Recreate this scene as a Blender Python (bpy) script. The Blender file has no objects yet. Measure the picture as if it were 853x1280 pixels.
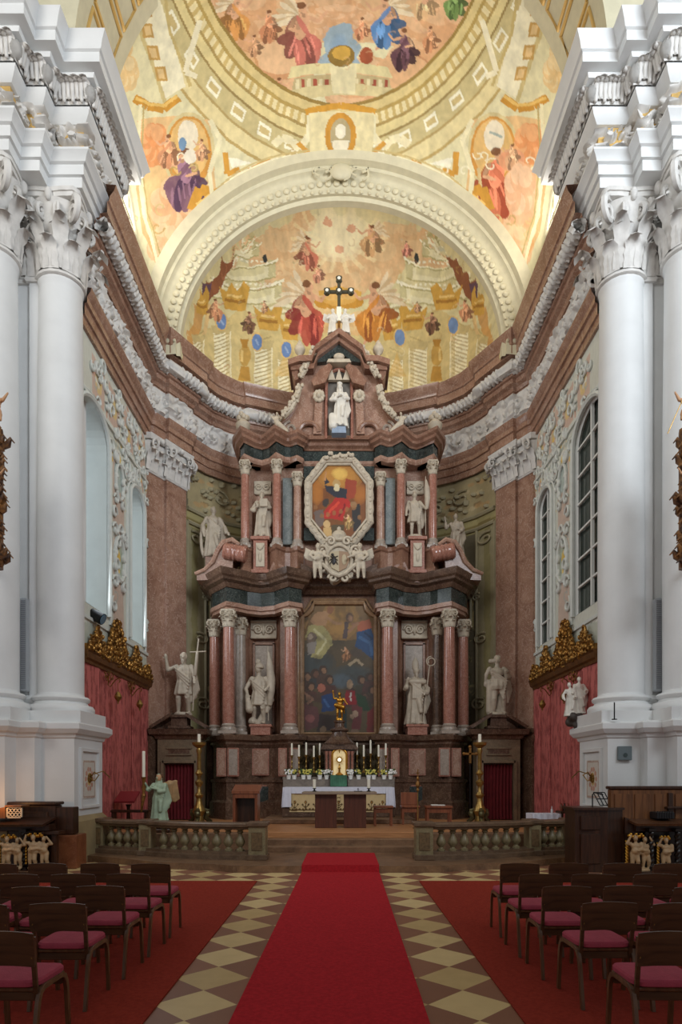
import bpy, math, random
import numpy as np
from mathutils import Vector
random.seed(7)
C = bpy.context.scene.collection
sc = bpy.context.scene
PI = math.pi
# ------------------------------------------------------------------ camera, world, light
CX, CY, CZ, F = 426.5, 970.0, 1.7, 800.0
cam_d = bpy.data.cameras.new('camera'); cam = bpy.data.objects.new('camera', cam_d); C.objects.link(cam)
cam.location = (0, 0, CZ); cam.rotation_euler = (PI/2, 0, 0)
cam_d.sensor_fit = 'VERTICAL'; cam_d.sensor_height = 36; cam_d.lens = F/1280*36
cam_d.shift_y = (CY-640)/1280
cam_d.clip_end = 200
sc.camera = cam
sc.view_settings.view_transform = 'Standard'; sc.view_settings.look = 'None'
sc.view_settings.exposure = 0.0; sc.view_settings.gamma = 1.0
sc.view_settings.use_curve_mapping = False
sc.cycles.use_denoising = True
sc.cycles.max_bounces = 5; sc.cycles.diffuse_bounces = 3
wd = bpy.data.worlds.new('world'); sc.world = wd; wd.use_nodes = True
wn = wd.node_tree
wn.nodes['Background'].inputs[0].default_value = (0.94, 0.945, 0.94, 1)
wn.nodes['Background'].inputs[1].default_value = 0.27

def area(name, loc, target, sx, sy, power, col, spread=180):
    l = bpy.data.lights.new(name, 'AREA'); l.shape = 'RECTANGLE'; l.size = sx; l.size_y = sy
    l.energy = power; l.color = col; l.spread = math.radians(spread)
    o = bpy.data.objects.new(name, l); C.objects.link(o); o.location = loc
    o.rotation_euler = (Vector(target)-Vector(loc)).to_track_quat('-Z', 'Y').to_euler()
    return o
# the nave's tall clerestory windows behind and beside the camera
area('nave_daylight_left', (-9, -1.0, 14), (-1.0, 15, 14.5), 6, 7, 430, (1.0, 0.97, 0.92), 110)
area('nave_daylight_right', (9, -1.0, 14), (1.0, 15, 14.5), 6, 7, 940, (0.86, 0.93, 1.0), 110)
# the chancel's clerestory lunettes (daylight onto the painted vault)
area('lunette_daylight_left', (-5.0, 15.4, 15.0), (3.2, 15.8, 18.0), 2.0, 1.8, 92, (1.0, 0.95, 0.86))
area('lunette_daylight_right', (5.0, 15.4, 15.0), (-3.2, 15.8, 18.0), 2.0, 1.8, 92, (1.0, 0.95, 0.86))
# daylight through the two left-hand chancel windows
area('window_daylight', (-5.24, 13.9, 7.4), (3.0, 13.95, 7.0), 1.3, 3.6, 75, (0.84, 0.92, 1.0))
area('window_daylight', (-5.24, 16.7, 7.2), (3.0, 16.75, 6.8), 1.0, 3.6, 50, (0.84, 0.92, 1.0))

# ------------------------------------------------------------------ helpers
def lin(c):
    c = np.asarray(c, float)/255.0
    return np.where(c <= 0.04045, c/12.92, ((c+0.055)/1.055)**2.4)
def at(px, py, Y):
    return Vector(((px-CX)*Y/F, Y, CZ+(CY-py)*Y/F))
MATS = {}
def nt(name):
    m = bpy.data.materials.new(name); m.use_nodes = True
    return m, m.node_tree.nodes, m.node_tree.links, m.node_tree.nodes['Principled BSDF']
def mat(name, col, rough=.6, metal=0.0, noise=0.0, scale=8.0, bump=0.0, bscale=None, emit=0.0, spec=.5, col2=None):
    if name in MATS: return MATS[name]
    m, N, L, P = nt(name)
    P.inputs['Roughness'].default_value = rough; P.inputs['Metallic'].default_value = metal
    P.inputs['Specular IOR Level'].default_value = spec
    a = lin(col); b = lin(col2) if col2 is not None else a*(1-noise)
    if noise or col2 is not None:
        tc = N.new('ShaderNodeTexCoord'); n = N.new('ShaderNodeTexNoise'); n.inputs['Scale'].default_value = scale
        n.inputs['Detail'].default_value = 6
        L.new(tc.outputs['Object'], n.inputs['Vector'])
        r = N.new('ShaderNodeValToRGB'); r.color_ramp.elements[0].position = .35; r.color_ramp.elements[1].position = .65
        r.color_ramp.elements[0].color = (*b, 1); r.color_ramp.elements[1].color = (*a, 1)
        L.new(n.outputs['Fac'], r.inputs[0]); L.new(r.outputs[0], P.inputs['Base Color'])
    else: P.inputs['Base Color'].default_value = (*a, 1)
    if bump:
        tc = N.new('ShaderNodeTexCoord'); n = N.new('ShaderNodeTexNoise'); n.inputs['Scale'].default_value = bscale or scale*3
        L.new(tc.outputs['Object'], n.inputs['Vector'])
        bn = N.new('ShaderNodeBump'); bn.inputs['Strength'].default_value = bump; bn.inputs['Distance'].default_value = .02
        L.new(n.outputs['Fac'], bn.inputs['Height']); L.new(bn.outputs[0], P.inputs['Normal'])
    if emit:
        P.inputs['Emission Color'].default_value = (*a, 1); P.inputs['Emission Strength'].default_value = emit
    MATS[name] = m; return m
def marble(name, c1, c2, vein, scale=2.2, rough=.28, speck=0.5):
    m, N, L, P = nt(name)
    P.inputs['Roughness'].default_value = rough
    tc = N.new('ShaderNodeTexCoord')
    n = N.new('ShaderNodeTexNoise'); n.inputs['Scale'].default_value = scale; n.inputs['Detail'].default_value = 8; n.inputs['Distortion'].default_value = 1.4
    L.new(tc.outputs['Object'], n.inputs['Vector'])
    r = N.new('ShaderNodeValToRGB'); e = r.color_ramp.elements
    e[0].position = .3; e[0].color = (*lin(c1), 1); e[1].position = .7; e[1].color = (*lin(c2), 1)
    L.new(n.outputs['Fac'], r.inputs[0])
    n2 = N.new('ShaderNodeTexNoise'); n2.inputs['Scale'].default_value = scale*1.9; n2.inputs['Detail'].default_value = 5; n2.inputs['Distortion'].default_value = 2.5
    L.new(tc.outputs['Object'], n2.inputs['Vector'])
    r2 = N.new('ShaderNodeValToRGB'); e = r2.color_ramp.elements
    e[0].position = .47; e[0].color = (0, 0, 0, 1); e[1].position = .5; e[1].color = (1, 1, 1, 1)
    q = r2.color_ramp.elements.new(.53); q.color = (0, 0, 0, 1)
    L.new(n2.outputs['Fac'], r2.inputs[0])
    mx = N.new('ShaderNodeMixRGB'); mx.inputs[2].default_value = (*lin(vein), 1)
    mu = N.new('ShaderNodeMath'); mu.operation = 'MULTIPLY'; mu.inputs[1].default_value = speck
    L.new(r2.outputs[0], mu.inputs[0]); L.new(mu.outputs[0], mx.inputs[0])
    L.new(r.outputs[0], mx.inputs[1]); L.new(mx.outputs[0], P.inputs['Base Color'])
    MATS[name] = m; return m
def wood(name, c1, c2, rough=.4, axis='Z', scale=6):
    m, N, L, P = nt(name); P.inputs['Roughness'].default_value = rough
    tc = N.new('ShaderNodeTexCoord'); mp = N.new('ShaderNodeMapping')
    s = [scale*4]*3; s['XYZ'.index(axis)] = scale*.35
    mp.inputs['Scale'].default_value = s
    n = N.new('ShaderNodeTexNoise'); n.inputs['Scale'].default_value = 1; n.inputs['Detail'].default_value = 5; n.inputs['Distortion'].default_value = .6
    L.new(tc.outputs['Object'], mp.inputs[0]); L.new(mp.outputs[0], n.inputs['Vector'])
    r = N.new('ShaderNodeValToRGB'); e = r.color_ramp.elements
    e[0].position = .3; e[0].color = (*lin(c1), 1); e[1].position = .7; e[1].color = (*lin(c2), 1)
    L.new(n.outputs['Fac'], r.inputs[0]); L.new(r.outputs[0], P.inputs['Base Color'])
    MATS[name] = m; return m
def paintmat(name, rough=.75, spec=.3, bump=0):
    if name in MATS: return MATS[name]
    m, N, L, P = nt(name); P.inputs['Roughness'].default_value = rough; P.inputs['Specular IOR Level'].default_value = spec
    a = N.new('ShaderNodeAttribute'); a.attribute_name = 'paint'
    tc = N.new('ShaderNodeTexCoord'); n = N.new('ShaderNodeTexNoise'); n.inputs['Scale'].default_value = 9; n.inputs['Detail'].default_value = 6
    L.new(tc.outputs['Object'], n.inputs['Vector'])
    mr = N.new('ShaderNodeMapRange'); mr.inputs['To Min'].default_value = .86; mr.inputs['To Max'].default_value = 1.1
    L.new(n.outputs['Fac'], mr.inputs[0])
    mx = N.new('ShaderNodeVectorMath'); mx.operation = 'SCALE'
    L.new(a.outputs['Color'], mx.inputs[0]); L.new(mr.outputs[0], mx.inputs['Scale'])
    L.new(mx.outputs[0], P.inputs['Base Color'])
    MATS[name] = m; return m

WL = {}
def wloc(o): return WL.get(o.name, Vector((0, 0, 0))) if o else Vector((0, 0, 0))
class MB:
    def __init__(s): s.v = []; s.f = []; s.n = 0; s.col = []
    def add(s, V, Fc, col=None):
        b = s.n; V = [tuple(map(float, p)) for p in V]
        s.v += V; s.f += [tuple(b+i for i in q) for q in Fc]; s.n += len(V)
        if col is not None: s.col += [tuple(c) for c in col]
        elif s.col: s.col += [(0.5, .5, .5)]*len(V)
        return s
    def box(s, x0, x1, y0, y1, z0, z1, b=0.0):
        if x0 > x1: x0, x1 = x1, x0
        if y0 > y1: y0, y1 = y1, y0
        if z0 > z1: z0, z1 = z1, z0
        b = min(b, (x1-x0)*.3, (y1-y0)*.3, (z1-z0)*.3)
        if b <= 0:
            V = [(x, y, z) for z in (z0, z1) for (x, y) in ((x0, y0), (x1, y0), (x1, y1), (x0, y1))]
            return s.add(V, [(3, 2, 1, 0), (4, 5, 6, 7), (0, 1, 5, 4), (1, 2, 6, 5), (2, 3, 7, 6), (3, 0, 4, 7)])
        def ring(ix, z): return [(x0+ix, y0+ix, z), (x1-ix, y0+ix, z), (x1-ix, y1-ix, z), (x0+ix, y1-ix, z)]
        V = ring(b, z0)+ring(0, z0+b)+ring(0, z1-b)+ring(b, z1)
        Fc = [(3, 2, 1, 0), (12, 13, 14, 15)]
        for k in range(3):
            for i in range(4): Fc.append((4*k+i, 4*k+(i+1) % 4, 4*k+4+(i+1) % 4, 4*k+4+i))
        return s.add(V, Fc)
    def prism(s, pts, y0, y1, axis='y'):
        """outline (a,b) extruded; axis y: (x,z) outline; z: (x,y); x: (y,z)"""
        n = len(pts)
        if axis == 'y': V = [(a, y0, b) for a, b in pts]+[(a, y1, b) for a, b in pts]
        elif axis == 'z': V = [(a, b, y0) for a, b in pts]+[(a, b, y1) for a, b in pts]
        else: V = [(y0, a, b) for a, b in pts]+[(y1, a, b) for a, b in pts]
        Fc = [tuple(range(n)), tuple(range(2*n-1, n-1, -1))]+[(i, i+n, (i+1) % n+n, (i+1) % n) for i in range(n)]
        return s.add(V, Fc)
    def lathe(s, prof, cx=0, cy=0, cz=0, n=24, sx=1, sy=1, fold=None):
        V = []; Fc = []
        for (r, z) in prof:
            for k in range(n):
                a = 2*PI*k/n; rr = r*(fold(a, z) if fold else 1)
                V.append((cx+rr*math.cos(a)*sx, cy+rr*math.sin(a)*sy, cz+z))
        m = len(prof)
        for j in range(m-1):
            for k in range(n): Fc.append((j*n+k, j*n+(k+1) % n, (j+1)*n+(k+1) % n, (j+1)*n+k))
        Fc.append(tuple(range(n-1, -1, -1))); Fc.append(tuple((m-1)*n+k for k in range(n)))
        return s.add(V, Fc)
    def tube(s, pts, r, n=8, closed=False, sq=1.0):
        P = [Vector(p) for p in pts]; m = len(P)
        R = r if isinstance(r, (list, tuple)) else [r]*m
        V = []; Fc = []; up = None
        for i in range(m):
            if closed: d = P[(i+1) % m]-P[i-1]
            else: d = P[min(i+1, m-1)]-P[max(i-1, 0)]
            if d.length < 1e-9: d = Vector((0, 0, 1))
            d.normalize()
            if up is None:
                up = Vector((0, 0, 1)) if abs(d.z) < .9 else Vector((0, 1, 0))
            a = d.cross(up)
            if a.length < 1e-6: a = d.orthogonal()
            a.normalize(); b = a.cross(d).normalized(); up = b
            for k in range(n):
                t = 2*PI*k/n
                V.append(P[i]+a*math.cos(t)*R[i]+b*math.sin(t)*R[i]*sq)
        for i in range(m if closed else m-1):
            j = (i+1) % m
            for k in range(n): Fc.append((i*n+k, i*n+(k+1) % n, j*n+(k+1) % n, j*n+k))
        if not closed: Fc.append(tuple(range(n-1, -1, -1))); Fc.append(tuple((m-1)*n+k for k in range(n)))
        return s.add(V, Fc)
    def ell(s, c, r, n=12, m=8, rot=None):
        rx, ry, rz = r if isinstance(r, (tuple, list)) else (r, r, r)
        V = [(0, 0, -1)]; Fc = []
        for j in range(1, m):
            p = -PI/2+PI*j/m
            for k in range(n): V.append((math.cos(p)*math.cos(2*PI*k/n), math.cos(p)*math.sin(2*PI*k/n), math.sin(p)))
        V.append((0, 0, 1))
        for k in range(n): Fc.append((0, 1+(k+1) % n, 1+k))
        for j in range(m-2):
            for k in range(n): Fc.append((1+j*n+k, 1+j*n+(k+1) % n, 1+(j+1)*n+(k+1) % n, 1+(j+1)*n+k))
        t = len(V)-1
        for k in range(n): Fc.append((t, t-n+k, t-n+(k+1) % n))
        out = []
        for (x, y, z) in V:
            p = Vector((x*rx, y*ry, z*rz))
            if rot is not None: p = rot @ p
            out.append((p.x+c[0], p.y+c[1], p.z+c[2]))
        return s.add(out, Fc)
    def cap(s, a, b, ra, rb, n=10):
        """tapered limb with rounded ends"""
        a = Vector(a); b = Vector(b); d = b-a
        if d.length < 1e-6: return s.ell(a, ra)
        dn = d.normalized()
        pts = [a-dn*ra*.95, a-dn*ra*.6, a, b, b+dn*rb*.6, b+dn*rb*.95]
        return s.tube(pts, [ra*.3, ra*.8, ra, rb, rb*.8, rb*.3], n)
    def sweep(s, path, prof, closed_prof=False, ends=True):
        """profile (d,z) swept along plan path with mitred corners; d is to the right of travel"""
        M = miter(path); V = []; Fc = []; n = len(prof)
        for (p, nn) in M:
            for (d, z) in prof: V.append((p[0]+nn[0]*d, p[1]+nn[1]*d, z))
        k = n if closed_prof else n-1
        for i in range(len(path)-1):
            for j in range(k): Fc.append((i*n+j, i*n+(j+1) % n, (i+1)*n+(j+1) % n, (i+1)*n+j))
        if ends: Fc.append(tuple(range(n))); Fc.append(tuple((len(path)-1)*n+j for j in range(n-1, -1, -1)))
        return s.add(V, Fc)
    def grid(s, fn, nu, nv, col=None):
        V = [fn(i/nu, j/nv) for j in range(nv+1) for i in range(nu+1)]
        Fc = [(j*(nu+1)+i, j*(nu+1)+i+1, (j+1)*(nu+1)+i+1, (j+1)*(nu+1)+i) for j in range(nv) for i in range(nu)]
        return s.add(V, Fc, col)
    def mirror(s, cx=0.0):
        o = MB(); o.v = [(2*cx-x, y, z) for x, y, z in s.v]; o.f = [tuple(reversed(q)) for q in s.f]; o.n = s.n; o.col = list(s.col); return o
    def moved(s, d=(0, 0, 0), sc_=1.0, rz=0.0, sx=1.0):
        o = MB(); c, q = math.cos(rz), math.sin(rz)
        o.v = [((x*c*sx-y*q)*sc_+d[0], (x*q*sx+y*c)*sc_+d[1], z*sc_+d[2]) for x, y, z in s.v]
        o.f = [tuple(reversed(t)) for t in s.f] if sx < 0 else list(s.f); o.n = s.n; o.col = list(s.col); return o
    def join(s, o): return s.add(o.v, o.f, o.col if o.col else None)
    def build(s, name, m, parent=None, smooth=35, keep=False, mods=None):
        me = bpy.data.meshes.new(name); P = np.array(s.v)
        if keep: c = Vector((0, 0, 0))
        else:
            lo = P.min(0); hi = P.max(0); c = Vector(((lo[0]+hi[0])/2, (lo[1]+hi[1])/2, lo[2]))
        P = P-np.array(c)
        me.from_pydata(P.tolist(), [], s.f); me.update()
        if s.col:
            ca = me.color_attributes.new('paint', 'FLOAT_COLOR', 'POINT')
            A = np.ones((len(s.v), 4), np.float32); A[:, :3] = np.array(s.col); ca.data.foreach_set('color', A.ravel())
        import bmesh
        if not s.col and not getattr(s, 'raw', False):
            bm = bmesh.new(); bm.from_mesh(me); bmesh.ops.recalc_face_normals(bm, faces=bm.faces); bm.to_mesh(me); bm.free()
        if smooth:
            me.shade_smooth()
            try: me.set_sharp_from_angle(angle=math.radians(smooth))
            except Exception: pass
        me.materials.append(m)
        o = bpy.data.objects.new(name, me); C.objects.link(o)
        o.location = c-wloc(parent); WL[o.name] = c
        if parent: o.parent = parent
        for md in (mods or []): md(o)
        return o
def miter(path):
    out = []
    P = [Vector((p[0], p[1])) for p in path]
    for i in range(len(P)):
        ns = []
        if i > 0:
            d = (P[i]-P[i-1]).normalized(); ns.append(Vector((d.y, -d.x)))
        if i < len(P)-1:
            d = (P[i+1]-P[i]).normalized(); ns.append(Vector((d.y, -d.x)))
        n = ns[0]+ns[-1]
        if n.length < 1e-3: n = ns[0].copy()
        n.normalize(); k = max(.45, n.dot(ns[0]))
        out.append((P[i], n/k))
    return out
def densify(path, step):
    out = []
    for a, b in zip(path[:-1], path[1:]):
        L = math.dist(a, b); n = max(1, round(L/step))
        for k in range(n): out.append((a[0]+(b[0]-a[0])*k/n, a[1]+(b[1]-a[1])*k/n))
    out.append(tuple(path[-1])); return out
def mirp(path, cx=0.0):
    """half path ending on the axis -> the full path"""
    r = [(2*cx-x, y) for x, y in reversed(path)]
    if abs(path[-1][0]-cx) < 1e-6: r = r[1:]
    return list(path)+r
def tag(o, label=None, cat=None, group=None, kind=None):
    if label: o['label'] = label
    if cat: o['category'] = cat
    if group: o['group'] = group
    if kind: o['kind'] = kind
    return o
def empty(name, loc, label=None, cat=None, group=None, kind=None):
    o = bpy.data.objects.new(name, None); C.objects.link(o); o.location = loc; WL[o.name] = Vector(loc)
    o.empty_display_size = .1
    return tag(o, label, cat, group, kind)
def struct(o): o['kind'] = 'structure'; return o
def dup(o, loc=None, rz=None, label=None, parent=None):
    c = o.copy(); C.objects.link(c)
    if parent is not None: c.parent = parent
    if loc is not None: c.location = loc
    if rz is not None: c.rotation_euler = (0, 0, rz)
    if label: c['label'] = label
    for ch in list(o.children): dup(ch, parent=c)
    return c
def remesh(v, sm=2, fac=.6):
    def f(o):
        r = o.modifiers.new('remesh', 'REMESH'); r.mode = 'VOXEL'; r.voxel_size = v; r.use_smooth_shade = True
        if sm:
            q = o.modifiers.new('smooth', 'SMOOTH'); q.iterations = sm; q.factor = fac
    return f
def carve(size, strength):
    def f(o):
        t = bpy.data.textures.get('carve%g' % size) or bpy.data.textures.new('carve%g' % size, 'CLOUDS')
        t.noise_scale = size; t.noise_depth = 2
        d = o.modifiers.new('displace', 'DISPLACE'); d.texture = t; d.strength = strength; d.mid_level = .5; d.texture_coords = 'GLOBAL'
    return f
# ---- value noise for painting and carving
_rng = np.random.RandomState(3); _T = _rng.rand(256, 256)
def vnoise(u, v, s=1.0, oct=4):
    u = np.asarray(u, float)*s+17.3; v = np.asarray(v, float)*s+5.1
    out = np.zeros(np.broadcast(u, v).shape); amp = 1.0; tot = 0
    for _ in range(oct):
        iu = np.floor(u).astype(int); iv = np.floor(v).astype(int); fu = u-iu; fv = v-iv
        fu = fu*fu*(3-2*fu); fv = fv*fv*(3-2*fv)
        a = _T[iu % 256, iv % 256]; b = _T[(iu+1) % 256, iv % 256]; c_ = _T[iu % 256, (iv+1) % 256]; d = _T[(iu+1) % 256, (iv+1) % 256]
        out += amp*((a*(1-fu)+b*fu)*(1-fv)+(c_*(1-fu)+d*fu)*fv); tot += amp
        amp *= .55; u = u*2.03+3.7; v = v*2.03+1.9
    return out/tot
class Paint:
    """a fresco or panel painted in the surface's own (u,v) coordinates"""
    def __init__(s, U, V, base, warp=0.0, wscale=3.0, tr=None):
        s.U0, s.V0 = U, V
        s.U = U+warp*(vnoise(U, V, wscale)-.5)*2; s.V = V+warp*(vnoise(V+9, U+4, wscale)-.5)*2
        s.C = np.tile(lin(base), (len(U), 1)); s.tr = tr or (lambda p: p)
    def poly(s, pts, col, a=1.0, var=.12):
        Q = [s.tr(p) for p in pts]; us = [q[0] for q in Q]; vs = [q[1] for q in Q]
        idx = np.nonzero((s.U > min(us)) & (s.U < max(us)) & (s.V > min(vs)) & (s.V < max(vs)))[0]
        if not len(idx): return
        u, v = s.U[idx], s.V[idx]; ins = np.zeros(len(idx), bool); n = len(Q)
        for i in range(n):
            x1, y1 = Q[i]; x2, y2 = Q[i-1]
            if y1 == y2: continue
            ins ^= ((y1 > v) != (y2 > v)) & (u < (x2-x1)*(v-y1)/(y2-y1)+x1)
        idx = idx[ins]; u = u[ins]; v = v[ins]
        k = (1+var*(vnoise(u, v, 5.5)-.5)*2)[:, None]
        s.C[idx] = s.C[idx]*(1-a)+np.clip(lin(col)*k, 0, 1)*a
    def ell(s, cx, cy, rx, ry, col, a=1.0, ang=0.0, n=18, var=.12):
        ca, sa = math.cos(ang), math.sin(ang)
        s.poly([(cx+rx*math.cos(t)*ca-ry*math.sin(t)*sa, cy+rx*math.cos(t)*sa+ry*math.sin(t)*ca) for t in [2*PI*i/n for i in range(n)]], col, a, var)
    def soft(s, cx, cy, rx, ry, col, a=1.0, ang=0.0):
        for k in (1.0, .85, .7, .55): s.ell(cx, cy, rx*k, ry*k, col, a*.4, ang)
    def line(s, pts, w, col, a=1.0):
        for (x1, y1), (x2, y2) in zip(pts[:-1], pts[1:]):
            L = math.hypot(x2-x1, y2-y1) or 1; nx, ny = -(y2-y1)/L*w/2, (x2-x1)/L*w/2
            s.poly([(x1+nx, y1+ny), (x2+nx, y2+ny), (x2-nx, y2-ny), (x1-nx, y1-ny)], col, a)
    def cloud(s, cx, cy, rx, ry, col=(222, 172, 128), hi=(240, 205, 165), n=7, seed=1):
        r = random.Random(seed)
        for k in range(n):
            t = 2*PI*k/n; x, y = cx+rx*.55*math.cos(t), cy+ry*.55*math.sin(t)
            q = r.uniform(.45, .65); s.ell(x, y, rx*q, ry*q, col, .85)
            s.ell(x-rx*.1, y-ry*.12, rx*q*.75, ry*q*.7, hi, .45)
    def limb(s, p, q, w, col, a=1.0):
        s.ell((p[0]+q[0])/2, (p[1]+q[1])/2, math.hypot(q[0]-p[0], q[1]-p[1])/2+w*.4, w/2, col, a, math.atan2(q[1]-p[1], q[0]-p[0]), 14)
    def fig(s, cx, cy, h, robe=(190, 90, 80), robe2=None, skin=(222, 172, 134), flip=1, wings=False, hair=(128, 84, 54)):
        """small painted figure in flowing drapery, h = height in drawing units (y down)"""
        f = flip; r = random.Random(int(cx*7+cy*13+h))
        dk = robe2 or tuple(int(c*.68) for c in robe); lt = tuple(min(255, int(c*1.15+22)) for c in robe); sk2 = tuple(int(c*.82) for c in skin)
        q = lambda a, b: (cx+f*a*h, cy+b*h)
        j = lambda v: v+r.uniform(-.03, .03)
        if wings:
            for k in range(7): s.limb(q(.06, -.26), q(.2+.05*k, -.62+.085*k), .09*h, ((236, 218, 184), (214, 186, 144))[k % 2], .9)
        hip = (j(0), j(0)); kn = (j(-.2), j(.12)); ft = (j(-.1), j(.4)); tr = (j(.2), j(.26)); tr2 = (j(.3), j(.05))
        s.limb(q(*ft), q(ft[0]-.08, ft[1]+.08), .06*h, skin)
        for (a, b, w, c) in ((hip, tr2, .2, dk), (hip, tr, .24, dk), (hip, kn, .24, robe), (kn, ft, .2, robe), (hip, ft, .2, dk), ((.05, .1), (.02, .42), .16, robe)): s.limb(q(*a), q(*b), w*h, c, .95)
        for k in range(9):
            a = (r.uniform(-.18, .2), r.uniform(-.04, .12)); b = (a[0]*1.1+r.uniform(-.08, .06), a[1]+r.uniform(.14, .3)); s.limb(q(*a), q(*b), r.uniform(.025, .05)*h, r.choice((lt, lt, dk, robe)), .7)
        s.limb(q(.03, -.02), q(-.01, -.28), .2*h, skin if wings else lt); s.limb(q(.07, -.04), q(.05, -.26), .07*h, sk2 if wings else robe, .7)
        s.limb(q(.08, -.26), q(-.1, -.02), .08*h, robe, .9); s.limb(q(.12, -.24), q(.22, -.02), .1*h, dk, .85)
        el = (j(-.22), j(-.2)); s.limb(q(-.07, -.27), q(*el), .065*h, skin); s.limb(q(*el), q(el[0]-.12, el[1]-.14), .05*h, skin)
        s.limb(q(.1, -.26), q(.18, -.1), .065*h, sk2); s.limb(q(.18, -.1), q(.03, -.06), .05*h, skin)
        s.limb(q(-.01, -.33), q(-.02, -.28), .06*h, sk2); s.ell(*q(-.02, -.39), .062*h, .078*h, skin); s.ell(*q(.02, -.43), .066*h, .055*h, hair, .95)
    def mottle(s, amp, sc1, col=None):
        k = vnoise(s.U0, s.V0, sc1, 5)
        if col is None: s.C *= (1+amp*(k-.5)*2)[:, None]
        else:
            w = np.clip((k-.5)*4, 0, 1)[:, None]*amp; s.C = s.C*(1-w)+lin(col)*w
# ------------------------------------------------------------------ materials
white = mat('white_plaster', (226, 227, 226), .55, noise=.06, scale=2.0, bump=.08, bscale=14)
stucco = mat('white_stucco', (222, 219, 214), .6, noise=.16, scale=7)
stone = mat('statue_stone', (182, 168, 148), .55, noise=.22, scale=5, bump=.1)
cream = mat('cream_stucco', (210, 202, 172), .65, noise=.1, scale=5)
trimc = mat('stucco_apse', (170, 160, 128), .65, noise=.14, scale=3)
brownm = marble('brown_marble', (118, 82, 64), (146, 108, 88), (180, 150, 130), 1.6, .3, .5)
pinkm = marble('pink_marble', (138, 102, 84), (170, 134, 114), (200, 174, 156), 1.8, .26, .55)
redm = marble('red_marble', (132, 80, 64), (164, 110, 92), (208, 178, 160), 9, .14, .6)
darkm = marble('dark_marble', (74, 54, 43), (104, 80, 64), (138, 114, 96), 1.8, .22, .6)
greenm = marble('green_marble', (30, 36, 34), (54, 62, 58), (104, 108, 102), 3, .2, .6)
greym = marble('grey_marble', (134, 122, 110), (168, 152, 138), (200, 186, 172), 4, .3, .5)
gold = mat('gilding', (205, 150, 60), .32, .85, noise=.35, scale=14)
dgold = mat('aged_gilding', (150, 104, 48), .42, .6, noise=.5, scale=12)
brass = mat('aged_brass', (170, 136, 74), .35, .75, noise=.45, scale=12)
woodd = wood('dark_oak', (42, 24, 15), (74, 44, 28), .35)
woodm = wood('brown_wood', (110, 58, 36), (144, 84, 54), .35)
woodp = wood('panel_wood', (92, 56, 30), (136, 88, 50), .4)
woodo = wood('floor_boards', (160, 108, 66), (190, 134, 86), .5, 'X')
wax = mat('candle_wax', (240, 234, 215), .5)
linen = mat('white_linen', (226, 226, 238), .8, noise=.08, scale=10, bump=.2, bscale=20)
blackm = mat('black_metal', (26, 28, 30), .4, .5)
stepm = marble('step_stone', (98, 72, 52), (140, 106, 78), (160, 128, 98), 2.5, .4, .35)
skinm = mat('painted_skin', (206, 158, 116), .55, noise=.15, scale=8)
# ------------------------------------------------------------------ floor
m, N, L, P = nt('diamond_tiles')
geo = N.new('ShaderNodeNewGeometry'); sp = N.new('ShaderNodeSeparateXYZ'); L.new(geo.outputs['Position'], sp.inputs[0])
def M_(op, a, b=None, c=None):
    n = N.new('ShaderNodeMath'); n.operation = op
    for i, q in enumerate((a, b, c)):
        if q is None: continue
        if isinstance(q, (int, float)): n.inputs[i].default_value = q
        else: L.new(q, n.inputs[i])
    return n.outputs[0]
side = M_('GREATER_THAN', sp.outputs[0], 0.0)
xo = M_('SUBTRACT', M_('ADD', sp.outputs[0], 1.09), M_('MULTIPLY', side, 2.054))
yo = M_('SUBTRACT', sp.outputs[1], 4.76)
p_ = M_('FLOOR', M_('ADD', M_('DIVIDE', M_('ADD', xo, yo), .63), .5))
q_ = M_('FLOOR', M_('ADD', M_('DIVIDE', M_('SUBTRACT', xo, yo), .63), .5))
par = M_('PINGPONG', M_('ADD', p_, q_), 1.0)
cmb = N.new('ShaderNodeCombineXYZ'); L.new(p_, cmb.inputs[0]); L.new(q_, cmb.inputs[1])
wn_ = N.new('ShaderNodeTexWhiteNoise'); L.new(cmb.outputs[0], wn_.inputs['Vector'])
no = N.new('ShaderNodeTexNoise'); no.inputs['Scale'].default_value = 6; no.inputs['Detail'].default_value = 8; L.new(geo.outputs['Position'], no.inputs['Vector'])
mixl = N.new('ShaderNodeMixRGB'); mixl.inputs[1].default_value = (*lin((186, 156, 102)), 1); mixl.inputs[2].default_value = (*lin((234, 208, 152)), 1)
mixd = N.new('ShaderNodeMixRGB'); mixd.inputs[1].default_value = (*lin((124, 82, 62)), 1); mixd.inputs[2].default_value = (*lin((156, 106, 80)), 1)
blend = M_('ADD', M_('MULTIPLY', wn_.outputs['Value'], .6), M_('MULTIPLY', no.outputs['Fac'], .45))
L.new(blend, mixl.inputs[0]); L.new(blend, mixd.inputs[0])
mx = N.new('ShaderNodeMixRGB'); L.new(par, mx.inputs[0]); L.new(mixl.outputs[0], mx.inputs[1]); L.new(mixd.outputs[0], mx.inputs[2])
L.new(mx.outputs[0], P.inputs['Base Color']); P.inputs['Roughness'].default_value = .42
floor = struct(MB().box(-9, 9, -3, 21.5, -.2, 0).build('floor', m, keep=True))
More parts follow.
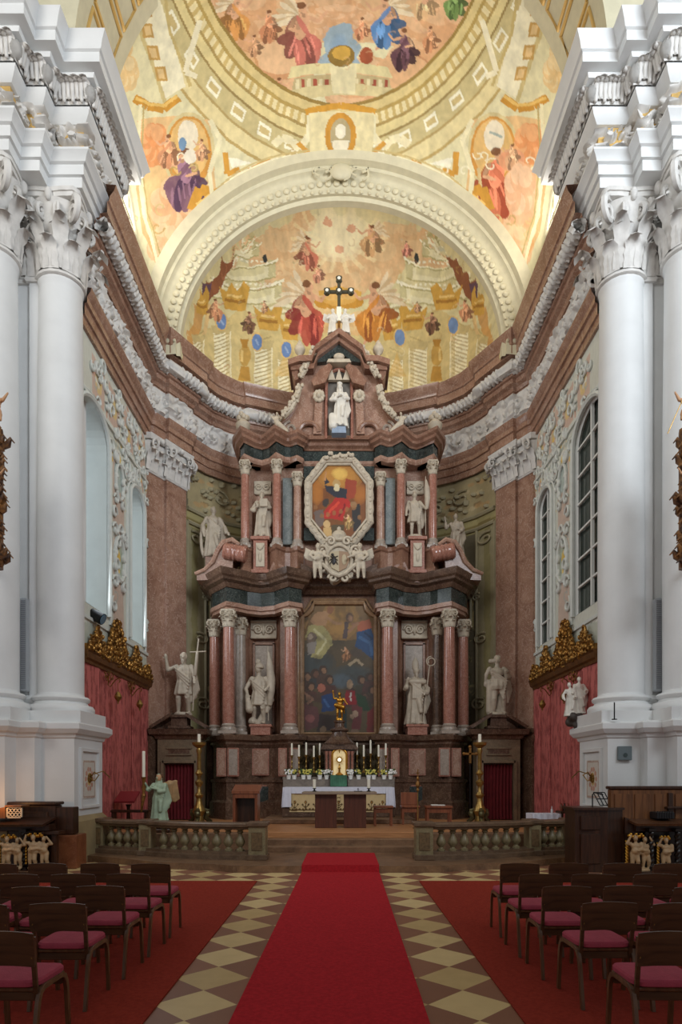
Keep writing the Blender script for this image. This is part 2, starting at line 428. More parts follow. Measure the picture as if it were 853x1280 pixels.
# altar steps: one low step across, three more up to the sanctuary
st = MB()
edge = [(-5.1, 13.55), (-5.1, 12.75), (-4.3, 12.35), (-3.4, 11.75), (-2.2, 11.45), (-1.9, 11.24), (1.75, 11.24), (2.1, 11.45), (3.3, 11.75), (4.2, 12.35), (5.1, 12.75), (5.1, 13.55)]
st.prism(edge, 0.0, .12, 'z')
struct(st.build('floor', stepm, smooth=0))
for k, (yy, zz) in enumerate(((13.2, .24), (13.55, .36))):
    struct(MB().box(-1.9, 1.85, yy, 14.2, .12*0, zz, .012).build('floor', stepm, smooth=0))
struct(MB().box(-5.35, 5.35, 13.9, 21.4, 0, .48, .012).build('floor', woodo, smooth=0))
struct(MB().box(-5.35, -1.9, 13.45, 13.95, 0, .48).join(MB().box(1.85, 5.35, 13.45, 13.95, 0, .48)).build('floor', stepm, smooth=0))
struct(MB().box(-2.0, 1.9, 16.25, 18.6, .48, .6, .012).build('floor', stepm, smooth=0))
# ------------------------------------------------------------------ walls of the chancel
W = 5.35
VC = (0.0, 13.0, 13.4); VR = 6.74; VZ = .935        # sail vault
def vault_z(x, y): return VC[2]+VZ*math.sqrt(max(0.0, VR**2-x*x-(y-VC[1])**2))
def vault_hit(px, py):
    dx, dz = (px-CX)/F, (CY-py)/F
    # (dx t, t, cz+dz t)
    a = dx*dx+1+(dz/VZ)**2; b = -2*VC[1]+2*dz*(CZ-VC[2])/VZ**2; c = VC[1]**2+((CZ-VC[2])/VZ)**2-VR**2
    D = max(0.0, b*b-4*a*c); t = (-b+math.sqrt(D))/(2*a)
    return (dx*t, t)
def wall_tr(side):
    def f(p):
        Y = W*F/max(60.0, abs(p[0]-CX)); return (Y, CZ+(CY-p[1])*Y/F)
    return f
WIN = [((16.1, 17.25), 5.2, 8.75), ((12.9, 14.62), 5.35, 9.1)]   # (y0,y1), sill, spring
def in_win(y, z, g=0.0):
    for (y0, y1), z0, z1 in WIN:
        r = (y1-y0)/2+g; c = (y0+y1)/2
        if z0-g < z < z1 and abs(y-c) < r: return True
        if z >= z1 and (y-c)**2+((z-z1)*1.35)**2 < r*r: return True
    return False
def win_outline(w, g=0.0, n=14):
    (y0, y1), z0, z1 = w; c = (y0+y1)/2; r = (y1-y0)/2+g
    return [(c-r, z0-g), (c-r, z1)]+[(c-r*math.cos(PI*k/n), z1+r/1.35*math.sin(PI*k/n)) for k in range(1, n)]+[(c+r, z1), (c+r, z0-g)]
def scroll(mb, pts, r0, sx, n=6):
    """C-scroll relief on the side wall through points (y,z), swelling in the middle, with curled ends"""
    m = len(pts); mb.tube([(sx, p[0], p[1]) for p in pts], [r0*(.45+.75*math.sin(PI*(i+.5)/m)) for i in range(m)], n)
def spiral(c, r, a0, turns, n=16, sgn=1):
    return [(c[0]+r*(1-.75*k/n)*math.cos(a0+sgn*turns*2*PI*k/n), c[1]+r*(1-.75*k/n)*math.sin(a0+sgn*turns*2*PI*k/n)) for k in range(n+1)]
def side_wall(s):
    name = 'wall_left' if s < 0 else 'wall_right'
    ny, nz = 210, 360; y0, y1, z0, z1 = 13.1, 17.95, .3, 11.3
    U = []; V_ = []
    for j in range(nz+1):
        for i in range(ny+1): U.append(y0+(y1-y0)*i/ny); V_.append(z0+(z1-z0)*j/nz)
    U = np.array(U); V_ = np.array(V_)
    P = Paint(U, V_, (212, 214, 202), .05, 2.2)
    P.mottle(.3, 1.3, (200, 196, 182))
    rnd = random.Random(5)
    # pink and sea-green painted panels, yellow flowers, pale acanthus scrolls
    for zc in (10.35,):
        for yc in (14.1, 15.1, 16.1, 17.1): P.poly([(yc-.36, zc-.42), (yc+.36, zc-.42), (yc+.36, zc+.42), (yc-.36, zc+.42)], (204, 168, 150), .75); P.ell(yc, zc, .2, .22, (222, 196, 130), .8)
    P.poly([(y0, 9.75), (y1, 9.75), (y1, 9.88), (y0, 9.88)], (226, 226, 214)); P.poly([(y0, 9.55), (y1, 9.55), (y1, 9.63), (y0, 9.63)], (182, 188, 176))
    P.poly([(15.0, 5.3), (15.75, 5.3), (15.75, 9.4), (15.0, 9.4)], (204, 172, 154), .7)
    P.ell(15.38, 6.9, .3, .5, (176, 188, 168), .9); P.ell(15.38, 6.9, .15, .25, (226, 194, 100)); P.ell(15.38, 6.6, .1, .12, (240, 212, 130))
    P.ell(15.38, 8.9, .3, .34, (176, 192, 186), .9); P.ell(15.38, 9.35, .2, .12, (226, 196, 110))
    P.ell(16.75, 9.36, .34, .2, (224, 188, 92)); P.ell(14.0, 9.45, .36, .14, (214, 176, 120))
    P.ell(17.6, 9.0, .13, .5, (206, 172, 152), .8)
    for k in range(60):
        y = rnd.uniform(13.6, 17.9); z = rnd.choice([rnd.uniform(9.0, 11.1), rnd.uniform(5.0, 9.4)])
        P.line(spiral((y, z), rnd.uniform(.1, .22), rnd.uniform(0, 6), .9), .035, rnd.choice([(232, 232, 222), (170, 184, 178), (226, 200, 140)]), .8)
    for k in range(46): P.ell(rnd.uniform(13.6, 17.9), rnd.uniform(9.0, 11.0), .05+.05*rnd.random(), .05+.06*rnd.random(), rnd.choice([(228, 192, 96), (206, 160, 140), (232, 230, 220)]), .85)
    P.poly([(y0, 4.3), (y1, 4.3), (y1, 5.0), (y0, 5.0)], (196, 200, 184), .85)
    P.poly([(y0, 4.95), (y1, 4.95), (y1, 5.02), (y0, 5.02)], (232, 232, 220))
    mb = MB(); V = [(s*W, u, v) for u, v in zip(U, V_)]; Fc = []
    for j in range(nz):
        for i in range(ny):
            yc = y0+(y1-y0)*(i+.5)/ny; zc = z0+(z1-z0)*(j+.5)/nz
            if in_win(yc, zc): continue
            a = j*(ny+1)+i; q = (a, a+1, a+ny+2, a+ny+1); Fc.append(q if s > 0 else q[::-1])
    mb.add(V, Fc, P.C); w = struct(mb.build(name, paintmat('wall_painting')))
    # raised stucco: window surrounds and rocaille
    st = MB()
    for wd_ in WIN:
        o = win_outline(wd_, .02)
        sg = [(s*(W-.05), a, b) for a, b in o]
        st.tube(sg, .055, 6)
        st.tube([(s*(W-.02), a, b) for a, b in win_outline(wd_, .16)], .035, 6)
    x = s*(W-.03)
    for yc, zc, k in ((15.38, 6.9, 1), (15.38, 8.75, .8)):
        st.tube([(x, yc+.33*k*math.cos(t), zc+.52*k*math.sin(t)) for t in np.linspace(0, 2*PI, 25)], .05*k, 6)
        for q in (-1, 1):
            for zz, r, a0 in ((.62, .16, 0), (-.62, .16, 0), (.1, .1, 1), (-.25, .1, 2)):
                pts = spiral((yc+q*.3*k, zc+zz*k), r*k, a0 if q > 0 else PI-a0, 1.1, 14, q)
                scroll(st, pts, .045*k, x)
    for q in range(110):
        yc = rnd.uniform(13.7, 17.7); zc = rnd.choice([rnd.uniform(9.75, 10.9), rnd.uniform(9.2, 9.6), rnd.uniform(5.2, 9)])
        if in_win(yc, zc, .25): continue
        scroll(st, spiral((yc, zc), rnd.uniform(.1, .2), rnd.uniform(0, 6), 1.0, 12, rnd.choice((-1, 1))), .035, x)
    for z in (9.72, 5.0): st.box(s*W, s*(W-.05), y0, y1, z, z+.07)
    st.build('stucco_relief', mat('pale_stucco', (214, 218, 212), .6, noise=.08), w)
    # windows: splayed reveals, frames, muntins, panes
    depth = 1.0 if s < 0 else .12
    for k, wd_ in enumerate(WIN):
        o = win_outline(wd_, 0.0); q = MB(); n = len(o)
        V = [(s*W, a, b) for a, b in o]+[(s*(W+depth), a, b) for a, b in o]
        q.add(V, [(i, (i+1) % n, n+(i+1) % n, n+i) for i in range(n)])
        root = struct(q.build('window_%d' % (k+1 if s < 0 else k+3), mat('reveal_plaster', (214, 220, 214), .6, noise=.06, scale=3), smooth=0))
        (a0, a1), b0, b1 = wd_; fr = MB(); xg = s*(W+depth-.06)
        fr.tube([(xg, a, b) for a, b in o]+[(xg, *o[0])], .05, 4)
        nv, nh = 2, 7
        top = b1+(a1-a0)/2/1.35
        for i in range(1, nv): fr.box(xg-.03, xg+.03, a0+(a1-a0)*i/nv-.035, a0+(a1-a0)*i/nv+.035, b0, top)
        for i in range(1, nh):
            z = b0+(top-b0)*i/nh; fr.box(xg-.022, xg+.022, a0+.03, a1-.03, z-.022, z+.022)
        fr.build('window_frame', mat('window_white', (222, 224, 220), .5), root, smooth=0)
        pn = MB().prism(o, s*(W+depth), s*(W+depth)+.02*s, 'x')
        gl = mat('bright_pane', (226, 240, 255), .2, emit=.75) if s < 0 else mat('dim_pane', (62, 70, 64), .12, noise=.35, scale=1.5)
        pn.build('pane', gl, root, smooth=0)
side_wall(-1); side_wall(1)
# apse wall behind the retable (plan polyline) ------------------------------------------
HALF = [(-W, 17.6), (-5.28, 17.85), (-4.95, 18.42), (-4.6, 19.1), (-4.2, 19.75), (-3.6, 20.32), (-2.8, 20.78), (-1.9, 21.1), (-.9, 21.3), (0, 21.36)]
APSE = mirp(HALF)
dp = densify(APSE, .035); nz = 300; z0, z1 = .3, 11.3
S = [0.0]
for a, b in zip(dp[:-1], dp[1:]): S.append(S[-1]+math.dist(a, b))
S = np.array(S); xs = np.array([p[0] for p in dp])
zz = np.linspace(z0, z1, nz+1); U = np.tile(xs, nz+1); V_ = np.repeat(zz, len(dp))
P = Paint(U, V_, (118, 110, 88), .05, 2.0)
P.mottle(.45, .8, (98, 90, 70))
for q in (-1, 1):
    X = lambda a: q*a
    P.poly([(X(4.62), .5), (X(4.2), .5), (X(4.2), 9.3), (X(4.62), 9.3)], (164, 154, 122))
    P.poly([(X(4.5), .5), (X(4.36), .5), (X(4.36), 9.2), (X(4.5), 9.2)], (150, 140, 98))
    P.poly([(X(4.62), 9.2), (X(2.2), 9.2), (X(2.2), 9.7), (X(4.62), 9.7)], (178, 166, 116))
    P.poly([(X(4.62), 9.35), (X(2.2), 9.35), (X(2.2), 9.45), (X(4.62), 9.45)], (138, 124, 78))
    P.poly([(X(4.1), 6.3), (X(3.2), 6.3), (X(3.2), 8.3), (X(3.5), 8.8), (X(3.85), 8.75), (X(4.1), 8.2)], (184, 166, 116))
    P.poly([(X(4.0), 6.3), (X(3.2), 6.3), (X(3.2), 8.2), (X(3.5), 8.65), (X(3.8), 8.6), (X(4.0), 8.1)], (158, 108, 70))
    P.poly([(X(4.6), 9.75), (X(2.2), 9.75), (X(2.2), 11.0), (X(4.6), 11.0)], (176, 162, 124))
    r_ = random.Random(8)
    for k in range(40):
        P.ell(X(r_.uniform(2.6, 4.4)), r_.uniform(9.9, 10.9), .1, .07, r_.choice([(206, 190, 150), (130, 106, 70), (196, 160, 110)]), .7)
    for k in range(40):
        P.line(spiral((X(r_.uniform(3.3, 4.15)), r_.uniform(1.0, 6.2)), r_.uniform(.1, .28), r_.uniform(0, 6), .9), .035, r_.choice([(168, 158, 116), (96, 92, 66)]), .75)
mb = MB(); n = len(dp)
mb.add([(dp[i][0], dp[i][1], z) for z in zz for i in range(n)], [(j*n+i, (j+1)*n+i, (j+1)*n+i+1, j*n+i+1) for j in range(nz) for i in range(n-1)], P.C)
wb = struct(mb.build('wall_back', paintmat('wall_painting')))
st = MB()
for q in (-1, 1):
    def on(a, z, d=.03):   # point on the apse wall at |x| = a
        for p1, p2 in zip(HALF[:-1], HALF[1:]):
            if -p2[0] <= a <= -p1[0]:
                t = (-p1[0]-a)/(-p1[0]+p2[0]); y = p1[1]+(p2[1]-p1[1])*t
                return (q*(a-.7*d), y-d, z)
        return (q*a, 20.8-d, z)
    for a in (4.6, 4.2): st.tube([on(a, z) for z in (.5, 9.3)], .045, 6)
    st.tube([on(a, 9.3) for a in (4.6, 4.2, 3.6, 2.8, 2.2)], .06, 6); st.tube([on(a, 9.7) for a in (4.6, 4.2, 3.6, 2.8, 2.2)], .07, 6)
    st.tube([on(a, z) for a, z in ((4.05, 6.3), (4.05, 8.1), (3.9, 8.5), (3.6, 8.75), (3.4, 8.7), (3.2, 8.4))], .05, 6)
    for (a, z, r) in ((4.4, 8.9, .2), (4.3, 5.9, .18), (3.8, 10.4, .25), (3.1, 10.3, .25), (4.25, 3.9, .2), (3.9, 4.6, .2), (4.2, 7.2, .12), (3.8, 6.5, .2), (3.9, 3.0, .2)):
        st.tube([on(u, v, .04) for u, v in spiral((a, z), r, 1.0, 1.2, 16)], .035, 6)
    for k in range(26):
        p = on(r_.uniform(2.8, 4.5), r_.uniform(9.85, 10.95)); st.ell(p, (.11, .06, .07), 7, 5)
st.build('stucco_relief', trimc, wb)
# corner pilasters with their capitals ------------------------------------------------------
def leaf(mb, p, nrm, w, h, z, curl=.25, base=0.0):
    tx, ty = -nrm[1], nrm[0]; nu, nv = 6, 7; V = []
    for j in range(nv+1):
        v = j/nv; wd_ = w*.5*(1-.15*v)*(1+.12*math.sin(v*20))*(1 if v < .85 else .75)
        out = base+.10*h*v+curl*h*max(0, v-.55)**1.6*3.2; zz_ = z+h*(v if v < .86 else .86-.9*(v-.86))
        for i in range(nu+1):
            u = -1+2*i/nu; o = out+.07*w*math.cos(u*PI/2)*(1-.3*v)+.035*w*abs(math.sin(u*2.5*PI))
            V.append((p[0]+nrm[0]*o+tx*u*wd_, p[1]+nrm[1]*o+ty*u*wd_, zz_-abs(u)*.06*h*v))
    mb.add(V, [(j*(nu+1)+i, j*(nu+1)+i+1, (j+1)*(nu+1)+i+1, (j+1)*(nu+1)+i) for j in range(nv) for i in range(nu)])
def volute(mb, p, nrm, r, z, sgn=1, w=.4):
    """corner scroll in the vertical plane through nrm"""
    pts = []
    for k in range(19):
        t = k/18; rr = r*(1-.78*t); a = PI*.75-t*2*PI*1.35
        pts.append((p[0]+nrm[0]*(rr*math.cos(a)), p[1]+nrm[1]*(rr*math.cos(a)), z+rr*math.sin(a)))
    mb.tube(pts, [r*.3*(1-.55*k/18) for k in range(19)], 6)
def capital(cx, cy, z0, h, r, half=None, n=8, flare=1.0):
    mb = MB()
    bell = [(r*.98, 0), (r*1.1, .02*h), (r*1.1, .05*h), (r*.98, .07*h), (r*.98, .45*h), (r*1.08, .75*h), (r*1.3*flare, .87*h), (r*1.2, .9*h)]
    mb.lathe(bell, cx, cy, z0, 20)
    for row, (zb, hh, off, b) in enumerate(((.06, .40, 0, 0.0), (.08, .66, .5, .0))):
        for k in range(n):
            a = 2*PI*(k+off)/n; nn = (math.cos(a), math.sin(a))
            leaf(mb, (cx+nn[0]*r, cy+nn[1]*r), nn, 2*PI*r/n*.92, hh*h, z0+zb*h, .34, .02*r)
    for k in range(4):
        a = PI/4+k*PI/2; nn = (math.cos(a), math.sin(a)); R_ = r*1.42*flare
        volute(mb, (cx+nn[0]*(R_-.06*r), cy+nn[1]*(R_-.06*r)), nn, .17*h, z0+.76*h)
        a2 = k*PI/2; n2 = (math.cos(a2), math.sin(a2))
        mb.ell((cx+n2[0]*r*1.25*flare, cy+n2[1]*r*1.25*flare, z0+.9*h), (r*.17, r*.17, .08*h), 8, 6)
        for q in (-1, 1):
            a3 = a2+q*.33; n3 = (math.cos(a3), math.sin(a3)); volute(mb, (cx+n3[0]*r*1.12, cy+n3[1]*r*1.12), n3, .1*h, z0+.72*h)
    # concave abacus
    pts = []
    for k in range(4):
        c0 = PI/4+k*PI/2
        for t in (0.06, .25, .5, .75, .94):
            a = c0+t*PI/2; R_ = r*flare*(1.68-.52*math.sin(PI*t)); pts.append((cx+R_*math.cos(a), cy+R_*math.sin(a)))
    mb.prism(pts, z0+.885*h, z0+h, 'z'); mb.prism([(cx+(x-cx)*1.05, cy+(y-cy)*1.05) for x, y in pts], z0+.94*h, z0+.99*h, 'z')
    return mb
def cap_strip(path, z0, h, n=None):
    """pilaster capital along a plan path: two rows of leaves, volutes, abacus"""
    mb = MB(); mb.sweep(path, [(-.02, z0), (.03, z0), (.05, z0+.03*h), (.03, z0+.06*h), (.03, z0+.5*h), (.10, z0+.85*h), (-.02, z0+.85*h)])
    mb.sweep(path, [(-.02, z0+.87*h), (.16, z0+.87*h), (.2, z0+.93*h), (.22, z0+h), (-.02, z0+h)])
    for (x1, y1), (x2, y2) in zip(path[:-1], path[1:]):
        L_ = math.hypot(x2-x1, y2-y1)
        if L_ < .12: continue
        d = ((x2-x1)/L_, (y2-y1)/L_); nn = (d[1], -d[0]); k = max(1, round(L_/(.3*h*.9)))
        for i in range(k):
            t = (i+.5)/k; leaf(mb, (x1+(x2-x1)*t, y1+(y2-y1)*t), nn, L_/k*.95, .42*h, z0+.05*h, .32, .03)
        for i in range(k+1):
            t = i/k; leaf(mb, (x1+(x2-x1)*t, y1+(y2-y1)*t), nn, L_/k*.95, .7*h, z0+.07*h, .3, .01)
        for t in (.08, .92):
            p = (x1+(x2-x1)*t+nn[0]*.2, y1+(y2-y1)*t+nn[1]*.2); volute(mb, p, nn, .14*h, z0+.74*h)
            volute(mb, (p[0], p[1]), d if t > .5 else (-d[0], -d[1]), .13*h, z0+.74*h)
        mb.ell((x1+(x2-x1)*.5+nn[0]*.2, y1+(y2-y1)*.5+nn[1]*.2, z0+.92*h), .08*h, 8, 6)
    return mb
PIL = [(-5.36, 17.55), (-5.36, 17.62), (-5.2, 17.62), (-5.02, 17.98), (-4.92, 17.98), (-4.5, 18.72), (-4.64, 18.98)]
PIL = [(-5.36, 17.6), (-5.28, 17.6), (-5.0, 18.12), (-4.92, 18.06), (-4.54, 18.76), (-4.62, 18.95)]
for s, nm in ((-1, 'left'), (1, 'right')):
    path = PIL if s < 0 else [(-x, y) for x, y in reversed(PIL)]
    p = struct(MB().sweep(path, [(-.02, .48), (0, .48), (0, 10.1), (-.02, 10.1)]).build('trim_%d' % (1 if s < 0 else 2), pinkm, smooth=0))
    MB().sweep(path, [(-.02, .48), (.06, .48), (.06, 2.6), (.1, 2.66), (.12, 2.78), (.03, 2.85), (.05, 2.9), (.0, 3.02), (-.02, 3.02)]).build('pilaster_base', darkm, p)
    cap_strip(path, 10.05, 1.0).build('capital', stucco, p)
# ------------------------------------------------------------------ chancel entablature
EH = [(-W, 13.1), (-W, 17.72), (-5.24, 17.78), (-5.0, 18.2), (-4.9, 18.16), (-4.5, 18.86), (-4.53, 19.06), (-4.15, 19.7), (-3.6, 20.2), (-2.95, 20.56), (-2.85, 20.48), (-1.9, 20.86), (-.9, 21.06), (0, 21.12)]
EP = mirp(EH)
PROF_A = [(0, 10.98), (.06, 10.98), (.06, 11.16), (.1, 11.17), (.1, 11.38), (.15, 11.4), (.15, 11.52), (.22, 11.62), (.24, 11.7), (.12, 11.7), (.12, 12.5), (.16, 12.5), (.2, 12.58), (.3, 12.64), (.3, 12.76), (.36, 12.78), (.38, 12.84), (.3, 12.86), (.3, 13.12), (.4, 13.14), (.42, 13.22), (.56, 13.24), (.56, 13.46), (.6, 13.48), (.62, 13.58), (.7, 13.68), (.74, 13.8), (0, 13.86)]
ent = struct(MB().sweep(EP, PROF_A, ends=False).build('trim_3', pinkm, smooth=30))
def relief(path, d0, z0, z1, amp, fn, step=.02, nz=26):
    dp = densify(path, step); M_l = miter(dp); S = [0.0]
    for a, b in zip(dp[:-1], dp[1:]): S.append(S[-1]+math.dist(a, b))
    n = len(dp); V = []
    for j in range(nz+1):
        v = j/nz
        for i in range(n):
            h = fn(S[i], v)*amp if 0 < j < nz else 0; p, nn = M_l[i]
            V.append((p[0]+nn[0]*(d0+h), p[1]+nn[1]*(d0+h), z0+(z1-z0)*v))
    mb = MB(); mb.add(V, [(j*n+i, j*n+i+1, (j+1)*n+i+1, (j+1)*n+i) for j in range(nz) for i in range(n-1)]); mb.raw = True
    return mb
def acanthus(s, v, L_=.85):
    k = math.floor(s/L_); u = (s/L_-k)*2-1; q = 1 if k % 2 == 0 else -1
    x = u*L_*.5/.4; y = (v-.5)*2*q
    r = math.hypot(x, y)+1e-6; th = math.atan2(y, x)
    sp_ = math.sin(th*1.0+5.2*math.log(r+.12)); h = max(0, sp_)**.6*(r < 1.2)
    lob = .5+.5*math.sin(th*11+r*9); h = h*(.55+.45*lob)
    h = max(h, .9*(r < .2), .75*max(0, math.sin((x*1.3+y*2.2)*4.0))*(abs(u) > .72))
    return h*(1 if .05 < v < .95 else .2)
fz = relief(EP, .13, 11.74, 12.46, .13, acanthus); fz.build('frieze_ornament', stucco, ent, smooth=60)
def garland(path, d, z, r, L_=.3, n=14, step=.022):
    dp = densify(path, step); M_l = miter(dp); S = 0; V = []; prev = None; m = len(dp)
    for i, (p, nn) in enumerate(M_l):
        if i: S += math.dist(dp[i-1], dp[i])
        k = min(1.0, 1/(abs(nn.length)+1e-6)); c_ = (p[0]+nn[0]*d, p[1]+nn[1]*d); n_ = nn.normalized()
        for j in range(n):
            t = 2*PI*j/n; a = S/L_*2*PI
            rr = r*(.72+.42*abs(math.sin(a+t*1.5))*abs(math.sin(a-t*1.5+.6))+.16*math.sin(5*t+4*a)*math.sin(3*a))
            V.append((c_[0]+n_[0]*rr*math.cos(t), c_[1]+n_[1]*rr*math.cos(t), z+rr*math.sin(t)))
    mb = MB(); mb.add(V, [(i*n+j, i*n+(j+1) % n, (i+1)*n+(j+1) % n, (i+1)*n+j) for i in range(m-1) for j in range(n)])
    return mb
garland(EP, .46, 12.98, .165).build('garland', stucco, ent, smooth=60)
# ------------------------------------------------------------------ painted vault (sail vault over the chancel)
yf = 17.12
nx_, ny_ = 560, 260
ux = np.sin(np.linspace(-1, 1, nx_+1)*PI/2*.86)/math.sin(PI/2*.86)*5.35; uy = 13.75+(yf-13.75)*np.linspace(0, 1, ny_+1)
U = np.tile(ux, ny_+1); V_ = np.repeat(uy, nx_+1)
vt = lambda p: vault_hit(p[0], p[1])
P = Paint(U, V_, (226, 217, 176), .02, 3.0, tr=vt)
P.mottle(.3, .9, (212, 202, 154))
RC = lambda u, v: np.hypot(u, v-13.0)
R0 = float(np.hypot(*(np.array(vault_hit(426, 131))-np.array([0, 13.0]))))
R1 = float(np.hypot(*(np.array(vault_hit(264, 0))-np.array([0, 13.0]))))
Rr = RC(P.U, P.V)-(R0*.0); th = np.arctan2(P.U, P.V-13.0)
RR = R0+(R1-R0)*np.clip(np.abs(th)/1.2, 0, 1)      # painted oculus, slightly oval
rel = Rr-RR
def ringc(a, b, col): P.C[(rel > a) & (rel < b)] = lin(col)
ringc(.0, .06, (158, 130, 70)); ringc(.06, .2, (222, 200, 140)); ringc(.2, .26, (186, 158, 92)); ringc(.26, .42, (236, 220, 170)); ringc(.42, .47, (176, 150, 92)); ringc(.47, .62, (226, 208, 150))
ringc(.62, .66, (160, 136, 84)); ringc(.66, .98, (206, 190, 138)); ringc(.98, 1.02, (184, 160, 104)); ringc(1.02, 1.25, (228, 212, 160)); ringc(1.25, 1.3, (190, 164, 104))
mk = (rel > .72) & (rel < .92) & (np.sin(th*34) > .1); P.C[mk] = lin((246, 240, 212))
mk = (rel > .77) & (rel < .87) & (np.sin(th*34) > .45); P.C[mk] = lin((206, 184, 128))
mk = (rel > .26) & (rel < .42) & (np.sin(th*120) > .2); P.C[mk] = lin((208, 182, 118))
ins = rel < 0; keepC = P.C.copy()
# sky, clouds and figures inside the oculus
P.poly([(200, -200), (660, -200), (660, 140), (200, 140)], (226, 184, 138))
for (x, y, a, b, sd) in ((300, 20, 50, 40, 1), (340, 90, 45, 35, 2), (470, 110, 60, 40, 3), (530, 90, 50, 50, 4), (560, 40, 50, 40, 5), (400, 15, 50, 26, 6), (280, 70, 30, 36, 7), (330, -60, 80, 50, 8), (500, -70, 90, 50, 9)): P.cloud(x, y, a, b, (220, 168, 122), (236, 200, 158), seed=sd)
P.poly([(400, 26), (412, 34), (430, 28), (446, 32), (440, 46), (452, 58), (446, 72), (454, 86), (430, 90), (402, 88), (392, 78), (408, 66), (404, 48)], (160, 178, 188)); P.soft(424, 60, 12, 20, (140, 166, 190), .8)
P.cloud(392, 34, 20, 18, seed=31); P.cloud(458, 30, 16, 16, seed=32); P.cloud(425, 16, 30, 10, seed=33); P.ell(352, 76, 34, 24, (214, 160, 114)); P.ell(350, 72, 31, 21, (232, 190, 146)); P.ell(505, 100, 42, 34, (206, 150, 106)); P.ell(503, 96, 38, 29, (226, 180, 134)); P.ell(300, 84, 24, 22, (210, 156, 106)); P.ell(299, 81, 21, 18, (226, 182, 132))
P.fig(378, 45, 88, (206, 120, 104), wings=True, flip=-1); P.fig(482, 28, 72, (96, 140, 190), wings=True); P.fig(505, 62, 56, (104, 70, 78), flip=1)
P.fig(296, 22, 62, (226, 160, 90), wings=True, flip=-1); P.fig(336, 34, 44, (206, 140, 100)); P.fig(538, 50, 36, (214, 150, 106)); P.fig(568, 2, 50, (120, 150, 84)); P.fig(530, 4, 50, (232, 190, 140), wings=True)
P.fig(452, 36, 30, (222, 150, 110)); P.fig(318, 58, 30, (200, 150, 110)); P.fig(350, 116, 40, (176, 84, 60), flip=-1); P.fig(360, -40, 80, (206, 120, 104), wings=True); P.fig(470, -60, 80, (120, 150, 180), wings=True)
P.poly([(364, 84), (485, 84), (492, 98), (360, 98)], (226, 212, 160)); P.poly([(368, 98), (487, 98), (490, 114), (364, 116)], (196, 176, 130))
for k in range(16): P.poly([(370+k*7.4, 99), (374+k*7.4, 99), (375+k*7.4, 114), (369+k*7.4, 114)], (166, 88, 66) if k % 2 else (228, 214, 170))
P.poly([(360, 114), (500, 112), (512, 128), (350, 132)], (216, 200, 150)); P.poly([(412, 80), (446, 80), (444, 118), (416, 118)], (232, 220, 176))
P.ell(427, 70, 17, 14, (150, 120, 60)); P.ell(427, 66, 12, 9, (214, 170, 80)); P.ell(458, 70, 9, 11, (168, 90, 60))
inn = P.C.copy(); P.C = keepC; P.C[ins] = inn[ins]
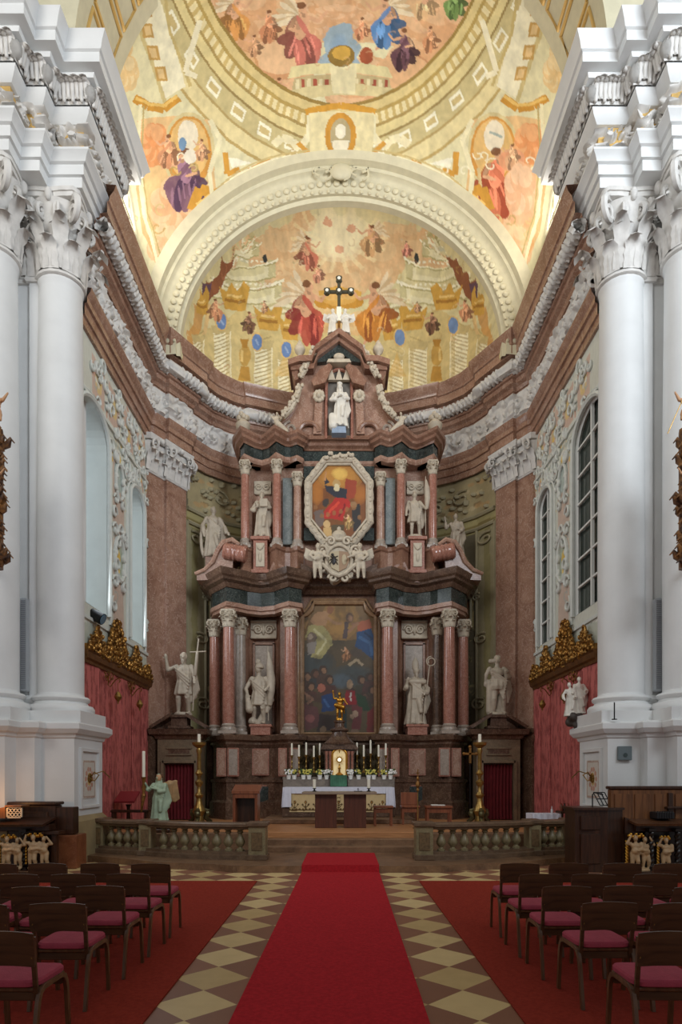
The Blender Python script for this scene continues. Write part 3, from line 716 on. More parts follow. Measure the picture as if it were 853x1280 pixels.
# painted coffers, scrolls, cartouche and medallions around it
for sgn in (-1, 1):
    X = lambda x: x if sgn < 0 else 853-x
    P.poly([(X(168), 0), (X(200), 0), (X(232), 108), (X(204), 126)], (240, 232, 200)); P.line([(X(166), -20), (X(176), 40), (X(206), 128)], 5, (206, 188, 134)); P.line([(X(204), -20), (X(212), 40), (X(238), 108)], 4, (200, 178, 118))
    for (x, y) in ((180, 12), (183, 38), (190, 66), (200, 92)): P.poly([(X(x-7), y-9), (X(x+7), y-9), (X(x+10), y+9), (X(x-4), y+9)], (200, 160, 92)); P.poly([(X(x-4), y-6), (X(x+4), y-6), (X(x+7), y+6), (X(x-1), y+6)], (228, 196, 140))
    for (x, y) in ((143, 20), (150, 60), (158, 92)): P.cloud(X(x), y, 15, 22, (230, 196, 140), (242, 226, 184), seed=int(y))
    P.line([(X(168), 122), (X(185), 132), (X(205), 136), (X(224), 122)], 11, (206, 150, 62)); P.line([(X(170), 122), (X(188), 130), (X(206), 132), (X(222), 120)], 4, (232, 192, 110))
    P.line([(X(130), 5), (X(148), 28)], 9, (208, 150, 76))
    # pendentive ground, medallion and prophet group
    P.poly([(X(172), 150), (X(262), 150), (X(272), 260), (X(212), 335), (X(186), 300)], (228, 190, 136)); 
    P.ell(X(236), 190, 33, 50, (216, 200, 150)); P.ell(X(236), 190, 29, 45, (212, 152, 74)); P.ell(X(236), 186, 25, 38, (226, 186, 120)); P.ell(X(235), 170, 13, 20, (238, 226, 200)) 
    P.cloud(X(222), 262, 36, 40, (228, 174, 128), (242, 212, 172), seed=12); P.cloud(X(208), 305, 22, 26, (232, 186, 140), (244, 216, 176), seed=13)
    P.cloud(X(192), 180, 18, 26, (224, 150, 96), (238, 190, 140), seed=14)
    if sgn < 0:
        P.fig(230, 225, 84, (128, 92, 108), robe2=(86, 60, 84)); P.ell(238, 196, 8, 9, (236, 226, 206)); P.fig(210, 190, 46, (214, 150, 110)); P.fig(252, 188, 30, (214, 160, 120)); P.ell(228, 180, 5, 8, (120, 150, 180))
    else:
        P.fig(622, 230, 96, (206, 116, 84), robe2=(160, 74, 50), flip=-1); P.ell(640, 200, 17, 14, (226, 160, 120)); P.fig(640, 196, 34, (220, 170, 130)); P.cloud(652, 240, 20, 34, (232, 180, 140), (244, 214, 180), seed=17); P.line([(598, 150+60), (606, 272)], 4, (214, 190, 140)); P.line([(612, 165), (628, 172)], 3, (170, 180, 170))
    P.line([(X(240), 262), (X(250), 235), (X(268), 244), (X(286), 236), (X(306), 220), (X(340), 205)], 13, (208, 152, 62)); P.line([(X(246), 256), (X(270), 240), (X(300), 220), (X(332), 206)], 4, (236, 198, 120))
    P.line([(X(282), 190), (X(284), 218), (X(300), 212)], 7, (210, 154, 66)); P.poly([(X(286), 196), (X(290), 210), (X(316), 204)], (244, 238, 214))
    P.line([(X(342), 182), (X(352), 172), (X(366), 176), (X(374), 186), (X(386), 170)], 10, (238, 226, 184)); P.line([(X(372), 178), (X(386), 192)], 6, (214, 158, 70)); P.poly([(X(384), 140), (X(392), 140), (X(390), 178), (X(382), 178)], (240, 230, 190))
    P.line([(X(250), 25), (X(232), 90), (X(246), 96)], 7, (240, 230, 196))
    P.line([(X(262), 150), (X(275), 175), (X(262), 215), (X(266), 250)], 6, (238, 228, 188)); P.line([(X(168), 200), (X(180), 290), (X(206), 345)], 5, (214, 150, 74), .6)
rv = random.Random(12)
for sgn in (-1, 1):
    X = lambda x: x if sgn < 0 else 853-x
    for k in range(26):
        x, y = rv.uniform(150, 400), rv.uniform(150, 330)
        if (x-426)**2/205.0**2+(y-430)**2/240.0**2 < 1.0 or y < 190-abs(x-300)*.1: continue
        P.line([(X(a), b) for a, b in spiral((x, y), rv.uniform(5, 10), rv.uniform(0, 6), .9, 8)], 2, rv.choice([(214, 190, 132), (190, 160, 96), (246, 238, 208)]), .8)
    for off, c_ in ((0, (198, 176, 118)), (5, (246, 238, 206)), (9, (206, 182, 124))): P.line([(X(200+off), 345-off), (X(222+off), 292-off), (X(258+off), 250-off), (X(300), 222-off), (X(350), 203-off), (X(426), 196-off)], 2.5, c_, .9)
    P.line([(X(176), 130), (X(172), 200), (X(180), 270), (X(198), 330)], 4, (240, 230, 190)); P.line([(X(180), 132), (X(177), 200), (X(185), 268), (X(203), 326)], 2, (190, 168, 112))
P.line([(382, 140), (404, 136), (426, 132), (448, 136), (470, 140)], 8, (214, 158, 64))
P.poly([(386, 142), (468, 142), (466, 196), (388, 196)], (232, 218, 170)); P.ell(426, 170, 20, 30, (208, 150, 62)); P.ell(426, 170, 13, 23, (186, 170, 130)); P.ell(426, 164, 7, 10, (240, 232, 206)); P.poly([(415, 176), (437, 176), (434, 192), (418, 192)], (238, 228, 200))
for k in range(40):
    x, y = rv.uniform(265, 600), rv.uniform(0, 120)
    if (x-428)**2/150.0**2+(y+20)**2/135.0**2 > 1: continue
    P.line([(a, b) for a, b in spiral((x, y), rv.uniform(3, 9), rv.uniform(0, 6), .6, 7)], 1.8, rv.choice([(206, 150, 104), (244, 218, 178), (190, 130, 90), (232, 190, 140), (150, 160, 150)]), .3)
P.mottle(.2, 7)
zv = np.array([vault_z(a, b) for a, b in zip(U, V_)])
mb = MB(); mb.add(np.stack([U, V_, zv], 1).tolist(), [(j*(nx_+1)+i, j*(nx_+1)+i+1, (j+1)*(nx_+1)+i+1, (j+1)*(nx_+1)+i) for j in range(ny_) for i in range(nx_)], P.C)
struct(mb.build('ceiling', paintmat('fresco', .7)))
# ------------------------------------------------------------------ half dome of the apse with its fresco
DA, DYC, DYR, DZC, DZR = 4.42, 17.8, 3.4, 13.5, 4.02
def dome_hit(px, py):
    dx, dz = (px-CX)/F, (CY-py)/F
    a = (dx/DA)**2+(1/DYR)**2+(dz/DZR)**2; b = -2*DYC/DYR**2+2*dz*(CZ-DZC)/DZR**2; c = (DYC/DYR)**2+((CZ-DZC)/DZR)**2-1
    D = b*b-4*a*c
    if D < 0:    # outside the rim: nearest point in the arch plane
        return (dx*DYC, CZ+dz*DYC)
    t = (-b+math.sqrt(D))/(2*a); return (dx*t, CZ+dz*t)
nr, na = 230, 420; U = []; V_ = []; Yv = []
for j in range(nr+1):
    ph = PI/2*j/nr; r = math.sin(ph)
    for i in range(na+1):
        a = PI*i/na*1.0; a = -.04+a*(PI+.08)/PI
        U.append(DA*r*math.cos(a)); V_.append(DZC+DZR*r*math.sin(a)); Yv.append(DYC+DYR*math.cos(ph))
U = np.array(U); V_ = np.array(V_)
P = Paint(U, V_, (226, 216, 170), .03, 3.0, tr=lambda p: dome_hit(p[0], p[1]))
P.mottle(.4, .9, (222, 196, 136))
P.poly([(230, 460), (240, 330), (330, 250), (520, 250), (620, 330), (640, 460)], (224, 212, 160), .6); P.poly([(225, 470), (236, 400), (300, 384), (424, 400), (548, 384), (616, 400), (630, 470), (560, 520), (290, 520)], (216, 190, 122), .65)
for x, y, a, b in ((325, 290, 34, 26), (540, 296, 34, 24), (360, 300, 30, 30), (510, 285, 30, 24)): P.soft(x, y, a, b, (178, 190, 186), .8)
for x, y, a, b, sd in ((365, 275, 30, 16, 1), (350, 320, 40, 36, 2), (500, 300, 44, 26, 3), (470, 330, 36, 30, 4), (425, 340, 40, 30, 5), (300, 300, 20, 14, 6), (545, 330, 26, 18, 7), (385, 345, 50, 25, 8)): P.cloud(x, y, a, b, (226, 186, 138), (238, 210, 162), seed=sd)
for k in range(18):
    a = 2*PI*k/18; P.line([(424, 296), (424+60*math.cos(a), 296+46*math.sin(a))], 5, (248, 230, 178), .55)
P.soft(424, 292, 40, 36, (252, 238, 196), 1.0)
for x, y in ((410, 280), (440, 286), (425, 312)): P.ell(x, y, 6, 5, (228, 176, 140))
for sgn in (-1, 1):
    X = lambda x: x if sgn < 0 else 852-x
    for (x0, x1, y0, y1) in ((262, 290, 338, 372), (318, 372, 366, 392), (274, 352, 348, 374), (282, 344, 320, 347), (288, 324, 298, 320), (300, 318, 286, 299)):
        c = (238, 230, 190); P.poly([(X(x0), y0), (X(x1), y0+2), (X(x1), y1), (X(x0), y1-2)], c); P.poly([(X(x1-9), y0+3), (X(x1), y0+2), (X(x1), y1), (X(x1-9), y1)], (206, 196, 146), .9)
        P.poly([(X(x0-3), y0-2), (X(x1+3), y0), (X(x1+3), y0+4), (X(x0-3), y0+2)], (250, 244, 214)); P.poly([(X(x0), y0+3), (X(x1), y0+5), (X(x1), y0+7.5), (X(x0), y0+5.5)], (184, 172, 118)); P.line([(X(x0), y1-3), (X(x1), y1-1)], 2.2, (190, 178, 124))
        for k in range(int((x1-x0)/6)): P.poly([(X(x0+2+6*k), y0+6), (X(x0+5+6*k), y0+6), (X(x0+5+6*k), y0+9), (X(x0+2+6*k), y0+9)], (250, 244, 216))
        P.poly([(X(x0+4), y0+11), (X(x1-13), y0+12), (X(x1-13), y1-5), (X(x0+4), y1-6)], (222, 212, 162), .8)
    for k, c in ((0, (190, 176, 122)), (3, (246, 240, 206)), (7, (206, 192, 140)), (12, (240, 232, 194))): P.line([(X(330), 392-k), (X(350), 384-k), (X(372), 388-k), (X(392), 402-k), (X(404), 420-k)], 3, c, .8)
    P.ell(X(331), 322, 3, 6, (60, 62, 60))
    # curtain at the side
    P.poly([(X(292), 300), (X(276), 318), (X(258), 350), (X(250), 382), (X(262), 376), (X(282), 344), (X(292), 318)], (150, 96, 66)); P.poly([(X(252), 350), (X(250), 384), (X(262), 372), (X(264), 350)], (108, 80, 96))
    P.line([(X(250), 384), (X(240), 420), (X(236), 450)], 13, (214, 156, 84), .8); P.line([(X(262), 380), (X(254), 420)], 5, (232, 200, 140))
    # twisted columns with gilded crowns
    for (x, yt, yb, w) in ((277, 408, 476, 20), (329, 428, 496, 20), (357, 442, 500, 16), (248, 420, 456, 12)):
        P.poly([(X(x-w/2-1), yt), (X(x+w/2+1), yt), (X(x+w/2+2), yb+20), (X(x-w/2-2), yb+20)], (248, 240, 204)); P.poly([(X(x+w/4), yt), (X(x+w/2), yt), (X(x+w/2+1), yb+20), (X(x+w/4), yb+20)], (222, 204, 150), .8)
        for q in range(int((yb-yt)/5)+4): P.line([(X(x-w/2), yt+q*5), (X(x+w/2), yt+q*5-7)], 1.7, (192, 170, 112), .9)
        P.poly([(X(x-w*.7), yt-2), (X(x+w*.7), yt-2), (X(x+w*.5), yt+8), (X(x-w*.5), yt+8)], (206, 186, 130))
    for (x, y, w) in ((293, 372, 20), (335, 398, 18), (362, 410, 14), (252, 378, 10)):
        P.poly([(X(x-w), y-16), (X(x-w*.5), y-8), (X(x-w*.2), y-20), (X(x+w*.2), y-8), (X(x+w*.6), y-20), (X(x+w), y-12), (X(x+w*.7), y+16), (X(x-w*.6), y+14)], (212, 166, 78)); P.line([(X(x-w*.6), y+2), (X(x+w*.7), y+4)], 4, (172, 124, 54)); P.line([(X(x-w*.5), y-4), (X(x+w*.5), y-2)], 3, (240, 206, 130))
    P.ell(X(306), 444, 7.5, 14, (204, 164, 86)); P.poly([(X(300), 424), (X(312), 424), (X(309), 434), (X(303), 434)], (186, 138, 60)); P.poly([(X(301), 458), (X(311), 458), (X(314), 476), (X(298), 476)], (196, 150, 70)); P.line([(X(302), 436), (X(302), 452)], 3, (236, 204, 130))
    P.poly([(X(344), 470), (X(356), 440), (X(366), 470)], (214, 176, 96), .7)
    for (x, y, c) in ((277, 402, 1), (322, 428, 2), (358, 437, 3)):
        if sgn < 0: P.ell(X(x), y, 8, 12, (224, 190, 120)); P.ell(X(x), y, 6.3, 10, (112, 142, 190)); P.line([(X(x-2), y-4), (X(x+2), y+4)], 2, (160, 180, 210))
    P.fig(X(270), 388, 30, (214, 150, 110), flip=sgn); P.fig(X(312), 404, 30, (128, 92, 70), flip=sgn); P.fig(X(330), 384, 16, (206, 160, 120))
for (x, y) in ((500, 422), (566, 408)): P.ell(x, y, 8, 12, (224, 190, 120)); P.ell(x, y, 6.3, 10, (120, 148, 190))
P.ell(386, 414, 14, 12, (222, 200, 150)); P.cloud(400, 400, 30, 16, (228, 188, 130), (240, 214, 160), seed=21); P.cloud(455, 404, 30, 16, (228, 188, 130), (240, 214, 160), seed=22)
for k in range(9): a = PI*k/8; P.ell(424-24*math.cos(a), 381-17*math.sin(a)*-.2-4, 7, 6, (208, 152, 62))
P.line([(398, 366), (424, 360), (452, 366)], 6, (220, 170, 80)); P.ell(424, 372, 22, 10, (226, 178, 96), .8)
P.fig(385, 392, 84, (196, 92, 74), robe2=(146, 58, 52), wings=True, flip=-1); P.fig(468, 390, 78, (214, 142, 62), robe2=(160, 92, 44), wings=True)
P.fig(385, 318, 46, (214, 130, 104), wings=True, flip=-1); P.fig(464, 300, 44, (216, 170, 120), wings=True); P.fig(508, 312, 22, (214, 140, 120)); P.fig(398, 342, 24, (216, 150, 120))
for k in range(70):
    x, y = rv.uniform(240, 612), rv.uniform(262, 500)
    P.line([(a, b) for a, b in spiral((x, y), rv.uniform(3, 8), rv.uniform(0, 6), .7, 7)], 1.6, rv.choice([(214, 176, 100), (190, 150, 90), (244, 232, 190), (176, 164, 120), (206, 140, 100)]), .35)
P.mottle(.22, 7)
n1 = na+1
mb = MB(); mb.add(list(zip(U.tolist(), Yv, V_.tolist())), [(j*n1+i, (j+1)*n1+i, (j+1)*n1+i+1, j*n1+i+1) for j in range(nr) for i in range(na)], P.C)
struct(mb.build('ceiling', paintmat('fresco', .7)))
# wall and moulded band of the great arch in front of the half dome
ab = MB(); na = 120
pr = [(0.0, 17.8), (.02, 17.62), (.12, 17.58), (.12, 17.50), (.2, 17.48), (.55, 17.44), (.62, 17.4), (.66, 17.3), (.74, 17.28), (.78, 17.12), (1.1, 17.06)]
def archp(off, a): return ((DA+off*.86)*math.cos(a), DZC-.1*off+(DZR+off)*math.sin(a))
V = []
for (o_, y) in pr:
    for i in range(na+1):
        a = -.06+(PI+.12)*i/na; x, z = archp(o_, a); V.append((x, y, z))
ab.add(V, [(j*(na+1)+i, j*(na+1)+i+1, (j+1)*(na+1)+i+1, (j+1)*(na+1)+i) for j in range(len(pr)-1) for i in range(na)])
arch = struct(ab.build('trim_4', cream, smooth=40))
eg = MB()
for i in range(64):
    a = PI*(i+.5)/64; x, z = archp(.37, a)
    eg.ell((x, 17.44, z), (.085, .05, .085), 8, 6)
    x, z = archp(.16, a); x2, z2 = archp(.16, a+PI/64*.5); eg.ell((x, 17.46, z), (.05, .03, .05), 6, 4)
for q in (-1, 0, 1):
    for k in range(4): eg.tube([(x, 17.3, z) for x, z in [(q*.5+.25*math.cos(t)*(1 if k % 2 else -1), DZC+DZR+.45+.1*k+.16*math.sin(t)) for t in np.linspace(0, 4.4, 12)]], .03, 6)
eg.ell((0, 17.28, DZC+DZR+.5), (.3, .1, .22), 12, 8)
eg.build('arch_ornament', cream, arch)
# clerestory side walls with bright lunette windows
for s in (-1, 1):
    q = MB(); Vv = []; ny = 24
    for i in range(ny+1):
        y = 13.7+(17.2-13.7)*i/ny; Vv += [(s*W, y, 13.7), (s*W, y, max(13.75, vault_z(W, y)+.02))]
    q.add(Vv, [(2*i, 2*i+2, 2*i+3, 2*i+1) for i in range(ny)])
    struct(q.build('wall_left' if s < 0 else 'wall_right', mat('cream_wall', (236, 228, 196), .7, noise=.06), smooth=0))
    w = MB().prism([(14.2, 14.2), (14.2, 15.4)]+[(15.3-1.1*math.cos(PI*k/12), 15.4+1.0*math.sin(PI*k/12)) for k in range(1, 12)]+[(16.4, 15.4), (16.4, 14.2)], s*(W-.01), s*(W-.03), 'x')
    wo = struct(w.build('window_%d' % (5 if s < 0 else 6), mat('lit_lunette_pane', (250, 248, 236), .3, emit=1.6), smooth=0))
    fr = MB()
    for k in range(1, 5): fr.box(s*(W-.03), s*(W-.06), 14.2+.44*k-.02, 14.2+.44*k+.02, 14.2, 16.2)
    for z in (14.7, 15.2, 15.7): fr.box(s*(W-.03), s*(W-.06), 14.2, 16.4, z-.02, z+.02)
    fr.tube([(s*(W-.06), a, b) for a, b in [(14.2, 14.2), (14.2, 15.4)]+[(15.3-1.1*math.cos(PI*k/12), 15.4+1.0*math.sin(PI*k/12)) for k in range(1, 12)]+[(16.4, 15.4), (16.4, 14.2)]], .06, 6)
    fr.build('window_frame', cream, wo, smooth=0)
# ------------------------------------------------------------------ white piers of the chancel arch
PP = [(-9.5, 11.65), (-6.05, 11.65), (-6.05, 12.05), (-5.68, 12.05), (-5.68, 12.4), (-5.02, 12.4), (-5.02, 13.8), (-5.6, 13.8)]
def pier(s):
    fl = (lambda p: p) if s < 0 else (lambda p: [(-x, y) for x, y in reversed(p)])
    body = MB()
    body.prism(fl([(-9.5, 12.3), (-6.5, 12.3), (-6.5, 12.78), (-5.5, 12.78), (-5.5, 13.8), (-9.5, 13.8)]), .0, 16.0, 'z')
    body.prism(fl([(-6.2, 12.72), (-6.0, 12.72), (-6.0, 13.4), (-6.2, 13.4)]), 3.0, 12.0, 'z')
    p = struct(body.build('pier', white, smooth=0))
    # pedestal zone
    PB = fl([(-9.5, 11.6), (-6.1, 11.6), (-6.1, 12.0), (-5.75, 12.0), (-5.75, 12.28), (-5.12, 12.28), (-5.12, 13.72), (-5.5, 13.72)])
    MB().sweep(PB, [(-.3, .9), (.0, .9), (.0, 2.42), (.03, 2.44), (.05, 2.5), (.1, 2.52), (.16, 2.6), (.16, 2.7), (.1, 2.74), (-.3, 2.76)]).build('pedestal', white, p, smooth=30)
    MB().sweep(PB, [(-.3, .0), (.08, .0), (.08, .82), (.0, .92), (-.3, .92)]).build('plinth', mat('beige_stone', (170, 150, 112), .5, noise=.2, scale=2), p, smooth=0)
    # framed niche with painted panel on the chancel-facing side, and a small hatch
    x = s*5.12
    fr = MB()
    for (a, b, c, d) in ((12.5, 13.5, 2.18, 2.26), (12.5, 13.5, 1.05, 1.12), (12.5, 12.58, 1.1, 2.2), (13.42, 13.5, 1.1, 2.2)): fr.box(x, x-s*.05, a, b, c, d, .01)
    fr.build('panel_frame', white, p, smooth=0)
    ny, nz = 40, 60; U, V_ = np.meshgrid(np.linspace(12.66, 13.3, ny+1), np.linspace(1.25, 2.02, nz+1)); U = U.ravel(); V_ = V_.ravel()
    P = Paint(U, V_, (212, 206, 196), .01, 5); P.line([(12.69, 1.28), (13.27, 1.28), (13.27, 1.99), (12.69, 1.99), (12.69, 1.28)], .03, (186, 158, 142))
    for k in range(10):
        a = 2*PI*k/10; P.ell(12.98+.17*math.cos(a), 1.64+.2*math.sin(a), .05, .05, (198, 150, 130)); 
    P.ell(12.98, 1.64, .1, .14, (214, 180, 120)); P.ell(12.98, 1.64, .04, .08, (150, 110, 60))
    q = MB(); q.add([(x-s*.012, a, b) for a, b in zip(U, V_)], [(j*(ny+1)+i, j*(ny+1)+i+1, (j+1)*(ny+1)+i+1, (j+1)*(ny+1)+i) for j in range(nz) for i in range(ny)], P.C); q.build('painted_panel', paintmat('wall_painting'), p)
    # columns
    for (cx, cy, r, b0) in ((-5.66, 12.93, .44, 2.7), (-6.66, 12.25, .455, 2.7)):
        cx *= -s
        col = MB().lathe([(r, 3.28), (r*1.01, 6.0), (r*.99, 8.5), (r*.93, 11.35), (r*.94, 11.42), (r*.99, 11.47), (r*.99, 11.55), (r*.92, 11.6), (r*.92, 11.7)], cx, cy, 0, 64).build('column', white, p, smooth=40)
        MB().lathe([(r*1.42, 2.95), (r*1.46, 3.0), (r*1.46, 3.05), (r*1.38, 3.1), (r*1.2, 3.12), (r*1.14, 3.17), (r*1.24, 3.2), (r*1.27, 3.24), (r*1.2, 3.28), (r*1.03, 3.3), (r, 3.34)], cx, cy, 0, 64).join(MB().box(cx-r*1.5, cx+r*1.5, cy-r*1.5, cy+r*1.5, b0, 2.96)).build('column_base', white, col, smooth=40)
        capital(cx, cy, 11.5, 1.62, r, n=8, flare=1.02).build('capital', stucco, col, smooth=50)
    PX = fl([(-6.5, 12.3), (-6.5, 12.76), (-6.22, 12.76), (-6.22, 12.7), (-5.98, 12.7), (-5.98, 12.78), (-5.5, 12.78), (-5.5, 13.8)])
    MB().sweep(PX, [(-.1, 2.7), (.1, 2.7), (.1, 2.96), (.09, 3.0), (.1, 3.08), (.04, 3.14), (.07, 3.22), (.02, 3.3), (-.1, 3.3)]).build('pilaster_base', white, p, smooth=40)
    cap_strip(PX, 11.5, 1.6).build('pilaster_capital', stucco, p, smooth=50)
    PPs = fl(PP)
    e = MB().sweep(PPs, [(-.6, 13.1), (.0, 13.1), (.0, 13.3), (.05, 13.31), (.05, 13.5), (.1, 13.52), (.14, 13.6), (.2, 13.66), (.2, 13.7), (.02, 13.7), (.02, 14.2), (.1, 14.22), (.2, 14.32), (.24, 14.42), (.2, 14.44), (.2, 14.8), (.36, 14.84), (.38, 14.92), (.54, 14.94), (.54, 15.12), (.58, 15.14), (.62, 15.26), (.7, 15.38), (-.6, 15.42)]).build('entablature', white, p, smooth=30)
    MB().sweep(PPs, [(.0, 13.72), (.055, 13.72), (.055, 14.2), (.0, 14.2)]).build('frieze_ground', mat('warm_gilt', (214, 176, 104), .5, .3, noise=.3, scale=6), e, smooth=0)
    relief(PPs, .02, 13.72, 14.2, .2, lambda a, b: acanthus(a, b, .6), .02).build('frieze_ornament', stucco, e, smooth=60)
    lm = MB(); lm.sweep(PPs, [(.0, 14.45), (.14, 14.45), (.18, 14.6), (.18, 14.8), (.0, 14.84)])
    MM = miter(PPs)
    for i, ((x1, y1), (x2, y2)) in enumerate(zip(PPs[:-1], PPs[1:])):
        d1, d2 = MM[i][1]*.24, MM[i+1][1]*.24
        xa, ya, xb, yb = x1+d1.x, y1+d1.y, x2+d2.x, y2+d2.y; L_ = math.hypot(xb-xa, yb-ya)
        if L_ < .08: continue
        nn = ((yb-ya)/L_, -(xb-xa)/L_); k = max(1, round(L_/.17))
        for q in range(k):
            for (o_, zz_, hh) in ((.25, 14.44, .42), (.75, 14.5, .36)):
                t = (q+o_)/k; leaf(lm, (xa+(xb-xa)*t, ya+(yb-ya)*t), nn, .19, hh, zz_, .5, .0+.05*(o_ > .5)); c0 = (xa+(xb-xa)*t+nn[0]*.06, ya+(yb-ya)*t+nn[1]*.06); lm.cap((c0[0], c0[1], zz_+.03), (c0[0]+nn[0]*.03, c0[1]+nn[1]*.03, zz_+hh*.7), .035, .05, 6); lm.ell((c0[0]+nn[0]*.1, c0[1]+nn[1]*.1, zz_+hh*.8), (.06, .06, .045), 6, 5)
        for t in (0, 1): lm.ell((xa+(xb-xa)*t, ya+(yb-ya)*t, 14.64), (.13, .13, .18), 8, 6)
    lm.build('leaf_moulding', stucco, e, smooth=60)
    # chancel arch springing above
    a = MB(); V = []; n = 28
    for y in (12.1, 13.9):
        for i in range(n+1):
            t = PI/2*i/n; V.append((s*(5.05*math.cos(t)), y, 15.4+4.9*math.sin(t)))
    for y in (12.1, 13.9):
        for i in range(n+1):
            t = PI/2*i/n; V.append((s*(7.5*math.cos(t)), y, 15.4+6.0*math.sin(t)))
    m_ = n+1; Fc = []
    for i in range(n): Fc += [(i, i+1, m_+i+1, m_+i), (i, i+1, 2*m_+i+1, 2*m_+i), (m_+i, m_+i+1, 3*m_+i+1, 3*m_+i)]
    a.add(V, Fc); ar = a.build('arch_soffit', cream, p)
    g = MB()
    for i in range(5):
        t = .04+i*.13; 
        for (y0, y1) in ((12.5, 13.5),):
            V = []
            for tt in (t, t+.1):
                for y in (y0, y1): V.append((s*(5.04*math.cos(tt)), y, 15.4+4.88*math.sin(tt)))
            g.tube([V[0], V[1], V[3], V[2], V[0]], .04, 6)
    g.build('gilded_coffer', mat('pale_gilding', (214, 176, 104), .5, .2), ar)
    return p
pier(-1); pier(1)
# ================================================================== the high altar retable
AX = -.06
alt = empty('high_altar', (AX, 18.4, .6), 'towering brown and pink marble high altar retable with columns, gable and two oil paintings', 'altar')
def ax(px, Y=18.1): return (px-CX)*Y/F
LE = [(-3.85, 19.9), (-3.8, 18.95), (-3.68, 18.6), (-3.42, 18.25), (-3.14, 17.88), (-2.8, 18.12), (-2.62, 18.32), (-2.25, 18.5), (-1.85, 18.36), (-1.68, 18.14), (-1.4, 17.88), (-1.06, 18.12), (-1.04, 18.62), (0, 18.62)]
LE = [(x+AX if x else AX, y) for x, y in LE]; LP = mirp(LE, AX)
LP = [(x, y) for x, y in LP]
# stage 1: base
MB().sweep(LP, [(-.6, .48), (.06, .48), (.06, .95), (.0, 1.02), (.0, 1.5), (.04, 1.52), (.04, 1.6), (-.04, 1.64), (-.04, 2.5), (.0, 2.56), (.04, 2.6), (.04, 2.66), (.14, 2.72), (.16, 2.84), (.1, 2.88), (-.6, 2.9)]).build('base', darkm, alt, smooth=25)
MB().box(AX-3.9, AX+3.9, 18.9, 19.9, .48, 2.9).build('base', darkm, alt, smooth=0)
for q in (-1, 1):
    for (a, b, y, z0, z1, mm) in ((2.05, 2.46, 18.44, 1.75, 2.45, pinkm), (1.14, 1.34, 17.94, 1.72, 2.45, greym), (1.5, 1.66, 17.98, 1.72, 2.45, pinkm), (2.84, 3.08, 17.93, 1.72, 2.45, greym), (3.2, 3.4, 18.0, 1.72, 2.45, pinkm), (2.0, 2.5, 18.46, .95, 1.4, greenm)):
        x0, x1 = sorted((AX+q*a, AX+q*b))
        f = MB().box(x0-.04, x1+.04, y-.02, y+.12, z0-.04, z1+.04, .015).build('base_panel', redm, alt, smooth=0)
        MB().box(x0, x1, y-.035, y, z0, z1, .01).build('inlay', mm, f, smooth=0)
# stage 2: backing wall, columns, entablature
WB = [(-3.85, 20.0), (-3.78, 19.1), (-3.45, 18.85), (-2.78, 18.7), (-2.66, 19.0), (-2.5, 19.15), (-1.95, 19.15), (-1.8, 19.0), (-1.72, 18.75), (-1.12, 18.72), (-1.1, 18.85), (0, 18.85)]
WBP = mirp([(x+AX, y) for x, y in WB], AX)
MB().sweep(WBP, [(-.4, 2.86), (0, 2.86), (0, 6.65), (-.4, 6.65)]).build('backing_wall', brownm, alt, smooth=0)
def small_column(cx, cy, r, z0, z1, hc, mm, parent=alt, n=28, cm=None):
    c = MB().lathe([(r, z0), (r*1.02, z0+.3*(z1-z0)), (r*.9, z1)], cx, cy, 0, n).build('column', mm, parent)
    MB().lathe([(r*1.4, z0-.2), (r*1.44, z0-.14), (r*1.36, z0-.1), (r*1.15, z0-.08), (r*1.25, z0-.03), (r*1.05, z0), (r, z0+.02)], cx, cy, 0, n).join(MB().box(cx-r*1.5, cx+r*1.5, cy-r*1.5, cy+r*1.5, z0-.28, z0-.19, .01)).build('column_base', greym, c)
    capital(cx, cy, z1, hc, r*.92, n=6).build('capital', cm or stonec, c, smooth=50)
    return c
stonec = mat('capital_stone', (196, 182, 160), .6, noise=.2, scale=8)
for q in (-1, 1):
    for (dx, y, r, z0, z1, mm) in ((1.38, 18.08, .165, 3.16, 5.88, redm), (3.12, 18.08, .165, 3.16, 5.88, redm), (3.62, 18.6, .15, 3.16, 5.72, redm), (2.86, 18.62, .15, 3.16, 5.78, greym if q < 0 else darkm)):
        small_column(AX+q*dx, y, r, z0, z1, .5, mm)
    # niche zone between the columns
    x0, x1 = sorted((AX+q*1.86, AX+q*2.62))
    b = MB().box(x0, x1, 19.0, 19.16, 5.78, 6.3, .02)
    for k in (-1, 1):
        cxx = (x0+x1)/2+k*.17; b.tube([(u, 18.97, v) for u, v in spiral((cxx, 6.04), .15, 0 if k > 0 else PI, 1.6, 20, k)], .032, 6)
    b.ell(((x0+x1)/2, 18.98, 6.04), (.05, .06, .16), 8, 6); b.tube([(x0, 18.98, 6.28), (x1, 18.98, 6.28)], .04, 6); b.tube([(x0, 18.98, 5.8), (x1, 18.98, 5.8)], .03, 6)
    b.build('scroll_panel', stonec, alt)
    MB().box(x0+.1, x1-.1, 19.08, 19.14, 3.1, 5.6, .01).build('niche_panel', greym, alt, smooth=0)
    fr = MB()
    for (a, b2, c, d) in ((x0+.06, x0+.12, 3.0, 5.66), (x1-.12, x1-.06, 3.0, 5.66), (x0+.06, x1-.06, 5.6, 5.68)): fr.box(a, b2, 19.03, 19.13, c, d, .01)
    fr.build('niche_frame', brownm, alt, smooth=0)
    xc = (x0+x1)/2
    MB().box(xc-.28, xc+.28, 18.25, 18.85, 2.86, 3.14, .02).box(xc-.32, xc+.32, 18.22, 18.88, 3.1, 3.18, .015).build('statue_plinth', redm, alt, smooth=0)
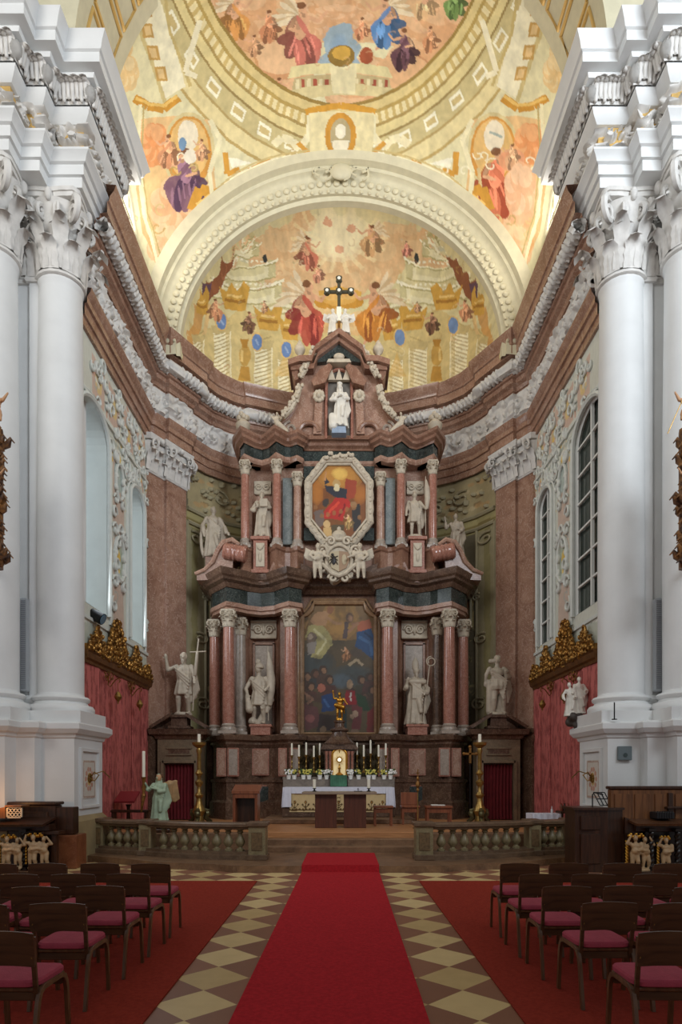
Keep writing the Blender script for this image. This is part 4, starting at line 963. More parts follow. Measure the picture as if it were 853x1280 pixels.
LHs = (LE[:-1][:-1]+[(LE[-2][0], 18.75)], [(2*AX-x, y) for x, y in reversed(LE[:-1][:-1]+[(LE[-2][0], 18.75)])])
for hp in LHs:
    MB().sweep(hp, [(-.3, 6.36), (-.02, 6.36), (-.02, 6.44), (.03, 6.46), (.03, 6.58), (-.3, 6.58)]).build('architrave', pinkm, alt, smooth=25)
    MB().sweep(hp, [(-.3, 6.58), (.0, 6.58), (.0, 6.98), (-.3, 6.98)]).build('frieze', greenm, alt, smooth=0)
MB().box(AX-1.2, AX+1.2, 18.75, 18.95, 6.4, 7.2).build('backing_wall', brownm, alt, smooth=0)
corn = MB().sweep(LP, [(-.9, 6.98), (.03, 6.98), (.08, 7.05), (.1, 7.1), (.22, 7.15), (.24, 7.21), (.3, 7.26), (.34, 7.36), (.36, 7.42), (-.9, 7.46)]).build('cornice', darkm, alt, smooth=25)
# great painting
def panel(name, outline, Y, base, painter, frame_r, frame_mat, nx=90, nz=160, label=None, frame_mb=None, warp=.04):
    xs_ = [p[0] for p in outline]; zs_ = [p[1] for p in outline]
    gx = np.linspace(min(xs_), max(xs_), nx+1); gz = np.linspace(min(zs_), max(zs_), nz+1)
    U = np.tile(gx, nz+1); V_ = np.repeat(gz, nx+1)
    P = Paint(U, V_, base, warp, 4, tr=lambda p: (((p[0]-CX)*Y/F), CZ+(CY-p[1])*Y/F)); painter(P)
    def inside(x, z):
        c = False
        for i in range(len(outline)):
            (x1, y1), (x2, y2) = outline[i], outline[i-1]
            if (y1 > z) != (y2 > z) and x < (x2-x1)*(z-y1)/(y2-y1)+x1: c = not c
        return c
    Fc = []
    for j in range(nz):
        for i in range(nx):
            if inside((gx[i]+gx[i+1])/2, (gz[j]+gz[j+1])/2): a = j*(nx+1)+i; Fc.append((a, a+1, a+nx+2, a+nx+1))
    mb = MB(); mb.add([(x, Y, z) for x, z in zip(U, V_)], Fc, P.C)
    o = mb.build(name, paintmat('oil_paint', .35, .5), alt)
    f = MB(); f.tube([(x, Y-.04, z) for x, z in outline], frame_r, 6, closed=True, sq=1.0) if frame_mb is None else f.join(frame_mb)
    f.build('picture_frame', frame_mat, alt, smooth=30)
    return o
Y1 = 18.7
def opx(pts, Y): return [((x-CX)*Y/F, CZ+(CY-y)*Y/F) for x, y in pts]
out1 = opx([(378, 917), (378, 772), (384, 768), (390, 762), (393, 754), (455, 754), (458, 762), (464, 768), (470, 772), (470, 917)], Y1)
def paint1(P):
    P.mottle(.5, 1.6, (50, 48, 40)); P.poly([(378, 754), (470, 754), (470, 800), (378, 800)], (140, 106, 62), .8); P.soft(425, 775, 24, 26, (186, 140, 74), .9)
    P.soft(395, 830, 26, 18, (70, 78, 78)); P.soft(440, 845, 30, 14, (76, 84, 84)); P.soft(428, 852, 16, 10, (92, 104, 112))
    P.poly([(386, 782), (402, 780), (414, 796), (416, 806), (400, 824), (388, 822), (396, 806), (382, 796)], (176, 164, 106)); P.line([(392, 786), (408, 802), (396, 818)], 3, (210, 200, 150)); P.poly([(398, 764), (412, 764), (408, 782), (392, 782), (386, 776)], (186, 142, 100)); P.ell(413, 762, 4, 5, (150, 100, 66)); P.line([(408, 770), (418, 778), (428, 779)], 3.5, (180, 136, 96)); P.line([(388, 768), (380, 786)], 3, (170, 130, 80))
    P.ell(390, 797, 6, 7, (120, 100, 84)); P.ell(388, 796, 3, 4, (176, 156, 134)); P.poly([(385, 804), (396, 802), (394, 816), (386, 818)], (150, 140, 130))
    P.poly([(446, 778), (462, 774), (466, 786), (448, 790)], (180, 100, 66)); P.poly([(446, 790), (464, 786), (470, 800), (468, 826), (458, 818), (444, 808)], (44, 76, 118)); P.line([(448, 796), (462, 804), (466, 820)], 4, (66, 104, 150)); P.line([(456, 790), (466, 800)], 3, (30, 52, 88)); P.ell(437, 772, 5, 6, (122, 88, 64)); P.ell(438, 773, 3, 4, (176, 132, 98)); P.line([(440, 780), (448, 778), (436, 790)], 3.5, (170, 124, 90)); P.line([(434, 778), (432, 798)], 5, (96, 78, 74))
    P.fig(433, 818, 20, (168, 116, 74)); P.line([(436, 832), (446, 824), (454, 832)], 3.5, (170, 150, 120)); P.ell(446, 816, 8, 5, (90, 74, 60))
    r_ = random.Random(4)
    for (x, y) in ((384, 846), (394, 842), (404, 838), (388, 858), (402, 860), (412, 850), (452, 850), (462, 846), (466, 862), (440, 866), (456, 870), (384, 872)):
        P.ell(x, y, 5.5, 6, (74, 54, 42)); P.ell(x+1, y+1, 3.2, 4, (150, 112, 84) if r_.random() < .6 else (116, 80, 62)); P.poly([(x-7, y+6), (x+7, y+6), (x+9, y+18), (x-9, y+18)], r_.choice([(88, 62, 50), (70, 66, 52), (92, 54, 48), (60, 62, 66)]), .85)
    P.poly([(402, 870), (414, 866), (420, 874), (418, 888), (402, 890)], (40, 66, 112)); P.line([(405, 874), (412, 884)], 3, (66, 100, 150)); P.ell(402, 860, 5, 5, (176, 106, 84))
    P.ell(437, 856, 4, 6, (176, 146, 116)); P.poly([(433, 863), (444, 863), (446, 880), (430, 882)], (150, 34, 40)); P.line([(439, 866), (439, 876)], 2, (220, 210, 200)); P.poly([(446, 866), (458, 870), (462, 888), (448, 886)], (46, 70, 44)); P.poly([(460, 890), (470, 880), (470, 916), (458, 916)], (122, 44, 40)); P.poly([(440, 880), (454, 884), (450, 912), (440, 912)], (116, 58, 56)); P.ell(444, 892, 4, 4, (180, 150, 124)); P.ell(440, 896, 3, 3, (170, 140, 114))
    P.poly([(380, 880), (396, 884), (404, 904), (382, 914)], (110, 68, 66)); P.ell(388, 898, 6, 5, (150, 92, 88)); P.poly([(400, 892), (420, 894), (418, 914), (396, 914)], (66, 52, 50)); P.ell(404, 912, 4, 4, (140, 116, 92)); P.ell(444, 914, 5, 4, (130, 104, 84)); P.poly([(424, 884), (434, 884), (434, 912), (424, 912)], (44, 58, 54)); P.line([(380, 866), (392, 874), (384, 880)], 3, (160, 116, 92)); P.mottle(.5, 3.5, (60, 52, 42)); P.C *= .72
fr1 = MB(); of = [(x, z) for x, z in out1]
fr1.tube([(x, Y1-.03, z) for x, z in of], .07, 8, closed=True); 
fo = opx([(374, 919), (374, 768), (381, 764), (386, 757), (390, 750), (458, 750), (462, 757), (467, 764), (474, 768), (474, 919)], Y1)
fr1.tube([(x, Y1-.01, z) for x, z in fo], .05, 6, closed=True)
panel('painting', out1, Y1, (96, 80, 56), paint1, .07, marble('frame_marble', (120, 92, 68), (156, 124, 92), (190, 160, 130), 3), frame_mb=fr1)
# stage 3: upper storey
UE = [(-2.92, 19.9), (-2.92, 18.85), (-2.86, 18.55), (-2.7, 18.24), (-2.46, 18.5), (-2.24, 18.62), (-2.02, 18.5), (-1.78, 18.16), (-1.56, 18.42), (-1.4, 18.45), (-1.2, 18.32), (-1.04, 18.5), (-1.02, 18.68), (0, 18.68)]
UP = mirp([(x+AX, y) for x, y in UE], AX)
MB().sweep(UP, [(-.7, 7.45), (.08, 7.45), (.08, 7.62), (.02, 7.68), (.02, 8.12), (.06, 8.16), (.08, 8.26), (-.7, 8.28)]).build('attic_base', brownm, alt, smooth=25)
UB = [(-2.95, 19.9), (-2.9, 18.95), (-2.55, 18.8), (-2.45, 18.95), (-2.0, 18.95), (-1.95, 18.8), (-1.6, 18.8), (-1.3, 18.8), (-1.05, 18.75), (-1.0, 18.85), (0, 18.85)]
MB().sweep(mirp([(x+AX, y) for x, y in UB], AX), [(-.4, 8.2), (0, 8.2), (0, 10.8), (-.4, 10.8)]).build('attic_wall', pinkm, alt, smooth=0)
for q in (-1, 1):
    for (dx, y, r, mm) in ((2.7, 18.42, .12, redm), (1.78, 18.38, .12, redm), (1.2, 18.5, .12, pinkm)):
        small_column(AX+q*dx, y, r, 8.5, 10.35 if dx > 1.5 else 10.05, .4, mm, n=20)
    x0, x1 = sorted((AX+q*1.36, AX+q*1.64)); MB().box(x0, x1, 18.66, 18.8, 8.45, 10.4, .02).build('slate_panel', marble('slate_marble', (104, 112, 112), (140, 146, 142), (176, 180, 176), 3) if 'slate_marble' not in MATS else MATS['slate_marble'], alt, smooth=0)
    x0, x1 = sorted((AX+q*2.0, AX+q*2.5)); b = MB().box(x0, x1, 18.85, 18.97, 10.0, 10.4, .02)
    for k in (-1, 1): b.tube([(u, 18.83, v) for u, v in spiral(((x0+x1)/2+k*.12, 10.2), .11, 0 if k > 0 else PI, 1.5, 18, k)], .025, 6)
    b.build('scroll_panel', stonec, alt)
    xc = (x0+x1)/2
    MB().box(xc-.2, xc+.2, 18.3, 18.75, 7.5, 8.45, .015).box(xc-.27, xc+.27, 18.24, 18.8, 8.45, 8.55, .015).box(xc-.25, xc+.25, 18.26, 18.8, 7.5, 7.6, .01).build('statue_pedestal', redm, alt, smooth=0)
    d = MB().box(xc-.12, xc+.12, 18.27, 18.31, 7.68, 8.36, .01); d.tube([(xc-.1, 18.26, 8.3), (xc-.05, 18.25, 8.2), (xc, 18.25, 8.16), (xc+.05, 18.25, 8.2), (xc+.1, 18.26, 8.3)], .02, 6); d.ell((xc, 18.25, 7.95), (.04, .02, .14), 8, 6); d.build('pedestal_relief', stonec, alt)
MB().sweep(UP, [(-.6, 10.74), (-.02, 10.74), (.02, 10.8), (.02, 10.88), (-.6, 10.88)]).build('attic_architrave', pinkm, alt, smooth=25)
MB().sweep(UP, [(-.6, 10.88), (-.01, 10.88), (-.01, 11.2), (-.6, 11.2)]).build('attic_frieze', greenm, alt, smooth=0)
MB().sweep(UP, [(-.9, 11.18), (.02, 11.18), (.05, 11.23), (.13, 11.28), (.15, 11.35), (.21, 11.4), (.23, 11.48), (-.9, 11.52)]).build('attic_cornice', brownm, alt, smooth=25)
# octagonal painting
Y2 = 18.5
def octa(x0, x1, y0, y1, c, d): return [(x0, y0+d), (x0+c, y0), (x1-c, y0), (x1, y0+d), (x1, y1-d), (x1-c, y1), (x0+c, y1), (x0, y1-d)]
oc = opx(octa(389, 459, 581, 674, 20, 25), Y2)
def paint2(P):
    P.mottle(.5, 2.2, (100, 56, 26)); P.soft(424, 596, 30, 18, (186, 130, 56)); P.soft(425, 592, 10, 8, (222, 180, 90)); P.soft(396, 615, 9, 16, (176, 110, 40)); P.soft(450, 618, 9, 14, (170, 104, 40))
    P.poly([(432, 598), (446, 600), (444, 622), (430, 628)], (150, 62, 36)); P.poly([(406, 606), (412, 602), (408, 596), (406, 600), (408, 614), (418, 622), (434, 624), (434, 612), (422, 608)], (44, 44, 52)); P.ell(421, 604, 5, 5, (180, 146, 90)); P.ell(421, 609, 3.5, 5, (206, 190, 150))
    P.poly([(420, 622), (436, 624), (440, 632), (432, 640), (428, 652), (416, 648), (404, 648), (402, 642), (412, 632)], (172, 40, 30)); P.line([(424, 628), (412, 640), (408, 646)], 3, (206, 66, 44)); P.line([(432, 630), (424, 646)], 2.5, (126, 24, 22)); P.line([(407, 600), (408, 590)], 2.5, (180, 130, 84))
    P.poly([(440, 632), (450, 630), (452, 660), (442, 664)], (48, 42, 40)); P.ell(442, 631, 4, 4, (150, 112, 74)); P.ell(407, 628, 4, 5, (60, 50, 44)); P.poly([(392, 640), (404, 636), (406, 656), (396, 660)], (110, 92, 84)); P.ell(409, 655, 4, 5, (206, 170, 116)); P.poly([(405, 660), (414, 658), (416, 670), (404, 672)], (196, 160, 104)); P.poly([(414, 656), (430, 656), (430, 668), (416, 668)], (84, 70, 46)); P.fig(436, 652, 20, (170, 136, 80))
    for k in range(8): P.ell(394+k*8, 634+(k*37 % 13), 2.5, 3, (150, 104, 60), .7)
fo = MB(); o1 = opx(octa(385, 463, 575, 680, 21, 27), Y2-.05)
pts = [];
for i in range(8):
    a, b = o1[i], o1[(i+1) % 8]
    for k in range(10): pts.append((a[0]+(b[0]-a[0])*k/10, Y2-.05, a[1]+(b[1]-a[1])*k/10))
fo.tube(pts, [.1+.012*math.sin(i*2.1) for i in range(80)], 10, closed=True)
fo.tube([(x, Y2-.03, z) for x, z in oc], .04, 6, closed=True)
for i in range(56):
    k = i/56*80; p = pts[int(k)]; fo.ell((p[0], p[1]-.1, p[2]), (.035, .025, .035), 6, 4)
r_ = random.Random(2)
for k in range(14): fo.ell(((424+(k-6.5)*2.6-CX)*Y2/F, Y2-.17, CZ+(CY-573-r_.uniform(-3, 3))*Y2/F), (.05, .05, .06), 8, 6)
panel('painting', oc, Y2, (122, 72, 32), paint2, .1, stonec, 80, 100, frame_mb=fo)
for q in (-1, 1):
    for z in ((583, 600), (660, 676)):
        x0, x1 = sorted(((424+q*44-CX)*18.62/F, (424+q*30-CX)*18.62/F)); MB().box(x0, x1, 18.6, 18.66, CZ+(CY-z[1])*18.62/F, CZ+(CY-z[0])*18.62/F, .01).build('green_inlay', greenm, alt, smooth=0)
# coat of arms cartouche with putti is a sculpture of its own further down
# gable
YG = 18.45
def gx(pts, Y=YG): return opx(pts, Y)
body = [(341, 549), (341, 536), (350, 531), (361, 522), (369, 510), (373, 496), (374, 478), (372, 466), (374, 452), (474, 452), (476, 466), (474, 478), (475, 496), (479, 510), (487, 522), (498, 531), (507, 536), (507, 549)]
MB().prism(gx(body), YG, YG+.7).build('gable', pinkm, alt, smooth=25)
rim = MB()
for sg in (body[1:9], body[10:17]): rim.tube([(x, YG-.02, z) for x, z in gx(sg)], .05, 6)
rim.tube([(x, YG-.03, z) for x, z in gx([(341, 548), (507, 548)])], .06, 6)
rim.build('gable_moulding', brownm, alt)
# pediment: raking cornice with flat ends
def rake(pts, th, y0, y1):
    a = gx(pts, YG-.2); return MB().prism(a+[(x, z-th) for x, z in reversed(a)], y0, y1)
rk = rake([(361, 455), (376, 450), (390, 450), (395, 437), (424, 416), (453, 437), (458, 450), (472, 450), (487, 455)], .16, YG-.42, YG+.8)
rk.join(rake([(364, 459), (392, 457), (398, 442), (424, 423), (450, 442), (456, 457), (484, 459)], .14, YG-.3, YG+.8)); rk.build('pediment', brownm, alt, smooth=0)
MB().prism(gx([(392, 458), (400, 446), (424, 430), (448, 446), (456, 458), (440, 456), (424, 444), (408, 456)], YG), YG-.16, YG+.1).build('pediment_panel', greenm, alt, smooth=0)
for q in (-1, 1):
    X = lambda x: 424+q*(x-424)
    MB().prism(gx([(X(474), 458), (X(484), 458), (X(482), 474), (X(478), 482), (X(474), 480)], YG), YG-.25, YG+.4).build('pediment_bracket', brownm, alt, smooth=0)
    # volutes at the foot
    v = MB(); v.tube([(a, YG-.1, b) for a, b in [((X(446+0)-CX)*YG/F+q*.0+dx, dz) for dx, dz in [(q*(.35+.28*math.cos(t)), CZ+(CY-543)*YG/F+.28*math.sin(t)) for t in np.linspace(0, PI, 14)]]], .07, 8)
    v.build('volute', brownm, alt)
    w = MB(); w.tube([(a, YG-.03, b) for a, b in [(u, z) for u, z in spiral(((X(485)-CX)*YG/F, CZ+(CY-537)*YG/F), .22, PI/2, 1.4, 20, -q)]], .04, 6); w.build('scroll', greym, alt)
    n_ = MB().prism(gx([(X(441), 486), (X(455), 490), (X(458), 484), (X(448), 470), (X(436), 462), (X(432), 466)]), YG-.3, YG).build('niche_hood', brownm, alt, smooth=0)
    MB().prism(gx([(X(444), 490), (X(453), 492), (X(456), 545), (X(446), 545)]), YG-.12, YG).build('niche_pilaster', pinkm, alt, smooth=0)
    h = MB()
    for k in range(9): a = 2*PI*k/9; h.ell(((X(449)-CX)*YG/F+.11*math.cos(a), YG-.16, CZ+(CY-499)*YG/F+.12*math.sin(a)), (.07, .06, .07), 8, 6)
    h.ell(((X(449)-CX)*YG/F, YG-.18, CZ+(CY-499)*YG/F), (.08, .1, .1), 10, 8); h.build('cherub_head', stonec, alt)
    # fruit garlands: upper and lower
    g = MB()
    for pl in ([(X(452), 437), (X(460), 448), (X(466), 462), (X(472), 472)], [(X(473), 484), (X(477), 498), (X(484), 512), (X(494), 522)]):
        pp = gx(pl, YG-.2); 
        for k in range(34):
            t = k/33*(len(pp)-1); i = min(int(t), len(pp)-2); u = t-i; x = pp[i][0]+(pp[i+1][0]-pp[i][0])*u; z = pp[i][1]+(pp[i+1][1]-pp[i][1])*u
            g.ell((x+r_.uniform(-.08, .08), YG-.32+r_.uniform(-.04, .06), z+r_.uniform(-.04, .04)), (.055, .06, .06), 7, 5)
        g.tube([(x, YG-.25, z) for x, z in pp], .09, 8)
    g.build('garland', stonec, alt)
ni = MB(); arc = gx([(408, 549), (408, 482)]+[(424-16*math.cos(PI*k/12), 482-20*math.sin(PI*k/12)) for k in range(1, 12)]+[(440, 482), (440, 549)], YG-.05)
ni.tube([(x, YG-.05, z) for x, z in arc], .05, 6); ni.build('niche_arch', redm, alt)
MB().prism(arc, YG-.02, YG+.01).build('niche', mat('niche_grey', (112, 106, 98), .7, noise=.3, scale=4), alt, smooth=0)
kk = MB()
for dx in (-9, 0, 9): kk.prism(gx([(424+dx-4.5, 480), (424+dx, 466), (424+dx+4.5, 480)], YG), YG-.2, YG-.08)
kk.prism(gx([(409, 462), (439, 462), (437, 458), (411, 458)], YG), YG-.34, YG); kk.ell(((424-CX)*YG/F, YG-.25, CZ+(CY-453)*YG/F), (.16, .08, .1), 10, 6); kk.build('keystone_ornament', stonec, alt)
MB().prism(gx([(415, 549), (416, 541), (432, 541), (433, 549)], YG), YG-.35, YG).build('niche_pedestal', mat('blue_grey_stone', (150, 165, 185), .3, noise=.2), alt, smooth=0)
# scroll volutes on the ends of the main cornice
for q in (-1, 1):
    s_ = MB(); X = lambda x: 424+q*(x-424); Yv_ = 18.35
    cur = gx([(X(600), 722), (X(588), 718), (X(579), 708), (X(573), 694), (X(566), 684), (X(556), 682), (X(548), 688), (X(547), 698), (X(555), 702), (X(556), 716), (X(548), 726), (X(600), 728)], Yv_)
    s_.prism(cur, Yv_-.2, Yv_+.5)
    s_.build('scroll_buttress', brownm, alt, smooth=30)
    e_ = MB(); e_.tube([(x, Yv_-.22, z+.04) for x, z in gx([(X(602), 722), (X(590), 717), (X(580), 707), (X(574), 693), (X(567), 683), (X(556), 680), (X(547), 686)], Yv_)], [.05, .06, .07, .07, .08, .08, .05], 8); e_.build('scroll_edge', pinkm, alt)
    rl = MB(); zc = CZ+(CY-692)*Yv_/F; x0 = (X(566)-CX)*Yv_/F; x1 = (X(538)-CX)*Yv_/F
    rl.tube([(x0+(x1-x0)*t, Yv_-.25, zc-.12*t) for t in np.linspace(0, 1, 13)], [.2+.035*abs(math.sin(i*PI/2.4)) for i in range(13)], 14)
    rl.build('scroll_roll', redm, alt)
    b_ = MB(); b_.prism(gx([(X(530), 729), (X(490), 729), (X(493), 708), (X(506), 704), (X(512), 718), (X(528), 722)], 18.3), 18.2, 18.7); b_.build('attic_socle', brownm, alt, smooth=20)
    u = MB().prism(gx([(X(432), 728), (X(470), 719), (X(472), 706), (X(462), 710), (X(448), 718)], 18.2), 18.05, 18.4); u.build('broken_pediment', darkm, alt, smooth=0)
# central frieze line above the painting
# altar table, gradine and tabernacle
mensa = MB().box(AX-1.5, AX+1.5, 17.05, 17.8, .6, 1.38, .02); mensa.build('mensa', darkm, alt, smooth=0)
MB().box(AX-1.52, AX-.24, 17.45, 18.2, 1.38, 1.64, .02).join(MB().box(AX+.24, AX+1.52, 17.45, 18.2, 1.38, 1.64, .02)).box(AX-1.54, AX+1.54, 17.5, 18.2, 1.6, 1.68, .01).build('gradine', marble('gradine_stone', (104, 94, 86), (134, 122, 110), (160, 148, 136), 4), alt, smooth=0)
Yt = 17.55
tb = MB().prism(gx([(406, 974), (406, 936), (443, 936), (443, 974)], Yt), Yt, Yt+.6); tb.prism(gx([(401, 937), (404, 931), (445, 931), (448, 937)], Yt), Yt-.12, Yt+.7)
tab = tb.build('tabernacle', darkm, alt, smooth=0)
xs0 = (424.5-CX)*Yt/F; zt = CZ+(CY-931)*Yt/F
MB().lathe([(.42, 0), (.44, .05), (.36, .12), (.27, .2), (.22, .3), (.2, .36), (.26, .4), (.26, .44), (.14, .5), (.13, .6), (.16, .64), (.16, .68)], xs0, Yt+.25, zt, 24).build('dome', darkm, tab)
for px in (408.5, 413, 436, 440.5): MB().lathe([(.035, 0), (.03, .55), (.045, .62), (.05, .68)], (px-CX)*Yt/F, Yt-.03, CZ+(CY-970)*Yt/F, 10).build('colonnette', redm, tab)
nic = gx([(415.5, 970), (415.5, 944)]+[(424.5-9*math.cos(PI*k/10), 944-8*math.sin(PI*k/10)) for k in range(1, 10)]+[(433.5, 944), (433.5, 970)], Yt)
MB().prism(nic, Yt-.03, Yt-.01).build('exposition_niche', mat('glowing_silk', (236, 214, 160), .5, emit=.35, noise=.15), tab, smooth=0)  # niche brightness is emission put into the silk; no lamp stands here
fr_ = MB(); fr_.tube([(x, Yt-.05, z) for x, z in nic], .03, 8); 
fr_.build('niche_frame', gold, tab)
for q in (-1, 1):
    for (dx, w_) in ((.62, .22), (1.1, .2)):
        g = MB(); r2 = random.Random(int(dx*100)+q)
        for k in range(14):
            t = r2.uniform(-1, 1); zz_ = 1.75+r2.uniform(0, .75)*(1-abs(t)*.4); g.tube([(AX+q*dx+t*w_, 17.98, zz_), (AX+q*dx+t*w_*1.3+.03, 17.95, zz_+.1), (AX+q*dx+t*w_*.9, 17.94, zz_+.17)], [.03, .035, .01], 6)
        g.prism([(AX+q*dx-w_, 1.7), (AX+q*dx+w_, 1.7), (AX+q*dx+w_*.9, 2.3), (AX+q*dx, 2.6), (AX+q*dx-w_*.9, 2.3)], 18.0, 18.05)
        g.build('gilded_reliquary_panel', mat('dim_gilding', (72, 58, 28), .5, .4, noise=.5, scale=9), alt)
# side portals of the altar with statues above ------------------------------------------------
for q in (-1, 1):
    Xc = AX+q*4.39; Yp = 17.6
    root = empty('side_portal', (Xc, Yp, .48), ('dark marble side portal with red curtain, left of the high altar' if q < 0 else 'dark marble side portal with red curtain, right of the high altar'), 'doorway', 'side portals of the high altar')
    b = MB(); b.prism([(Xc-.6, .48), (Xc-.42, .48), (Xc-.42, 2.05), (Xc+.42, 2.05), (Xc+.42, .48), (Xc+.6, .48), (Xc+.6, 2.75), (Xc-.6, 2.75)], Yp, Yp+.5)
    b.build('surround', marble('portal_stone', (98, 84, 66), (130, 112, 88), (150, 134, 110), 3) if 'portal_stone' not in MATS else MATS['portal_stone'], root, smooth=0)
    f = MB()
    for (a0, a1, c, d) in ((-.46, .46, 2.05, 2.13), (-.5, -.42, .48, 2.13), (.42, .5, .48, 2.13), (-.34, .34, 2.44, 2.5), (-.34, .34, 2.26, 2.31)): f.box(Xc+a0, Xc+a1, Yp-.05, Yp, c, d, .01)
    f.build('architrave', MATS['portal_stone'], root, smooth=0)
    MB().box(Xc-.28, Xc+.28, Yp-.03, Yp, 2.31, 2.44).build('inscription_panel', darkm, root, smooth=0)
    MB().sweep([(Xc-.62, Yp+.5), (Xc-.62, Yp-.02), (Xc+.62, Yp-.02), (Xc+.62, Yp+.5)][::1], [(-.3, 2.72), (.02, 2.72), (.06, 2.8), (.16, 2.84), (.18, 2.92), (.2, 2.98), (-.3, 3.0)]).build('cornice', darkm, root, smooth=0)
    for k in (-1, 1):
        MB().prism([(Xc+k*.74, 3.0), (Xc+k*.2, 3.34), (Xc+k*.2, 3.44), (Xc+k*.8, 3.06)], Yp-.14, Yp+.4).build('pediment_rake', darkm, root, smooth=0)
    MB().box(Xc-.3, Xc+.3, Yp-.06, Yp+.42, 3.0, 3.08, .01).box(Xc-.22, Xc+.22, Yp-.02, Yp+.4, 3.08, 3.3, .01).box(Xc-.28, Xc+.28, Yp-.08, Yp+.42, 3.3, 3.38, .01).build('statue_pedestal', darkm, root, smooth=0)
    MB().box(Xc-.42, Xc+.42, Yp+.3, Yp+.34, .48, 2.1).build('door_panel', darkm, root, smooth=0)
    MB().grid(lambda u, v: (Xc-.42+.84*u, Yp+.14+.035*math.sin(u*2*PI*9+.5*math.sin(v*4)), .5+1.52*v), 110, 6).build('curtain', mat('red_curtain', (116, 26, 34), .8, noise=.3, scale=4), root)
# flanking block between portal and retable carries tall pilaster strip (dark wainscot)
for q in (-1, 1):
    x0, x1 = sorted((q*5.34, q*5.22)); 
# ================================================================== figures
def fingers(mb, w, d, L, r):
    """palm and five fingers of a sculpted hand, at wrist w pointing along d"""
    d = Vector(d).normalized(); side_ = d.cross(Vector((0, 1, 0)))
    if side_.length < .2: side_ = d.cross(Vector((1, 0, 0)))
    side_.normalize(); w = Vector(w); palm = w+d*L*.45
    mb.cap(w, palm, r*1.2, r*1.35, 8)
    for k, (o, ln) in enumerate(((-.75, .42), (-.25, .52), (.25, .55), (.75, .48))):
        a = palm+side_*o*r*1.1; b = a+d*L*ln*.55; c = b+(d*.7+Vector((0, -.5, -.2)))*L*ln*.45
        mb.cap(a, b, r*.42, r*.4, 6); mb.cap(b, c, r*.4, r*.32, 6)
    a = w+d*L*.15+side_*r*1.1; mb.cap(a, a+(d*.5+side_*.8)*L*.4, r*.45, r*.36, 6)
def body(h, arms=None, robe='long', lean=0.0, chub=1.0, hair='short', beard=False, legs=None, look=0.0, cloak=True, seat=False):
    """continuous standing figure of height h, facing -Y; arms: [(elbow, hand), (elbow, hand)] in fractions, viewer's left first"""
    m = MB(); E = lambda x, y, z: (x*h, y*h, z*h)
    c = chub; sh = lambda z: lean*math.sin(z*PI)          # contrapposto sway
    fold = lambda a, z: 1+.085*math.sin(9*a+3*z/h)+.05*math.sin(17*a-5*z/h)
    if robe == 'long':
        m.lathe([(.175*h, .0), (.17*h, .03*h), (.145*h, .2*h), (.128*h, .36*h), (.12*h, .5*h), (.1*h, .6*h), (.105*h, .7*h), (.1*h, .77*h), (.05*h, .83*h)], sh(.4)*h, 0, 0, 40, 1.1, .82, fold)
        for x in (-.06, .07): m.ell(E(x, -.13, .015), (.035*h, .07*h, .025*h), 8, 6)
        m.cap(E(.05+lean, -.09, .42), E(.06, -.13, .22), .05*h, .04*h)       # forward knee under the cloth
    else:
        L_ = legs or [((-.055, 0, .5), (-.07, -.03, .27), (-.075, .0, .045)), ((.055, 0, .5), (.085, -.06, .28), (.1, .0, .045))]
        for (a, b, d) in L_:
            m.cap(E(*a), E(*b), .062*h*c, .045*h*c); m.cap(E(*b), E(*d), .046*h*c, .028*h*c)
            m.ell(E(b[0], b[1]-.005, b[2]), .045*h*c, 8, 6); m.ell(E((b[0]+d[0])/2, (b[1]+d[1])/2+.015, (b[2]*.65+d[2]*.35)), (.042*h*c, .045*h*c, .07*h), 8, 6)
            m.ell(E(d[0], d[1]-.04, d[2]-.02), (.03*h*c, .068*h, .024*h), 8, 6)
        m.ell(E(sh(.5), 0, .51), (.105*h*c, .08*h*c, .075*h), 12, 8)
        if robe == 'tunic':
            m.lathe([(.135*h, .32*h), (.14*h, .34*h), (.12*h, .45*h), (.1*h, .56*h), (.112*h, .66*h), (.108*h, .74*h), (.06*h, .81*h)], sh(.5)*h, 0, 0, 40, 1.12, .85, fold)
    m.ell(E(sh(.6), 0, .62), (.1*h*c, .072*h*c, .1*h), 12, 8)
    m.ell(E(sh(.7), -.008, .715), (.12*h*c, .082*h*c, .095*h), 12, 8)
    for s_ in (-1, 1): m.ell(E(s_*.118*c+sh(.7), 0, .775), .044*h*c, 8, 6)
    m.cap(E(sh(.75), 0, .78), E(sh(.8), -.012, .865), .042*h, .036*h)
    hx = sh(.9)+look*.01; hr = 1.0 if c <= 1 else 1.25
    m.ell(E(hx, -.015, .925), (.05*h*hr, .058*h*hr, .07*h*hr), 14, 10)
    m.ell(E(hx+look*.02, -.07*hr, .915), (.011*h, .018*h, .02*h), 6, 5)       # nose
    m.ell(E(hx+look*.015, -.058*hr, .888), (.02*h, .014*h, .008*h), 6, 4)      # mouth
    for s_ in (-1, 1):
        m.ell(E(hx+s_*.02+look*.015, -.066*hr, .937), (.012*h, .01*h, .006*h), 6, 4); m.ell(E(hx+s_*.052*hr, -.01, .92), (.008*h, .016*h, .02*h), 6, 4)
    rr = random.Random(int(h*1000))
    if hair in ('short', 'long', 'curly'):
        for k in range(22):
            a = rr.uniform(0, 2*PI); e = rr.uniform(.1, 1.4); y = math.sin(a)*math.cos(e)
            if y < -.55 and e < .8: continue
            m.ell(E(hx+.048*hr*math.cos(a)*math.cos(e), -.005+.052*hr*y, .94+.06*hr*math.sin(e)), .019*h*hr, 6, 5)
        if hair == 'long':
            for s_ in (-1, 1): m.cap(E(hx+s_*.045, .02, .93), E(hx+s_*.06, .02, .82), .026*h, .02*h)
